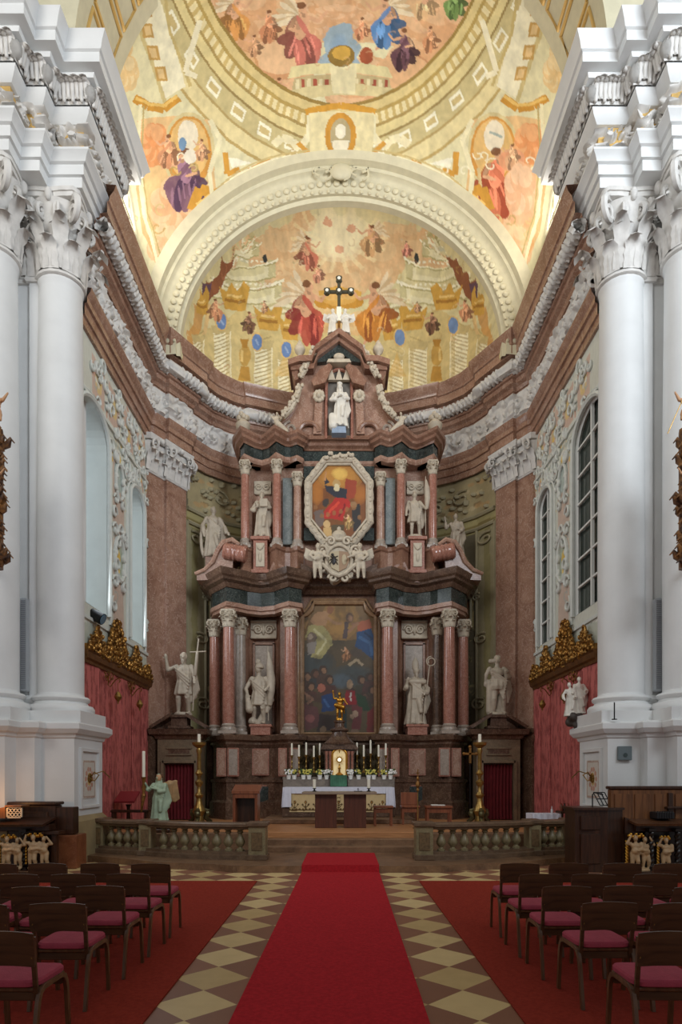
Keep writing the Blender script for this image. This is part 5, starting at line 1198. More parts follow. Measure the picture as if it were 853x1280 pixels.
    if beard: m.ell(E(hx, -.055, .862), (.032*h, .028*h, .045*h), 8, 6); m.ell(E(hx, -.06, .83), (.02*h, .02*h, .03*h), 8, 6)
    arms = arms or [((-.2, -.02, .62), (-.12, -.13, .56)), ((.2, -.02, .62), (.1, -.13, .66))]
    for s_, (el, ha) in zip((-1, 1), arms):
        S_ = E(s_*.125*c+sh(.7), 0, .775)
        m.cap(S_, E(*el), .042*h*c, .034*h*c); m.cap(E(*el), E(*ha), .035*h*c, .023*h*c)
        d = Vector(ha)-Vector(el); fingers(m, E(*ha), d, .085*h, .021*h)
        if robe == 'long':    # hanging sleeve
            m.cap(E(*el), E((el[0]+ha[0])/2, (el[1]+ha[1])/2, (el[2]+ha[2])/2-.04), .045*h, .05*h)
    if cloak:
        for k in range(7):
            t = k/6; m.cap(E(-.12+.02*k, -.085+.01*k, .75-.05*k), E(.13-.01*k, -.1, .56-.05*k), .016*h, .018*h, 6)
        for k in range(5): m.cap(E(.12+.012*k, .02*k, .72), E(.15+.02*k, .02*k-.02, .22+.05*k), .03*h, .035*h, 6)
        m.cap(E(.13, .04, .76), E(.17, .05, .3), .05*h, .05*h)
    return m
def wing(mb, root, tip, w, y0):
    """feathered wing: rows of overlapping plumes from root (x,y,z) to tip"""
    a = Vector(root); b = Vector(tip); d = b-a
    mb.cap(a, b, w*.16, w*.08, 6)
    n = 9
    for k in range(n):
        t = (k+.5)/n; p = a+d*t; L_ = w*(1.0-.35*abs(t-.65))
        q = p+Vector((d.x*.25, .03, -L_)); mb.cap(p, q, w*.1, w*.05, 6)
def sculpture(name, label, cat, loc, mb, material=None, v=.016, rz=0.0, group=None, extra=None, dis=.01, plinth=None):
    root = empty(name, loc, label, cat, group)
    mb = mb.moved((0, 0, 0), 1.0, rz)
    if plinth: mb.join(MB().lathe([(plinth, -.02), (plinth*1.08, .0), (plinth, .05), (plinth*.8, .07)], 0, 0, 0, 14, 1.1, .9))
    mb = mb.moved(loc)
    mods = [remesh(v, 1, .45)]
    if dis: mods.append(carve(.05, dis))
    o = mb.build('body', material or stone, root, smooth=60, mods=mods)
    for (nm, m2, mt, md) in (extra or []): m2.moved((0, 0, 0), 1.0, rz).moved(loc).build(nm, mt, root, smooth=40, mods=md)
    return root
def zat(py, Y): return CZ+(CY-py)*Y/F
def xat(px, Y): return (px-CX)*Y/F
# --- lower left: warrior with flag
Y = 18.5; z0 = 3.18
h = 1.72; f = body(h, [((-.2, -.05, .6), (-.16, -.1, .48)), ((.2, -.03, .66), (.16, -.1, .6))], 'tunic', .02, look=-.5)
f.lathe([(.075*h, .0), (.08*h, .02*h), (.062*h, .06*h), (.02*h, .1*h)], .02*h, -.01*h, .945*h, 16)
for k in range(7): f.ell((-.01+(k-3)*.012, .02, h*(1.05+.03*math.sin(k))+.03*k*.3), (.045, .05, .05), 8, 6)
f.cap((-.3, -.16, .82), (-.22, -.2, .42), .06, .12)      # shield / drapery at his side
f.cap((.0, -.02, .02), (.22, .0, .5), .09, .05); f.ell((-.16, 0, .1), (.14, .14, .12), 8, 6)
flag = MB(); flag.tube([(.3, -.05, .1), (.28, -.03, 2.28)], .018, 8)
flag.tube([(.33, -.02, .55), (.36, -.03, .95), (.37, .0, 1.3), (.34, -.04, 1.7), (.3, -.02, 2.1)], [.07, .12, .13, .1, .03], 10)
sculpture('statue', 'white stone statue of a helmeted warrior holding a furled flag, in the lower left niche', 'statue', (xat(323, Y), Y, z0), f, extra=[('flag', flag, stone, [remesh(.016, 1)])], group='statues on the high altar')
# --- lower right: bishop with crosier
h = 1.66; f = body(h, [((-.2, -.06, .62), (-.17, -.1, .74)), ((.19, -.05, .62), (.14, -.12, .55))], 'long', -.02, beard=True, look=.4)
f.cap((-.1*h, -.06*h, .74*h), (.12*h, -.06*h, .74*h), .05*h, .05*h)
for k in range(5): f.cap((-.11+.05*k, -.13, 1.25), (-.13+.06*k, -.17, .75), .02, .03)
mitre = MB().lathe([(.055*h, 0), (.062*h, .05*h), (.058*h, .12*h), (.03*h, .18*h), (.008*h, .21*h)], -.02*h, -.01*h, .96*h, 16, 1, .75)
cr = MB(); cr.tube([(.16, -.22, .1), (.34, -.16, 1.55), (.36, -.16, 1.68)], .016, 8)
cr.tube([(.4+.11*math.cos(t)*(1-t/14), -.16, 1.8+.11*math.sin(t)*(1-t/14)) for t in [PI*1.2-k*.5 for k in range(0, 18)][::-1]], .018, 8)
sculpture('statue', 'white stone statue of a mitred bishop with a crosier, in the lower right niche', 'statue', (xat(521, Y), Y, z0), f, extra=[('mitre', mitre, stone, None), ('crosier', cr, stone, None)], group='statues on the high altar')
# --- upper storey pair
Y = 18.45
h = 1.32; f = body(h, [((-.2, -.05, .6), (-.1, -.13, .62)), ((.19, -.06, .64), (.06, -.14, .72))], 'long', .02, beard=True, look=.4)
sculpture('statue', 'bearded robed stone statue beside the upper left altar columns, hands folded on a book', 'statue', (xat(327, Y), Y, 8.56), f, plinth=.2, group='statues on the high altar', extra=[('book', MB().box(-.02, .2, -.24, -.16, .82, 1.04, .01), stone, None)])
h = 1.32; f = body(h, [((-.19, -.05, .6), (-.2, -.1, .5)), ((.19, -.03, .66), (.21, -.08, .62))], 'tunic', -.02, look=-.4)
fl = MB(); fl.tube([(.3, -.08, .05), (.3, -.06, 1.75)], .015, 8); fl.tube([(.33, -.05, .8), (.36, -.05, 1.1), (.34, -.05, 1.4), (.31, -.05, 1.65)], [.05, .09, .09, .03], 8)
sculpture('statue', 'stone statue of a young knight with lance and banner beside the upper right altar columns', 'statue', (xat(519, Y), Y, 8.56), f, plinth=.2, group='statues on the high altar', extra=[('banner', fl, stone, [remesh(.015, 1)])])
# --- flanking figures behind the scroll buttresses
Y = 18.95
for q, px, lab, rz in ((-1, 268, 'slender stone statue with one arm on a curved shield, far left above the cornice', .2), (1, 569, 'stone statue with raised drapery, far right above the cornice behind the scroll', -.3)):
    h = 1.5 if q < 0 else 1.25; x = xat(px, Y); zb = 8.15 if q < 0 else 8.2
    f = body(h, [((-.22, -.03, .62), (-.2, -.06, .46)), ((.2, .0, .62), (.26, -.06, .5))] if q < 0 else [((-.2, -.04, .68), (-.22, -.08, .86)), ((.2, -.04, .62), (.12, -.12, .6))], 'long', .03*q, look=.5*q)
    if q < 0: f.tube([(-.28+.1*math.cos(t)*1.0, .0, .55+.5*math.sin(t)) for t in np.linspace(PI*.6, PI*1.5, 10)], .05, 8)
    root = sculpture('statue', lab, 'statue', (x, Y, zb), f, plinth=.2, rz=rz, group='statues on the high altar')
    MB().box(x-.22, x+.22, Y-.22, Y+.22, 7.4, zb-.02, .02).build('flank_pedestal', brownm, alt, smooth=0)
# --- statues above the portals
h = 1.72; f = body(h, [((-.24, -.02, .72), (-.26, -.05, .9)), ((.19, -.04, .62), (.2, -.08, .56))], 'tunic', .02, beard=True, look=.2, hair='short')
cr = MB(); cr.tube([(.3, -.12, .1), (.34, -.12, 1.0), (.46, -.12, 2.1)], .02, 8); cr.tube([(.22, -.12, 1.72), (.66, -.12, 1.74)], .02, 8); cr.cap((.36, -.12, 1.1), (.42, -.12, 1.7), .05, .04)
sculpture('statue', 'stone statue raising one hand and holding a thin cross, above the left portal', 'statue', (xat(229, 17.8), 17.8, 3.40), f, plinth=.22, extra=[('cross', cr, stone, None)], group='statues above the portals')
h = 1.64; f = body(h, [((-.2, .0, .68), (-.21, .02, .56)), ((.19, -.02, .64), (.14, -.1, .7))], 'nude', -.03, look=-.6)
f.lathe([(.11*h, .42*h), (.125*h, .48*h), (.11*h, .56*h), (.1*h, .58*h)], 0, 0, 0, 30, 1.15, .95, lambda a, z: 1+.1*math.sin(9*a)); f.cap((-.24, .0, .9), (-.2, .05, .1), .09, .13); f.cap((.1, .1, .5), (.05, .1, .05), .12, .14); f.cap((.02, 0, 1.5), (-.2, .05, 1.5), .05, .07)
sculpture('statue', 'stone statue of a draped bare-chested figure turning its head, above the right portal', 'statue', (xat(623, 17.8), 17.8, 3.40), f, plinth=.22, group='statues above the portals')
# --- gable statue
Y = 18.25; h = 1.25; f = body(h, [((-.2, -.05, .62), (-.02, -.15, .66)), ((.19, -.05, .64), (.03, -.15, .68))], 'long', .01, look=-.2, hair='long')
f.cap((-.22, -.06, .3), (-.18, -.08, .02), .1, .14); f.lathe([(.06*h, 0), (.07*h, .05*h), (.05*h, .03*h)], 0, -.01*h, .98*h, 12)
sculpture('statue', 'white statue of a crowned robed woman standing in the gable niche', 'statue', (xat(425, Y), Y, zat(541, 18.45)+.01), f.moved((0, 0, .02)), mat('pale_statue', (222, 216, 204), .5, noise=.15, scale=5))
# --- angels and cross on top, urns, putti on gable ends
Y = 18.6
def putto(h, arms, legs=None, wings=0, lean=.02, look=0):
    f = body(h, arms, 'nude', lean, chub=1.35, hair='curly', legs=legs, look=look, cloak=False)
    f.ell((0, -.06*h, .58*h), (.12*h, .1*h, .1*h), 10, 8)
    if wings:
        for s_ in (-1, 1): wing(f, (s_*.05*h, .08*h, .74*h), (s_*.34*h, .12*h, .92*h), .26*h, 0)
    return f
for q, lab in ((-1, 'kneeling white angel left of the golden cross foot'), (1, 'kneeling white angel right of the golden cross foot')):
    f = putto(.72, [((-.2, -.05, .62), (-.05*q-.02, -.12, .75)), ((.2, -.05, .62), (.02-.05*q, -.12, .78))], wings=1, lean=-.05*q, look=-q)
    f.lathe([(.14, 0), (.13, .1), (.1, .32), (.08, .4)], 0, 0, 0, 20, 1, .9, lambda a, z: 1+.1*math.sin(7*a))
    sculpture('angel', lab, 'statue', (xat(424+q*8.5, Y), Y, zat(419, Y)+.02), f, mat('pale_statue', (222, 216, 204), .5), v=.014, group='angels under the cross')
cx = xat(424, Y); z0 = zat(402, Y)
root = empty('cross', (cx, Y, z0), 'slender jewelled cross with medallion ends on the gable top', 'cross')
MB().tube([(cx, Y, zat(419, Y)), (cx, Y, zat(395, Y))], .04, 8).build('cross_stem', dgold, root)
MB().box(cx-.07, cx+.07, Y-.05, Y+.05, zat(402, Y), zat(384, Y), .02).build('lantern', mat('white_glass', (236, 232, 214), .3), root)
m = MB(); s_ = Y/F
m.box(cx-.045, cx+.045, Y-.03, Y+.03, zat(396, Y), zat(350, Y), .01).box(cx-15*s_, cx+15*s_, Y-.028, Y+.028, zat(367, Y), zat(363, Y), .01); m.build('cross_bars', mat('dark_silver', (90, 88, 74), .4, .6), root, smooth=0)
for (dx, y) in ((-15, 365), (15, 365), (0, 350), (0, 365)):
    w = MB().tube([(cx+dx*s_, Y-.07, zat(y, Y)), (cx+dx*s_, Y+.05, zat(y, Y))], .085, 12)
    for k in range(4): a = PI/4+k*PI/2; w.ell((cx+dx*s_+.08*math.cos(a), Y-.03, zat(y, Y)+.08*math.sin(a)), .04, 6, 5)
    o = w.build('medallion', mat('dark_silver', (90, 88, 74), .4, .6), root)
    MB().ell((cx+dx*s_, Y-.08, zat(y, Y)), (.05, .02, .05), 10, 6).build('crystal', mat('crystal', (236, 236, 226), .15), o)
for q in (-1, 1):
    x = xat(424+q*49, 18.4); z = zat(449, 18.4)
    t = MB().lathe([(.1, 0), (.12, .03), (.05, .08), (.06, .12), (.14, .2), (.16, .28), (.13, .36), (.08, .38), (.09, .42), (.05, .5), (.01, .55)], x, 18.4, z, 18).build('urn', stonec)
    tag(t, 'small white stone urn on the %s end of the altar gable' % ('left' if q < 0 else 'right'), 'urn', 'urns on the gable')
    f = putto(.55, [((-.2, -.05, .64), (-.3, -.1, .75)), ((.2, -.05, .64), (.3, -.1, .75))], lean=.05*q)
    f.cap((0, 0, .25), (-q*.25, 0, .02), .09, .07)
    sculpture('putto', 'little white putto perched on the %s foot of the gable, arms spread' % ('left' if q < 0 else 'right'), 'statue', (xat(424+q*77, 18.3), 18.3, zat(541, 18.3)+.02), f, stonec, v=.014, group='putti at the gable foot')
for q in (-1, 1):
    x = xat(424+q*120, 18.8); z = 11.6
    t = MB().lathe([(.12, 0), (.14, .05), (.06, .12), (.1, .18), (.2, .3), (.22, .42), (.14, .5), (.12, .56)], x, 18.8, z, 18)
    for k in range(10): a = k*.63; t.ell((x+.12*math.cos(a), 18.8+.12*math.sin(a), z+.62+.05*math.sin(k*2)), .08, 7, 5)
    tag(t.build('urn', stonec), 'white flower-filled urn on the %s end of the upper altar cornice' % ('left' if q < 0 else 'right'), 'urn', 'urns on the upper cornice')
# --- coat of arms with two putti
Y = 18.0; xc = xat(424, Y); s_ = Y/F
root = empty('coat_of_arms', (xc, Y, zat(728, Y)), 'carved stone coat of arms cartouche below the octagonal painting', 'coat of arms')
c = MB(); out = []
for k in range(40):
    a = 2*PI*k/40; r = 1+.12*math.sin(6*a+.5); out.append((xc+22*s_*r*math.cos(a), zat(701, Y)+26*s_*r*math.sin(a)))
c.prism(out, Y-.06, Y+.25)
for (a, b, r, d) in ((-20, 690, .16, -1), (20, 690, .16, 1), (-22, 712, .15, -1), (22, 712, .15, 1), (-10, 678, .13, -1), (10, 678, .13, 1), (-8, 724, .13, -1), (8, 724, .13, 1)):
    c.tube([(u, Y-.1, v) for u, v in spiral((xc+a*s_, zat(b, Y)), r, 0 if d > 0 else PI, 1.3, 18, d)], .04, 6)
c.tube([(xc+16*s_*math.cos(t), Y-.1, zat(702, Y)+19*s_*math.sin(t)) for t in np.linspace(0, 2*PI, 30)], .045, 8)
c.tube([(xc-24*s_, Y-.12, zat(704, Y)), (xc-8*s_, Y-.16, zat(719, Y)), (xc, Y-.16, zat(722, Y)), (xc+8*s_, Y-.16, zat(719, Y)), (xc+24*s_, Y-.12, zat(704, Y))], .06, 8)
c.build('cartouche', stonec, root)
MB().lathe([(.16, 0), (.2, .03), (.2, .1), (.14, .12)], xc, Y+.05, zat(678, Y), 20).join(MB().lathe([(.2, 0), (.24, .1), (.18, .22), (.05, .3), (.06, .36), (.01, .4)], xc, Y+.05, zat(675, Y), 8)).build('crown', stonec, root)
MB().prism([(xc-13*s_, zat(692, Y)), (xc, zat(690, Y)), (xc, zat(716, Y)), (xc-9*s_, zat(711, Y)), (xc-13*s_, zat(702, Y))], Y-.1, Y-.05).build('shield_half', mat('shield_light', (176, 160, 130), .5), root, smooth=0)
MB().prism([(xc+13*s_, zat(692, Y)), (xc, zat(690, Y)), (xc, zat(716, Y)), (xc+9*s_, zat(711, Y)), (xc+13*s_, zat(702, Y))], Y-.1, Y-.05).build('shield_half', mat('shield_tan', (150, 120, 92), .5), root, smooth=0)
e = MB(); e.ell((xc-6.5*s_, Y-.12, zat(702, Y)), (.06, .02, .13), 8, 6)
for q in (-1, 1):
    for k in range(3): e.cap((xc-6.5*s_, Y-.12, zat(699, Y)), (xc-6.5*s_+q*.11, Y-.12, zat(697+5*k, Y)), .02, .012, 6)
e.ell((xc-8*s_, Y-.12, zat(695, Y)), (.04, .02, .04), 6, 5); e.build('eagle_emblem', mat('black_emblem', (40, 34, 32), .5), root)
e = MB().ell((xc+6.5*s_, Y-.11, zat(701, Y)), (.07, .015, .15), 12, 8); e.build('oval_emblem', mat('shield_light', (176, 160, 130), .5), root)
for q in (-1, 1):
    f = putto(.98, [((-.2, -.05, .66), (-.32 if q > 0 else -.1, -.12, .6 if q > 0 else .55)), ((.2, -.05, .66), (.32 if q < 0 else .1, -.12, .6 if q < 0 else .55))], wings=1, lean=-.04*q, look=-q)
    sculpture('putto', 'stone putto holding the coat of arms on its %s side' % ('left' if q < 0 else 'right'), 'statue', (xat(424+q*27, 17.85), 17.85, zat(724, 17.85)), f, stonec, v=.016, group='putti beside the coat of arms')
# gilded figure on the tabernacle
Y = 17.8; f = body(.78, [((-.2, -.03, .78), (-.22, -.05, 1.0)), ((.22, -.03, .66), (.26, -.08, .6))], 'nude', .03, cloak=False, look=-.3)
f.cap((-.1, -.05, .42), (.1, -.05, .36), .06, .07); f.cap((.1, 0, .4), (.14, .02, .2), .04, .02)
sculpture('figurine', 'small gilded figure with raised arm standing on the tabernacle dome', 'statue', (xat(424.5, Y), Y, zt+.68+.01), f, gold, v=.012, plinth=.09, dis=0)
# monstrance
Y = 17.42; x = xat(424.5, Y); z = zat(969, Y)
root = empty('monstrance', (x, Y, z), 'golden sunburst monstrance in the lit tabernacle niche', 'monstrance')
MB().lathe([(.1, 0), (.11, .02), (.03, .08), (.025, .15), (.045, .19), (.02, .23), (.02, .3)], x, Y, z, 16).build('foot', gold, root)
r = MB()
for k in range(20):
    a = 2*PI*k/20; L_ = .17 if k % 2 else .13; r.prism([(x+.06*math.cos(a-.1), z+.42+.06*math.sin(a-.1)), (x+L_*math.cos(a), z+.42+L_*math.sin(a)), (x+.06*math.cos(a+.1), z+.42+.06*math.sin(a+.1))], Y-.01, Y+.01)
r.tube([(x, Y-.02, z+.42), (x, Y+.02, z+.42)], .085, 20); r.build('sunburst', gold, root)
MB().tube([(x, Y-.03, z+.42), (x, Y-.02, z+.42)], .05, 20).build('crystal_window', mat('glowing_crystal', (255, 244, 214), .2, emit=1.2), root)  # crystal emits by itself in place of light falling on it
MB().box(x-.012, x+.012, Y-.01, Y+.01, z+.6, z+.7).box(x-.035, x+.035, Y-.01, Y+.01, z+.65, z+.67).build('cross', gold, root)
# ================================================================== things on the high altar
def candlestick(px, ytop, ybase, Y, lab, group, first=[None], lit=False, rr=.05, gold_=False):
    x = xat(px, Y); z = zat(ybase, Y); H = zat(ytop, Y)-z; hc = H*.42
    root = empty('candlestick', (x, Y, z), lab, 'candlestick', group)
    hs = H-hc; P = [(1.5, 0), (1.6, .04), (.7, .12), (.35, .2), (.7, .27), (.35, .34), (.28, .5), (.6, .57), (.3, .63), (.28, .8), (.5, .86), (.9, .95), (1.0, 1.0)]
    MB().lathe([(rr*a, hs*b) for a, b in P], x, Y, z, 14).build('stem', brass, root)
    MB().lathe([(.026, 0), (.025, hc*.95), (.01, hc)], x, Y, z+hs, 10).build('candle', wax, root)
    return root
ords = ['outermost', 'second from the outside', 'middle', 'second from the tabernacle', 'nearest the tabernacle']
for i, (px, yt, yb, Y) in enumerate(((365, 929, 965, 17.75), (374, 931, 974, 17.5), (383, 928, 965, 17.75), (392.5, 932, 974, 17.5), (400, 929, 965, 17.75))):
    candlestick(px, yt, 965 if Y > 17.6 else 966, Y, 'brass candlestick with white candle left of the tabernacle, %s' % ords[i], 'candlesticks on the high altar')
for i, (px, yt, yb, Y) in enumerate(((446.5, 928, 0, 17.75), (455, 931, 0, 17.5), (463.5, 925, 0, 17.75), (473.5, 931, 0, 17.5), (482.5, 929, 0, 17.75))):
    candlestick(px, yt, 965 if Y > 17.6 else 966, Y, 'brass candlestick with white candle right of the tabernacle, %s' % ords[4-i], 'candlesticks on the high altar')
def pot(px, yb, Y, lab, kind, seed):
    x = xat(px, Y); z = zat(yb, Y); r = random.Random(seed)
    root = empty('flower_pot', (x, Y, z), lab, 'potted plant', 'flower pots on the high altar')
    MB().lathe([(.05, 0), (.065, .1), (.072, .105), (.072, .12), (.05, .12)], x, Y, z, 14).build('pot', mat('white_glaze', (232, 230, 222), .3), root)
    m = MB(); 
    for k in range(26):
        a = r.uniform(0, 2*PI); q = r.uniform(.05, .14); zz = r.uniform(.04, .2); m.tube([(x, Y, z+.11), (x+q*.6*math.cos(a), Y+q*.4*math.sin(a), z+.12+zz*.8), (x+q*math.cos(a), Y+q*.6*math.sin(a), z+.1+zz)], [.008, .022, .004], 5)
    m.build('foliage', mat('leaf_green', (70, 92, 48), .6, noise=.3), root)
    m = MB(); n = 26 if kind == 'w' else 14
    for k in range(n):
        a = r.uniform(0, 2*PI); q = r.uniform(.0, .16 if kind == 'w' else .11); m.ell((x+q*math.cos(a), Y-.05+q*.4*math.sin(a), z+r.uniform(.15, .26)), .025, 7, 5)
    m.build('blossom_cluster', mat('white_petals', (240, 238, 230), .7) if kind == 'w' else mat('yellow_petals', (206, 196, 96), .7), root); root.children[-1]['kind'] = 'stuff'
for i, (px, k) in enumerate(((361, 'w'), (368, 'y'), (379.5, 'y'), (386.5, 'y'), (400, 'y'), (408.5, 'w'), (438.5, 'w'), (448.5, 'y'), (461, 'y'), (467.5, 'y'), (480.5, 'y'), (488.5, 'w'))):
    sd = 'left' if px < 424 else 'right'; j = [361, 368, 379.5, 386.5, 400, 408.5].index(px) if px < 424 else [488.5, 480.5, 467.5, 461, 448.5, 438.5].index(px)
    pot(px, 974.3, 17.46, '%s in a small pot, %s on the %s altar shelf' % ('white blossoms' if k == 'w' else 'yellow-green flowers', ['at the outer end', 'second from the outer end', 'third from the outer end', 'third from the tabernacle', 'second from the tabernacle', 'beside the tabernacle'][j], sd), k, i)
# altar cloths
Y = 17.02
cl = MB(); x0, x1 = xat(354, Y), xat(493, Y); zt_ = 1.385
cl.box(x0+.04, x1-.04, 17.0, 17.42, zt_, zt_+.02, .004)
cl.grid(lambda u, v: (x0+.04+(x1-x0-.08)*u, 16.99-.012*math.sin(u*60), zt_+.02-.17*v), 120, 3)
for q in (-1, 1):
    xs = x0 if q < 0 else x1
    cl.grid(lambda u, v: (xs-q*(.04+.0*u)+q*.06*v+q*.012*math.sin(u*14), 16.95+.45*u, zt_+.02-.55*v), 20, 5)
    cl.grid(lambda u, v: (xs-q*.22*(1-u)*1.0+q*.04*v*u, 16.975-.015*math.sin(u*9+v), zt_+.02-.53*v), 12, 5)
c_ = cl.build('altar_cloth', linen); tag(c_, 'white linen cloth hanging over the high altar table', 'altar cloth')
xa, xb = xat(362, Y), xat(485, Y); nx, nz = 150, 40
U, V_ = np.meshgrid(np.linspace(xa, xb, nx+1), np.linspace(.74, 1.37, nz+1)); U = U.ravel(); V_ = V_.ravel()
P = Paint(U, V_, (212, 186, 138), .01, 6)
for k in range(9):
    x = xa+.14+(xb-xa-.28)*k/8; g = (84, 62, 34)
    P.line([(x, .8), (x, 1.0)], .02, g); P.ell(x, 1.0, .035, .05, g); P.ell(x, 1.0, .015, .03, (170, 120, 60)); P.line([(x-.07, .92), (x, .84), (x+.07, .92)], .02, g); P.ell(x-.08, .94, .025, .025, g); P.ell(x+.08, .94, .025, .025, g)
P.line([(xa, .79), (xb, .79)], .035, (96, 72, 40))
for k in range(30): x = xa+(xb-xa)*k/29; P.ell(x, .82, .03, .02, (92, 66, 36))
for z in (.9, 1.0, 1.1, 1.2, 1.3): P.line([(AX-.06, z), (AX+.06, z+.05)], .015, (96, 72, 40)); P.line([(AX+.06, z), (AX-.06, z+.05)], .015, (96, 72, 40))
fm = MB(); fm.add([(x, 17.03, z) for x, z in zip(U, V_)], [(j*(nx+1)+i, j*(nx+1)+i+1, (j+1)*(nx+1)+i+1, (j+1)*(nx+1)+i) for j in range(nz) for i in range(nx)], P.C)
o = fm.build('altar_frontal', paintmat('embroidered_cloth', .8)); tag(o, 'cream altar frontal embroidered with dark stylised flowers under the white cloth', 'altar frontal')
g = MB().grid(lambda u, v: (xat(413, 17.3)+(.45)*u, 17.34-.012*math.sin(u*25), 1.42+.3*v), 40, 6); g.box(xat(413, 17.3), xat(413, 17.3)+.45, 17.36, 17.56, 1.705, 1.725)
tag(g.build('green_cloth', mat('green_cloth', (74, 124, 96), .8, noise=.35, scale=6)), 'green cloth hanging below the monstrance niche', 'cloth')
# ================================================================== sanctuary furniture
Y = 15.0; z = .48
root = empty('altar_table', (xat(425, Y), Y+.3, z), 'modern brown wooden altar table on two slab legs before the high altar', 'altar table')
MB().box(xat(378, Y), xat(471, Y), Y-.15, Y+.65, 1.27, 1.33, .008).build('tabletop', mat('table_top', (150, 130, 112), .35, noise=.1), root, smooth=0)
for a, b in ((394, 421), (430, 458)):
    MB().box(xat(a, Y), xat(b, Y), Y, Y+.5, z, 1.27, .01).build('leg', wood('table_wood', (72, 38, 26), (96, 52, 36), .4) if 'table_wood' not in MATS else MATS['table_wood'], root, smooth=0)
for px, zt2, nm in ((393, .27, 'left'), (461.5, .27, 'right')):
    x = xat(px, Y); r = empty('table_candle', (x, Y+.1, 1.335), 'thick white candle in a black holder at the %s end of the altar table' % nm, 'candle', 'candles on the altar table')
    MB().lathe([(.05, 0), (.055, .01), (.02, .025), (.02, .06), (.045, .07), (.045, .08)], x, Y+.1, 1.335, 14).build('holder', blackm, r)
    MB().lathe([(.038, 0), (.038, .2), (.03, .205)], x, Y+.1, 1.415, 16).build('candle', wax, r)
x = xat(448, Y); b = MB().box(x-.1, x+.1, Y+.02, Y+.1, 1.335, 1.35, .003); b.tube([(x, Y+.06, 1.35), (x, Y+.06, 1.42)], .008, 6); b.box(x-.03, x+.03, Y+.055, Y+.065, 1.385, 1.392)
tag(b.build('table_crucifix', blackm), 'tiny dark standing crucifix on the altar table near the right candle', 'crucifix')
# ambo on the left
Y = 14.5; x0, x1 = xat(291, Y), xat(322, Y)
root = empty('lectern', ((x0+x1)/2, Y, .48), 'open-fronted brown wooden lectern behind the left communion rail', 'lectern')
MB().box(x0, x0+.06, Y, Y+.45, .48, 1.36, .006).build('side_panel', woodm, root, smooth=0); MB().box(x1-.06, x1, Y, Y+.45, .48, 1.36, .006).build('side_panel', woodm, root, smooth=0)
MB().prism([(Y-.03, 1.3), (Y+.5, 1.44), (Y+.5, 1.5), (Y-.03, 1.36)], x0-.02, x1+.05, 'x').join(MB().box(x0+.06, x1-.06, Y-.01, Y+.03, 1.2, 1.31)).build('book_rest', woodm, root, smooth=0)
MB().box(x0+.06, x1-.06, Y+.28, Y+.32, .48, 1.3).build('back_panel', woodd, root, smooth=0); MB().box(x0+.06, x1-.06, Y+.02, Y+.3, .55, .59).build('shelf', woodd, root, smooth=0)
# seats and credence on the right
def stool(px0, px1, Y, top, lab, nm='stool', back=None):
    x0, x1 = xat(px0, Y), xat(px1, Y); r = empty(nm, ((x0+x1)/2, Y, .48), lab, 'seat' if nm != 'side_table' else 'table', 'wooden furniture beside the altar')
    MB().box(x0-.02, x1+.02, Y-.05, Y+.4, top-.05, top, .01).build('seat' if nm != 'side_table' else 'tabletop', woodm, r, smooth=0)
    for a in (x0, x1-.05):
        for b in (Y, Y+.3): MB().box(a, a+.05, b, b+.05, .48, top-.05, .006).build('leg', woodm, r, smooth=0)
    MB().box(x0+.04, x1-.04, Y+.01, Y+.03, top-.17, top-.06).build('apron', woodm, r, smooth=0)
    if back: MB().box(x0, x1, Y+.36, Y+.4, top, back, .01).build('backrest', woodm, r, smooth=0)
    return r
stool(468, 491, 15.6, .97, 'low brown wooden stool right of the altar table')
stool(503, 524, 16.0, .96, 'brown wooden chair between the stool and the side table', 'side_chair', 1.28)
stool(534, 565, 15.6, .97, 'brown side table with an open book near the right candelabrum', 'side_table')
r = MB().box(xat(540, 15.6), xat(549, 15.6), 15.62, 15.8, .972, 1.0, .004).box(xat(549, 15.6), xat(557, 15.6), 15.62, 15.8, .972, .995, .004)
tag(r.build('open_book', mat('paper', (224, 220, 210), .8)), 'open white book lying on the side table', 'book')
x = xat(522.5, 14.9); root = empty('processional_staff', (x, 14.9, .48), 'thin gilded processional staff with ornate head, right of the altar table', 'staff')
MB().lathe([(.12, 0), (.12, .02), (.02, .06), (.012, .1), (.012, 1.0)], x, 14.9, .48, 12).build('pole', brass, root)
m = MB().lathe([(.012, 0), (.04, .03), (.02, .08), (.05, .12), (.05, .2), (.02, .25), (.035, .3), (.01, .36)], x, 14.9, 1.34, 10); m.box(x-.012, x+.012, 14.88, 14.92, 1.68, 1.86).box(x-.05, x+.05, 14.88, 14.92, 1.76, 1.78); m.build('staff_head', dgold, root)
x = xat(588, 17.6); root = empty('processional_cross', (x, 17.6, .48), 'gilded cross on a dark pole beside the right tall candelabrum', 'cross')
MB().tube([(x, 17.6, .48), (x, 17.6, 2.1)], .015, 8).build('pole', blackm, root)
m = MB().box(x-.03, x+.03, 17.58, 17.62, 2.05, 2.5, .006).box(x-.17, x+.17, 17.58, 17.62, 2.28, 2.34, .006)
for a, b in ((0, 2.5), (-.17, 2.31), (.17, 2.31)): m.ell((x+a, 17.6, b), (.05, .03, .05), 8, 6)
m.build('cross_head', dgold, root)
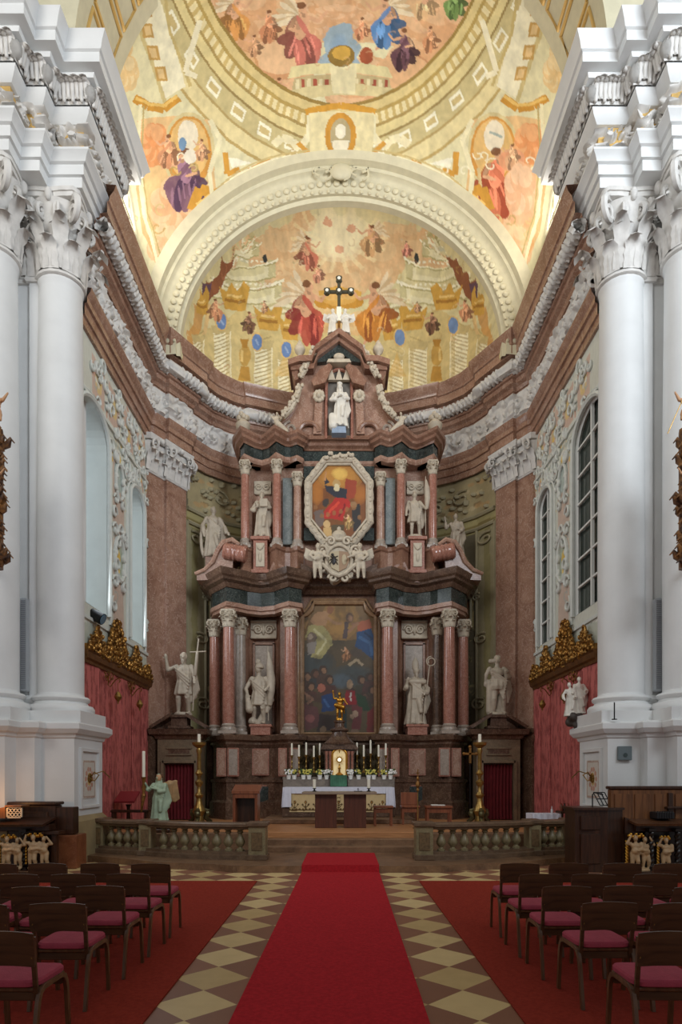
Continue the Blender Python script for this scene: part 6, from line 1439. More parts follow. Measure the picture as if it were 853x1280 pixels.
# tall bronze candelabra
for q, px in ((-1, 249), (1, 600)):
    Y = 15.6; x = xat(px, Y); z = .48; H = zat(928, Y)-z
    root = empty('candelabrum', (x, Y, z), 'tall ornate bronze candlestick with a white candle, %s side of the sanctuary' % ('left' if q < 0 else 'right'), 'candlestick', 'tall bronze candlesticks')
    P_ = [(.12, .0), (.13, .05), (.1, .12), (.16, .18), (.08, .27), (.06, .33), (.11, .37), (.05, .41), (.045, .47), (.09, .5), (.1, .53), (.04, .56), (.05, .6), (.1, .63), (.045, .67), (.05, .72), (.045, .86), (.07, .9), (.05, .93), (.16, .97), (.17, 1.0)]
    MB().lathe([(a, b*H) for a, b in P_], x, Y, z, 20).build('stem', brass, root)
    b = MB()
    for k in range(3):
        a = 2*PI*k/3-PI/2; c, s2 = math.cos(a), math.sin(a)
        b.tube([(x+.08*c, Y+.08*s2, z+.42), (x+.2*c, Y+.2*s2, z+.38), (x+.17*c, Y+.17*s2, z+.2), (x+.28*c, Y+.28*s2, z+.1), (x+.3*c, Y+.3*s2, z+.0)], [.04, .07, .06, .06, .05], 8)
        b.ell((x+.2*c, Y+.2*s2, z+.3), (.08, .08, .1), 8, 6)
    b.lathe([(.2, 0), (.22, .06), (.14, .1), (.1, .2)], x, Y, z, 3); b.build('tripod_base', mat('green_bronze', (106, 100, 66), .4, .6, noise=.5, scale=10), root)
    MB().lathe([(.04, 0), (.04, .19), (.03, .2)], x, Y, z+H, 14).build('candle', wax, root)
# painted angel with candle
Y = 14.0; f = body(1.02, [((-.2, -.06, .66), (-.24, -.1, .76)), ((.14, -.1, .64), (-.08, -.15, .7))], 'long', .0, look=-.8, hair='long')
gr = mat('sea_green_paint', (168, 186, 158), .5, noise=.25, scale=6)
hd = MB().ell((0, -.015, .945), (.06, .066, .08), 12, 8)
wg = MB(); wing(wg, (.06, .1, .78), (.34, .14, .86), .42, 0); wg.cap((.2, .12, .8), (.22, .12, .5), .09, .05)
cs = MB().lathe([(.03, .0), (.05, .03), (.03, .1), (.05, .2), (.03, .3), (.05, .42), (.06, .44)], -.3, -.12, .52, 12); cs.cap((-.3, -.12, .55), (-.36, -.1, .2), .045, .02)
cn = MB().lathe([(.035, 0), (.035, .55), (.02, .56)], -.3, -.12, .96, 12)
hr = MB();
for k in range(16): hr.ell((.062*math.cos(k*.4+.3), .01+.06*abs(math.sin(k*.4+.3)), .95+.05*math.sin(k*1.7)), .026, 6, 5)
sculpture('angel', 'painted wooden angel in sea-green robe holding a tall candle behind the left rail', 'statue', (xat(199, Y), Y, .48+.24), f, gr, v=.014, dis=.004, extra=[('head', hd, skinm, None), ('hair', hr, mat('brown_hair', (96, 60, 36), .7), None), ('wing', wg, mat('ochre_feathers', (176, 140, 96), .6, noise=.3), [remesh(.014, 1)]), ('candle_holder', cs, dgold, None), ('candle', cn, wax, None)])
x = xat(199, Y); tag(MB().box(x-.32, x+.3, 13.75, 14.25, .48, .56, .02).box(x-.27, x+.25, 13.8, 14.2, .56, .70, .02).build('angel_plinth', woodd, smooth=0), 'dark wooden plinth under the painted angel', 'plinth')
# red-covered book stand left
Y = 14.9; x = xat(158, Y)+.05; root = empty('book_stand', (x, Y, .48), 'dark book stand with a red cover beside the damask wall', 'book stand')
MB().lathe([(.2, 0), (.18, .04), (.05, .1), (.04, .5), (.07, .56)], x, Y, .48, 12).build('foot', woodd, root)
MB().prism([(Y-.2, 1.08), (Y+.22, 1.3), (Y+.2, 1.34), (Y-.22, 1.12)], x-.26, x+.2, 'x').build('rest', mat('red_cloth', (136, 34, 40), .8), root, smooth=0)
x = xat(168, 14.8); root = empty('kneeler', (x, 14.8, .48), 'low dark prayer bench in front of the red book stand', 'bench')
MB().box(x-.55, x+.35, 14.7, 14.9, .86, .92, .01).build('seat', woodd, root, smooth=0)
for a in (-.5, .25): MB().box(x+a, x+a+.06, 14.72, 14.88, .48, .86).build('leg', woodd, root, smooth=0)
# table with white cloth on the right
Y = 14.2; x0, x1 = xat(666, Y), xat(703, Y)
root = empty('cloth_table', ((x0+x1)/2, Y, .48), 'small table under a white cloth against the right damask wall', 'table')
MB().box(x0+.03, x1-.03, Y+.03, Y+.42, .78, .84).build('tabletop', woodm, root, smooth=0)
for a in (x0+.05, x1-.1):
    for b in (Y+.06, Y+.36): MB().box(a, a+.05, b, b+.05, .48, .78).build('leg', woodm, root, smooth=0)
c = MB().box(x0, x1, Y, Y+.45, .84, .86, .004); c.grid(lambda u, v: (x0+(x1-x0)*u, Y-.005-.01*math.sin(u*30), .86-.19*v), 40, 2); c.grid(lambda u, v: (x0-.005-.01*math.sin(u*20), Y+.45*u, .86-.19*v), 20, 2)
tag(c.build('tablecloth', linen), 'white cloth draped over the small table by the right damask wall', 'tablecloth')
x = xat(694, Y); tag(MB().lathe([(.025, 0), (.027, .08), (.01, .11), (.01, .15), (.014, .16)], x, Y+.2, .862, 12).build('cruet', mat('clear_white', (214, 214, 216), .2)), 'small pale bottle standing on the white cloth of the side table', 'bottle')
for k, (px, cc) in enumerate(((706, (120, 60, 40)), (710, (60, 36, 30)), (714.5, (140, 60, 46)))):
    x = xat(px, Y-.1); tag(MB().lathe([(.035, 0), (.04, .1), (.02, .14), (.02, .17)], x, Y+.1, .92, 12).build('altar_bottle', mat('bottle%d' % k, cc, .25)), 'small dark jar on the shelf beside the white cloth table, %s' % ['leftmost', 'middle', 'rightmost'][k]+' of three', 'jar', 'jars beside the cloth table')
x0 = xat(704, Y-.1); root = empty('shelf_table', (x0+.15, Y+.1, .48), 'dark low stand holding small jars next to the cloth table', 'stand'); MB().box(x0-.03, x0+.35, Y-.05, Y+.3, .87, .92, .006).build('top', woodd, root, smooth=0)
for a in (x0, x0+.27): MB().box(a, a+.05, Y, Y+.05, .48, .87).build('leg', woodd, root, smooth=0)
# ================================================================== walls: damask, valance, lamps
m, N, L, P = nt('red_damask'); P.inputs['Roughness'].default_value = .75
tc = N.new('ShaderNodeTexCoord'); mp = N.new('ShaderNodeMapping'); mp.inputs['Scale'].default_value = (1, 7, 2.6); L.new(tc.outputs['Object'], mp.inputs[0])
vo = N.new('ShaderNodeTexVoronoi'); vo.inputs['Scale'].default_value = 1.6; vo.feature = 'SMOOTH_F1'; L.new(mp.outputs[0], vo.inputs['Vector'])
no = N.new('ShaderNodeTexNoise'); no.inputs['Scale'].default_value = 6; no.inputs['Detail'].default_value = 6; L.new(mp.outputs[0], no.inputs['Vector'])
ad = N.new('ShaderNodeMath'); ad.operation = 'ADD'; L.new(vo.outputs['Distance'], ad.inputs[0]); L.new(no.outputs['Fac'], ad.inputs[1])
r = N.new('ShaderNodeValToRGB'); e = r.color_ramp.elements; e[0].position = .7; e[0].color = (*lin((146, 70, 66)), 1); e[1].position = 1.05 if False else 1.0; e[1].color = (*lin((192, 104, 98)), 1)
L.new(ad.outputs[0], r.inputs[0]); L.new(r.outputs[0], P.inputs['Base Color']); damask = m
for s in (-1, 1):
    sd = 'left' if s < 0 else 'right'
    g = MB().grid(lambda u, v: (s*(5.31+.015*math.sin(u*2*PI*5)+.005*math.sin(u*60)), 13.2+4.54*u, .48+3.66*v), 160, 12)
    for k in range(1, 6): g.tube([(s*5.295, 13.2+4.54*k/6, .5), (s*5.295, 13.2+4.54*k/6, 4.1)], .012, 5)
    tag(g.build('damask_hanging', damask), 'rose-red damask hanging on the %s chancel wall' % sd, 'wall hanging')
    root = empty('gilded_valance', (s*5.2, 15.75, 4.1), 'carved and gilded valance with foliage crest above the %s damask' % sd, 'valance')
    MB().sweep([(-5.33, 13.2), (-5.33, 17.75)], [(0, 4.06), (.05, 4.06), (.06, 4.12), (.1, 4.16), (.11, 4.22), (.11, 4.28), (.14, 4.32), (0, 4.34)]).moved((0, 0, 0), 1, 0, 1 if s < 0 else -1).build('cornice', mat('brown_gilding', (120, 78, 36), .45, .5, noise=.4, scale=8), root, smooth=30)
    c = MB(); rr = random.Random(11)
    def topz(y):
        return 4.55+.12*math.sin(y*7)+.85*math.exp(-((y-15.0)/.42)**2)+.3*math.exp(-((y-16.4)/.3)**2)+.25*math.exp(-((y-13.9)/.25)**2)
    y = 13.25
    while y < 17.72:
        t = topz(y); n = int((t-4.3)/.1)+1
        for k in range(n):
            z = 4.36+(t-4.36)*k/max(1, n-1)+rr.uniform(-.03, .03); yy = y+rr.uniform(-.04, .04)
            if rr.random() < .45:
                pts = spiral((yy, z), rr.uniform(.06, .12), rr.uniform(0, 6), rr.uniform(.8, 1.2), 9, rr.choice((-1, 1)))
                c.tube([(s*(5.26-rr.uniform(0, .06)), a, b) for a, b in pts], [.03]*5+[.022]*5, 5)
            else: c.ell((s*(5.26-rr.uniform(0, .07)), yy, z), (.05, rr.uniform(.03, .06), rr.uniform(.04, .08)), 6, 5)
        y += .075
    c.box(s*5.32, s*5.24, 13.22, 17.72, 4.33, 4.45)
    cv = c.build('foliage_carving', mat('rich_gilding', (176, 128, 62), .36, .75, noise=.65, scale=9), root, smooth=60)
    # scrolled lamp brackets with hanging lamps
    for k, yy in enumerate((14.4, 15.95)):
        root = empty('hanging_lamp', (s*5.05, yy, 3.4), 'small gilded vigil lamp on a scroll bracket, %s damask, %s' % (sd, 'nearer the white pier' if k == 0 else 'nearer the altar'), 'lamp', 'gilded lamps on the damask walls')
        b = MB(); b.tube([(s*5.24, yy, 4.05), (s*5.24, yy, 3.75), (s*5.2, yy, 3.7), (s*5.08, yy, 3.86), (s*5.0, yy, 3.9), (s*4.97, yy, 3.84), (s*5.0, yy, 3.8)], .014, 6)
        b.tube([(s*5.22, u, v) for u, v in spiral((yy-.14, 3.9), .13, 0, 1.3, 14, 1)], .012, 5); b.tube([(s*5.22, u, v) for u, v in spiral((yy+.16, 3.96), .13, PI, 1.3, 14, -1)], .012, 5)
        b.tube([(s*5.23, yy-.28, 4.0), (s*5.22, yy, 3.82), (s*5.23, yy+.3, 3.98)], .012, 5)
        b.tube([(s*5.02, yy, 3.8), (s*5.02, yy, 3.58)], .006, 5); b.build('bracket', dgold, root)
        MB().lathe([(.01, .22), (.04, .2), (.07, .14), (.085, .1), (.06, .04), (.02, .0), (.01, -.06)][::-1], s*5.02, yy, 3.38, 14).build('lamp_bowl', brass, root)
    # wall arm on the pier panel
    ar = MB(); X0 = s*5.12
    ar.lathe([(.09, 0), (.07, .02), (.02, .04)], 0, 0, 0, 10); ar = MB().tube([(X0, 12.98, 1.66), (X0-s*.12, 12.98, 1.6), (X0-s*.2, 13.0, 1.72), (X0-s*.1, 13.0, 1.78), (X0-s*.06, 13.0, 1.7)], .014, 6).tube([(X0-s*.1, 12.98, 1.74), (X0-s*.25, 13.1, 1.8), (X0-s*.34, 13.25, 1.66)], .012, 6)
    for k in range(8): a = 2*PI*k/8; ar.ell((X0-s*.03, 12.98+.07*math.cos(a), 1.66+.07*math.sin(a)), (.02, .03, .03), 6, 5)
    tag(ar.build('wall_sconce', brass), 'scrolled brass arm on the painted panel of the %s white pier' % sd, 'sconce', 'brass arms on the piers')
    # loudspeaker columns
    x = s*6.24; b = MB().box(x-.06, x+.06, 12.56, 12.68, 3.36, 5.2, .02)
    root = b.build('column_speaker', mat('speaker_grey', (170, 174, 178), .5)); tag(root, 'tall thin grey column loudspeaker mounted on the %s white pier' % sd, 'loudspeaker', 'column loudspeakers')
    gq = MB()
    for k in range(46): gq.box(x-.045, x+.045, 12.548, 12.56, 3.42+.038*k, 3.435+.038*k)
    gq.build('grille', mat('grille_grey', (130, 134, 140), .5), root, smooth=0)
    MB().box(x-.03, x+.03, 12.66, 12.74, 3.5, 3.56).join(MB().box(x-.03, x+.03, 12.66, 12.74, 5.0, 5.06)).build('mounting_bracket', mat('grille_grey', (130, 134, 140), .5), root, smooth=0)
root = empty('control_box', (5.42, 12.22, 2.0), 'small grey electrical box on the front of the right white pier', 'box')
MB().box(5.3, 5.55, 12.2, 12.28, 2.0, 2.27, .01).build('housing', mat('box_grey', (104, 116, 120), .5), root, smooth=0)
MB().tube([(5.425, 12.19, 2.1), (5.425, 12.2, 2.1)], .04, 16).build('dial', mat('dial_dark', (60, 74, 74), .4), root)
x = xat(769, 12.1); root = empty('thin_stand', (x, 12.1, 2.76), 'short thin black rod standing on the right pier ledge', 'rod')
MB().lathe([(.05, 0), (.05, .015), (.012, .02), (.012, .33)], x, 12.12, 2.765, 10).build('rod', blackm, root)
# spotlight on the left valance
p = at(121, 770, 13.75); root = empty('spotlight', p, 'black spotlight fixed on top of the left gilded valance', 'spotlight')
MB().tube([p+Vector((-.12, 0, .06)), p+Vector((.14, -.02, -.08))], [.11, .13], 14).build('housing', blackm, root)
MB().tube([p+Vector((.14, -.02, -.08)), p+Vector((.15, -.02, -.085))], .11, 14).build('lens', mat('lens_glass', (90, 130, 150), .1), root)
MB().tube([p+Vector((-.15, .0, -.45)), p+Vector((-.14, 0, -.1)), p+Vector((0, 0, .02))], .015, 6).build('yoke', blackm, root)
# sculpture group on the right pier ledge
Y = 13.7; x = 5.02
mb = MB(); rr = random.Random(3)
for k in range(16): mb.ell((rr.uniform(-.2, .17), rr.uniform(-.1, .12), rr.uniform(.05, .27)), (rr.uniform(.08, .12),)*3, 8, 6)
rock = mb
f1 = body(.82, [((-.2, -.08, .62), (-.2, -.18, .5)), ((.18, -.05, .62), (.14, -.16, .58))], 'long', .05, look=-.8).moved((-.15, -.03, .2), .88)
f2 = body(.9, [((-.2, -.08, .62), (-.24, -.16, .56)), ((.18, -.05, .62), (.1, -.16, .6))], 'long', -.03, look=-.6, hair='curly').moved((.1, .02, .26), .88)
root = empty('sculpture_group', (x, Y, 2.77), 'white sculpture of two seated children on a dark rock beside the right pier column', 'statue')
rock.moved((x, Y, 2.72)).build('rock', mat('rock_brown', (72, 62, 56), .6, noise=.4), root, mods=[remesh(.025, 1)])
f1.moved((x, Y, 2.77)).build('figure', mat('pale_statue', (222, 216, 204), .5), root, smooth=60, mods=[remesh(.013, 1)])
f2.moved((x, Y, 2.77)).build('figure', mat('pale_statue', (222, 216, 204), .5), root, smooth=60, mods=[remesh(.013, 1)])
# carved dark side-altar crests at the picture edges
for s in (-1, 1):
    Y = 11.0; x0 = s*5.93; sd = 'left' if s < 0 else 'right'
    root = empty('carved_crest', (x0, Y, 5.35), 'dark carved wooden crest with gilding and painted putti, at the %s edge beside the pier' % sd, 'carving')
    c = MB(); rr = random.Random(20+s)
    for k in range(64):
        t = k/63; z = 5.3+2.35*t; w = .22+.1*math.sin(t*17)+.07*math.sin(t*31)
        for q in range(3):
            a = rr.uniform(0, 2*PI); r_ = w*rr.uniform(.3, .95)
            px_, py_ = x0+s*.08+r_*math.cos(a), Y+.5*r_*math.sin(a)
            c.tube([(px_-.5*(px_-x0), py_, z-.05), (px_, py_, z), (px_+.08*math.cos(a), py_-.05, z+.07), (px_+.12*math.cos(a), py_, z+.02)], [.05, .06, .035, .01], 6)
    c.tube([(x0+s*.1, Y+.08, 5.3), (x0+s*.1, Y+.08, 7.7)], .17, 8); c.tube([(x0+s*.14, Y, 5.7), (x0+s*.35, Y+.5, 5.65), (x0+s*.6, Y+.75, 5.6)], .09, 8)
    c.build('foliage', mat('dark_carving', (66, 44, 34), .5, .2, noise=.5, scale=10, col2=(150, 104, 56)), root, smooth=50)
    for (dz, dx, h_, lk) in ((2.35, 0.0, .62, -s), (1.25, -.06, .45, -s)):
        f = putto(h_, [((-.24, -.06, .74), (-.34, -.08, .9)) if s > 0 else ((-.2, -.05, .62), (-.1, -.14, .6)), ((.2, -.05, .62), (.12, -.14, .6)) if s > 0 else ((.24, -.06, .74), (.36, -.08, .88))], legs=[((-.055, 0, .5), (-.16*1, -.12, .42), (-.2, -.1, .2)), ((.055, 0, .5), (.18, -.12, .4), (.2, -.1, .18))], look=lk)
        o = f.moved((x0-s*.1, Y-.22, 5.35+dz-.15)).build('putto', skinm, root, smooth=60, mods=[remesh(.012, 1)])
        o['label'] = 'painted putto perched on the dark carving'
    if s > 0:
        MB().tube([(x0-.2, Y-.25, 8.0), (x0-.44, Y-.25, 7.45)], .008, 6).build('arrow', brass, root)
# ================================================================== communion rail
railm = marble('rail_stone', (86, 66, 50), (118, 94, 72), (140, 120, 98), 3, .35, .4)
balm = marble('baluster_stone', (112, 100, 72), (144, 130, 96), (168, 156, 122), 4, .4, .5)
def rail(s):
    sd = 'left' if s < 0 else 'right'
    pts = [(-1.58, 12.2), (-3.9, 12.9), (-5.02, 13.35)] if s < 0 else [(1.57, 12.2), (3.86, 12.9), (4.72, 13.2)]
    def path(i, n=12, b=.16):
        (x1, y1), (x2, y2) = pts[i], pts[i+1]; b = b if i == 0 else .03
        return [(x1+(x2-x1)*k/n, y1+(y2-y1)*k/n-b*math.sin(PI*k/n)) for k in range(n+1)]
    full = path(0)+path(1)[1:]
    if s < 0: full = full[::-1]
    root = empty('communion_rail', ((pts[0][0]+pts[2][0])/2, 12.7, .12), 'curved stone communion rail with vase balusters, %s of the central steps' % sd, 'balustrade', 'communion rails')
    off = lambda prof: [(d, z) for d, z in prof]
    MB().sweep(full, [(-.2, .12), (.2, .12), (.2, .2), (.16, .22), (.16, .27), (-.16, .27), (-.16, .22), (-.2, .2)], closed_prof=True).build('plinth', railm, root, smooth=25)
    MB().sweep(full, [(-.14, .69), (.14, .69), (.15, .72), (.19, .74), (.19, .79), (.16, .81), (-.16, .81), (-.19, .79), (-.19, .74), (-.15, .72)], closed_prof=True).build('handrail', railm, root, smooth=25)
    bm_ = MB().lathe([(.075, .27), (.075, .3), (.045, .32), (.04, .34), (.085, .4), (.095, .44), (.075, .5), (.045, .56), (.04, .6), (.06, .62), (.06, .64), (.04, .65), (.075, .67), (.075, .69)], 0, 0, 0, 16)
    first = None
    for i, n in ((0, 8), (1, 4 if s < 0 else 3)):
        P_ = path(i, 60)
        for k in range(n):
            t = (k+1)/(n+1)*.86+.07; p = P_[int(t*60)]
            if first is None: first = bm_.moved((p[0], p[1], 0)).build('baluster', balm, root); f0 = (p, first.location.copy())
            else:
                c = first.copy(); C.objects.link(c); c.location = f0[1]+Vector((p[0]-f0[0][0], p[1]-f0[0][1], 0))
    for k, (x, y) in enumerate(pts):
        w = .16 if k == 0 else .12
        b = MB().box(x-w, x+w, y-.19, y+.19, .2, .76, .01).build('pedestal', balm, root, smooth=0)
        q = MB().box(x-w*.62, x+w*.62, y-.205, y-.19, .3, .64, .004)
        q.build('inset_panel', stonec if False else mat('rail_inset', (120, 96, 64), .5, noise=.5, scale=20), b, smooth=0)
        MB().box(x-w-.04, x+w+.04, y-.24, y+.24, .75, .83, .015).build('pedestal_cap', railm, b, smooth=0)
        MB().box(x-w-.03, x+w+.03, y-.23, y+.23, .12, .22, .01).build('pedestal_foot', railm, b, smooth=0)
rail(-1); rail(1)
# ================================================================== choir stalls
def twist(mb, x, y, z0, z1, r, n=40, turns=4.0):
    pts = [(x+r*.45*math.cos(2*PI*turns*k/n), y+r*.45*math.sin(2*PI*turns*k/n), z0+(z1-z0)*k/n) for k in range(n+1)]
    mb.tube(pts, r*.75, 8); mb.tube([(x+r*.45*math.cos(2*PI*turns*k/n+PI), y+r*.45*math.sin(2*PI*turns*k/n+PI), z0+(z1-z0)*k/n) for k in range(n+1)], r*.6, 8)
    mb.box(x-r*1.3, x+r*1.3, y-r*1.3, y+r*1.3, z0-.05, z0).box(x-r*1.3, x+r*1.3, y-r*1.3, y+r*1.3, z1, z1+.05)
pale = mat('pale_painted_wood', (196, 164, 124), .5, noise=.3, scale=9)
def stall_putti(px, Y, z0, h, lab, two=True):
    x = xat(px, Y)
    f = putto(h, [((-.24, -.05, .78), (-.16, -.1, .98)), ((.2, -.05, .62), (.08, -.14, .6))], look=.6, lean=.05)
    if two: f.join(putto(h*.95, [((-.2, -.05, .62), (-.05, -.14, .62)), ((.24, -.04, .78), (.12, -.08, .98))], look=-.6, lean=-.05).moved((h*.34, .03, 0)))
    f.lathe([(.2*h, -.02), (.22*h, .02), (.18*h, .08*h)], h*.15*two, 0, 0, 14, 1.4, .8)
    root = sculpture('putto_group' if two else 'putto', lab, 'carved figure', (x-h*.15*two, Y, z0), f, pale, v=.012, dis=0, group='carved putti on the choir stalls')
    g = MB()
    for k in range(9): g.ell((-.14*h+h*.4*k/8*(1 if two else .7), .02, h*(1.0+.04*math.sin(k*2))), (.05*h, .05*h, .05*h), 6, 5)
    g.moved((x-h*.15*two, Y, z0)).build('gilded_fringe', gold, root); g = MB()
    for k in range(8): g.cap((-.22*h, .03, h*(.85-.09*k)), (-.2*h, .0, h*(.78-.09*k)), .035*h, .03*h, 6)
    g.moved((x-h*.15*two, Y, z0)).build('gilded_drapery', gold, root)
# left stall
root = empty('choir_stall', (-5.75, 11.75, 0), 'dark oak choir stall with cornice and bench desk, left side', 'choir stall')
MB().box(xat(17, 11.8), xat(73, 11.8), 11.68, 11.95, 0, 1.17, .015).build('back_panel', woodd, root, smooth=0)
MB().box(xat(15, 11.8), xat(75, 11.8), 11.62, 11.98, 1.17, 1.23, .015).build('cornice', woodd, root, smooth=0)
MB().box(xat(26, 11.8), xat(64, 11.8), 11.65, 11.68, .62, 1.05, .012).build('raised_panel', wood('oak_mid', (58, 34, 22), (84, 52, 34), .35), root, smooth=0)
MB().box(xat(74, 11.9), xat(97, 11.9), 11.7, 11.95, .63, 1.13, .012).build('side_cabinet', woodd, root, smooth=0)
tag(MB().box(xat(72, 12.0), xat(104, 12.0), 11.7, 12.15, 0, .62, .015).build('stone_block', marble('orange_marble', (118, 66, 40), (150, 92, 60), (170, 120, 88), 3, .3, .4), smooth=0), 'reddish brown stone block between the left stall and the communion rail', 'stone block')
root = empty('stall_desk', (-5.9, 11.35, 0), 'dark oak reading desk with sloping top in front of the left choir stall', 'desk')
MB().prism([(11.1, .82), (11.65, .92), (11.65, .96), (11.08, .86)], xat(-20, 11.3), xat(60, 11.3), 'x').build('desktop', woodd, root, smooth=0)
MB().box(xat(-20, 11.4), xat(63, 11.4), 11.35, 11.6, .72, .84, .01).build('frieze', woodd, root, smooth=0)
MB().box(xat(-20, 11.5), xat(56, 11.5), 11.55, 11.62, .05, .72).build('front_panel', woodd, root, smooth=0)
MB().box(xat(-20, 11.4), xat(72, 11.4), 11.0, 11.65, 0, .06, .01).build('foot_board', woodd, root, smooth=0)
tw = MB(); twist(tw, xat(30, 11.25), 11.25, .1, .72, .045); tw.build('twisted_column', blackm if False else mat('ebony', (30, 20, 16), .3), root)
MB().box(xat(66, 11.4), xat(72, 11.4), 11.35, 11.45, .06, .7, .01).build('leg', woodd, root, smooth=0)
MB().box(xat(55, 11.4), xat(76, 11.4), 11.3, 11.6, .66, .72, .01).build('arm_board', woodd, root, smooth=0)
stall_putti(14, 11.15, .08, .56, 'two pale carved putti supporting the left desk, at the left picture edge')
stall_putti(47, 11.2, .08, .58, 'two pale carved putti with raised arms under the left desk, right of the twisted column')
root = empty('book_lamp', (xat(12, 11.3), 11.3, .96), 'reading stand with pierced side panel under a warm lamp, on the left desk', 'book stand')
xa, xb = xat(-14, 11.3), xat(30, 11.3)
MB().prism([(xa, .96), (xb-.28, .96), (xb-.28, 1.16), (xb-.55, 1.1)], 11.2, 11.5).build('sloped_panel', woodp, root, smooth=0)
MB().box(xb-.29, xb, 11.2, 11.5, 1.16, 1.185).build('top_board', woodp, root, smooth=0)
q = MB(); x1_ = xb-.27
for a in (x1_, xb-.02): q.box(a, a+.02, 11.22, 11.25, .96, 1.16)
q.box(x1_, xb, 11.22, 11.25, .96, .98).box(x1_, xb, 11.22, 11.25, 1.14, 1.16)
for k in range(8):
    cx_ = x1_+.035+(k % 4)*.062; cz_ = 1.02+(k//4)*.075; q.tube([(cx_+.026*math.cos(t), 11.235, cz_+.03*math.sin(t)) for t in np.linspace(0, 2*PI, 9)], .009, 5)
q.build('pierced_panel', mat('cream_fretwork', (226, 206, 176), .5), root, smooth=0)
l = bpy.data.lights.new('reading_lamp', 'POINT'); l.energy = 6; l.color = (1, .48, .16); l.shadow_soft_size = .05
o = bpy.data.objects.new('reading_lamp', l); C.objects.link(o); o.location = (xat(-6, 11.0), 11.05, 1.3)
# right stall
root = empty('prayer_desk', (4.45, 11.6, 0), 'tall dark oak desk with plain panelled front, right end of the communion rail', 'desk')
MB().prism([(xat(719, 11.35), 11.35), (xat(757, 11.35), 11.25), (5.0, 11.36), (4.75, 11.38), (4.75, 12.0), (4.2, 12.0)], .0, 1.1, 'z').build('cabinet', woodd, root, smooth=0)
MB().prism([(xat(717, 11.3), 11.3), (xat(758, 11.3), 11.2), (5.03, 11.34), (4.78, 11.385), (4.78, 12.03), (4.15, 12.03)], 1.1, 1.14, 'z').build('top', woodd, root, smooth=0)
MB().box(xat(726, 11.3), xat(750, 11.3), 11.26, 11.34, .75, 1.0, .01).join(MB().box(xat(726, 11.3), xat(750, 11.3), 11.26, 11.34, .15, .68, .01)).build('raised_panel', woodd, root, smooth=0)
root = empty('music_stand', (xat(750, 11.6), 11.6, 1.14), 'black wire music stand on top of the tall right desk', 'music stand')
xa = xat(741, 11.6); s_ = 11.6/F; q = MB()
def lp(u, v): return (xa+(3+14*u+ (5*(1-v)))*s_*1.0, 11.55+.12*v, 1.17+v*.23)
for u in (0, .33, .67, 1): q.tube([lp(u, 0), lp(u, 1)], .009, 5)
for v in (0, .5, 1): q.tube([lp(0, v), lp(1, v)], .009, 5)
q.build('rack', blackm, root)
MB().tube([(xa, 11.6, 1.14), (xa, 11.6, 1.36), (xa+.04, 11.6, 1.4), (xa+.2, 11.62, 1.36)], .012, 6).build('support', blackm, root)
root = empty('choir_stall', (6.0, 12.1, 0), 'brown panelled choir stall back against the right white pier', 'choir stall')
MB().box(4.82, 6.25, 11.42, 11.56, 0, 1.46, .01).build('back_panel', woodp, root, smooth=0)
MB().box(4.79, 6.28, 11.39, 11.58, 1.46, 1.52, .015).build('cornice', woodd, root, smooth=0)
q = 4.8
for k in range(4): MB().box(q+.08+k*.36, q+.36+k*.36, 11.4, 11.42, .7, 1.38, .01).build('raised_panel', woodp, root, smooth=0)
MB().box(5.82, 5.9, 11.36, 11.42, 0, 1.4, .01).build('divider', woodd, root, smooth=0)
MB().box(5.76, 6.28, 11.28, 11.42, 1.12, 1.16, .01).build('arm_shelf', woodd, root, smooth=0)
root = empty('stall_desk', (6.1, 11.3, 0), 'dark oak reading desk with round arch opening in front of the right choir stall', 'desk')
x0, x1 = xat(789, 11.2), xat(900, 11.2)
MB().prism([(11.0, .84), (11.37, .9), (11.37, .94), (10.98, .88)], x0, x1, 'x').build('desktop', wood('oak_mid2', (70, 44, 28), (104, 66, 42), .35), root, smooth=0)
MB().box(x0+.1, x1, 11.22, 11.36, .72, .86, .01).build('frieze', woodd, root, smooth=0)
MB().prism([(5.02, 0), (5.02, .97), (5.15, .92), (x0+.3, .8), (x0+.3, 0), (x0+.16, 0), (x0+.16, .45), (x0+.1, .6), (x0-.02, .68), (x0-.035, .6), (x0-.04, .45), (x0-.04, 0)], 11.3, 11.36).build('arched_side', woodd, root, smooth=0)
MB().box(x0+.2, x1, 11.3, 11.36, .06, .75).build('front_panel', mat('ebony', (30, 20, 16), .3), root, smooth=0)
MB().box(x0, x1, 10.95, 11.37, 0, .06, .01).build('foot_board', woodd, root, smooth=0)
for px in (815, 848):
    tw = MB(); twist(tw, xat(px, 11.1), 11.12, .1, .74, .045); tw.build('twisted_column', mat('ebony', (30, 20, 16), .3), root)
stall_putti(800, 11.1, .06, .6, 'two pale carved putti supporting the right desk, left of the twisted column')
stall_putti(832, 11.1, .06, .56, 'single pale carved putto with gilded cloth supporting the right desk', False)
b = MB().box(xat(816, 11.3), xat(838, 11.3), 11.15, 11.4, .95, 1.07, .01)
for k in range(7): b.tube([(xat(817+3*k, 11.3), 11.14, .96), (xat(817+3*k, 11.3), 11.14, 1.09)], .008, 5)
tag(b.build('basket', mat('black_wicker', (30, 30, 34), .5), smooth=0), 'small black basket on the right reading desk', 'basket')
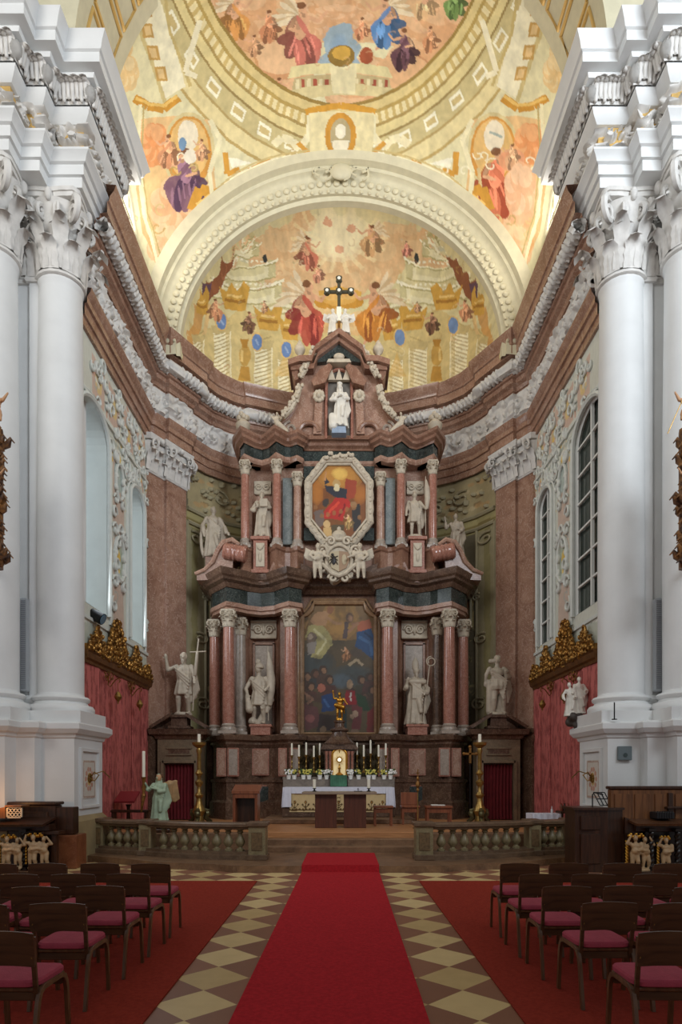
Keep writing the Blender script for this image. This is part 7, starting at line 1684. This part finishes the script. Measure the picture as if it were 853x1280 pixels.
# ================================================================== carpets
def carpet(pts, z, name, lab, m_, t=.012):
    return tag(MB().prism(pts, z, z+t, 'z').build(name, m_, smooth=0), lab, 'carpet')
def cmat(name, c):
    m = mat(name, c, .95, noise=.22, scale=30, bump=.5, bscale=220, spec=.1); return m
cr_ = cmat('crimson_carpet', (196, 46, 54)); cs_ = cmat('faded_red_carpet', (160, 58, 44))
run = MB(); sec = []
pr = [(1.5, .006), (11.22, .006), (11.23, .128), (12.95, .128), (13.0, .128)]
V = []
for (y, z) in pr:
    t = (y-4.39)/(11.3-4.39); xl = -.766+(.766-.69)*min(1.1, t); xr = .607+(.67-.607)*min(1.1, t)
    V += [(xl, y, z), (xr, y, z), (xl, y, z+.012), (xr, y, z+.012)]
Fc = []
for i in range(len(pr)-1):
    a, b = 4*i, 4*i+4; Fc += [(a+2, a+3, b+3, b+2), (a, b, b+1, a+1), (a, a+2, b+2, b), (a+1, b+1, b+3, a+3)]
Fc += [(0, 1, 3, 2), (len(V)-4, len(V)-2, len(V)-1, len(V)-3)]
tag(run.add(V, Fc).build('carpet_runner', cr_, smooth=0), 'long crimson runner down the centre aisle up onto the first step', 'carpet')
carpet([(-7.5, 1.5), (-1.36, 1.5), (-1.35, 10.3), (-7.5, 10.3)], .002, 'carpet', 'broad faded red carpet under the chairs on the left', cs_)
carpet([(1.26, 1.5), (7.5, 1.5), (7.5, 10.3), (1.26, 10.3)], .002, 'carpet', 'broad faded red carpet under the chairs on the right', cs_)
# ================================================================== chairs
legm = wood('chair_leg_wood', (74, 48, 32), (112, 78, 52), .3); backm = wood('chair_back_wood', (58, 38, 24), (96, 66, 42), .35, 'X', 5)
padm = mat('pink_upholstery', (172, 64, 84), .85, noise=.12, scale=20, bump=.2, bscale=90)
def chair():
    r = empty('chair', (0, 0, 0)); r['category'] = 'chair'; r['group'] = 'wooden chairs with pink seats'
    def fn(u, v):
        return None
    # cushion: softly domed pad
    p = MB(); n = 14
    for (k, zz, sc_) in ((0, .425, .94), (1, .435, 1.0), (2, .46, 1.0), (3, .475, .95), (4, .485, .8), (5, .488, .4)):
        pass
    ring = []
    for k in range(28):
        a = 2*PI*k/28; c, s2 = math.cos(a), math.sin(a); e = .32
        ring.append((.2*math.copysign(abs(c)**e, c)*(1+.06*s2), .19*math.copysign(abs(s2)**e, s2)))
    V = []; lv = ((.425, .92), (.434, 1.0), (.458, 1.0), (.472, .95), (.48, .78), (.484, .4))
    for z, q in lv: V += [(x*q, y*q+.0, z) for x, y in ring]
    Fc = [(j*28+i, j*28+(i+1) % 28, (j+1)*28+(i+1) % 28, (j+1)*28+i) for j in range(len(lv)-1) for i in range(28)]+[tuple(range(27, -1, -1)), tuple(5*28+i for i in range(28))]
    p.add(V, Fc).build('seat_cushion', padm, r)
    b = MB(); b.box(-.19, .19, -.18, .18, .4, .425, .008).build('seat_board', legm, r, smooth=0)
    k = MB(); nu, nv = 14, 6; V = []
    for side_ in (0, .014):
        for j in range(nv+1):
            for i in range(nu+1):
                u = -1+2*i/nu; v = j/nv; zz = .565+.2*v; w = .205*(1-.03*abs(2*v-1)**3)
                V.append((u*w, -.235-.02*v+.028*(u*u)*-1+.028+side_, zz+(.008*(1-u*u) if j == nv else 0)))
    q = (nu+1)*(nv+1); Fc = []
    for j in range(nv):
        for i in range(nu):
            a = j*(nu+1)+i; Fc += [(a, a+1, a+nu+2, a+nu+1), (q+a, q+a+nu+1, q+a+nu+2, q+a+1)]
    for i in range(nu): a = i; Fc.append((a, q+a, q+a+1, a+1)); a = nv*(nu+1)+i; Fc.append((a, a+1, q+a+1, q+a))
    for j in range(nv): a = j*(nu+1); Fc.append((a, a+nu+1, q+a+nu+1, q+a)); a += nu; Fc.append((a, q+a, q+a+nu+1, a+nu+1))
    k.add(V, Fc).build('backrest', backm, r)
    def bar(pts, w, t): 
        m = MB(); P = [Vector(p) for p in pts]; V = []
        for i, c in enumerate(P):
            d = (P[min(i+1, len(P)-1)]-P[max(i-1, 0)]).normalized(); nn = Vector((0, -d.z, d.y))
            for (a, bb) in ((-w, -t), (w, -t), (w, t), (-w, t)): V.append(c+Vector((a, 0, 0))+nn*bb)
        Fc = [(4*i+j, 4*i+(j+1) % 4, 4*i+4+(j+1) % 4, 4*i+4+j) for i in range(len(P)-1) for j in range(4)]+[(3, 2, 1, 0), tuple(4*len(P)-4+j for j in range(4))]
        return m.add(V, Fc)
    for s in (-1, 1):
        x = s*.2
        arc_ = [(x, -.25, 0.0), (x, -.2, .3), (x, -.185, .36), (x, -.16, .4), (x, -.12, .418), (x, 0, .42), (x, .06, .418)]
        bar(arc_, .012, .016).build('rear_leg', legm, r, smooth=50)
        bar([(x, .22, 0.0), (x, .19, .3), (x, .175, .36), (x, .15, .4), (x, .11, .418), (x, .06, .419)], .012, .016).build('front_leg', legm, r, smooth=50)
        bar([(s*.183, -.17, .36), (s*.183, -.185, .45), (s*.186, -.212, .6), (s*.188, -.222, .74)], .013, .009).build('back_post', backm, r, smooth=50)
        for z in (.62, .71): MB().tube([(s*.187, -.222, z), (s*.187, -.236, z)], .007, 8).build('bolt', brass, r)
    MB().box(-.19, .19, -.17, -.15, .345, .4, .004).build('rear_apron', backm, r, smooth=0); MB().box(-.19, .19, .14, .16, .345, .4, .004).build('front_apron', backm, r, smooth=0)
    return r
proto = chair(); used = False
num = ['first', 'second', 'third', 'fourth', 'fifth']
rows = [6.93, 6.2, 5.54, 4.84, 3.99]
for s in (-1, 1):
    for j, yy in enumerate(rows):
        xs_ = [1.98, 2.5, 3.04, 3.56] if s < 0 else [1.87, 2.38, 2.93, 3.44]
        for i, x in enumerate(xs_):
            if (x-.2)/yy*F > 430: continue
            lab = 'pink-cushioned chair, %s block, %s row from altar, %s from aisle' % ('left' if s < 0 else 'right', num[j], num[i])
            jx, jy, rz = random.uniform(-.02, .02), random.uniform(-.03, .03), random.uniform(-.05, .05)
            X_ = x+(.06 if j == 3 else (.02 if s < 0 else .1) if j == 4 else 0)
            loc = (s*X_+jx, yy+jy, .014)
            if not used: o = proto; o.location = loc; o.rotation_euler = (0, 0, rz); o['label'] = lab; used = True
            else: dup(proto, loc, rz, lab)
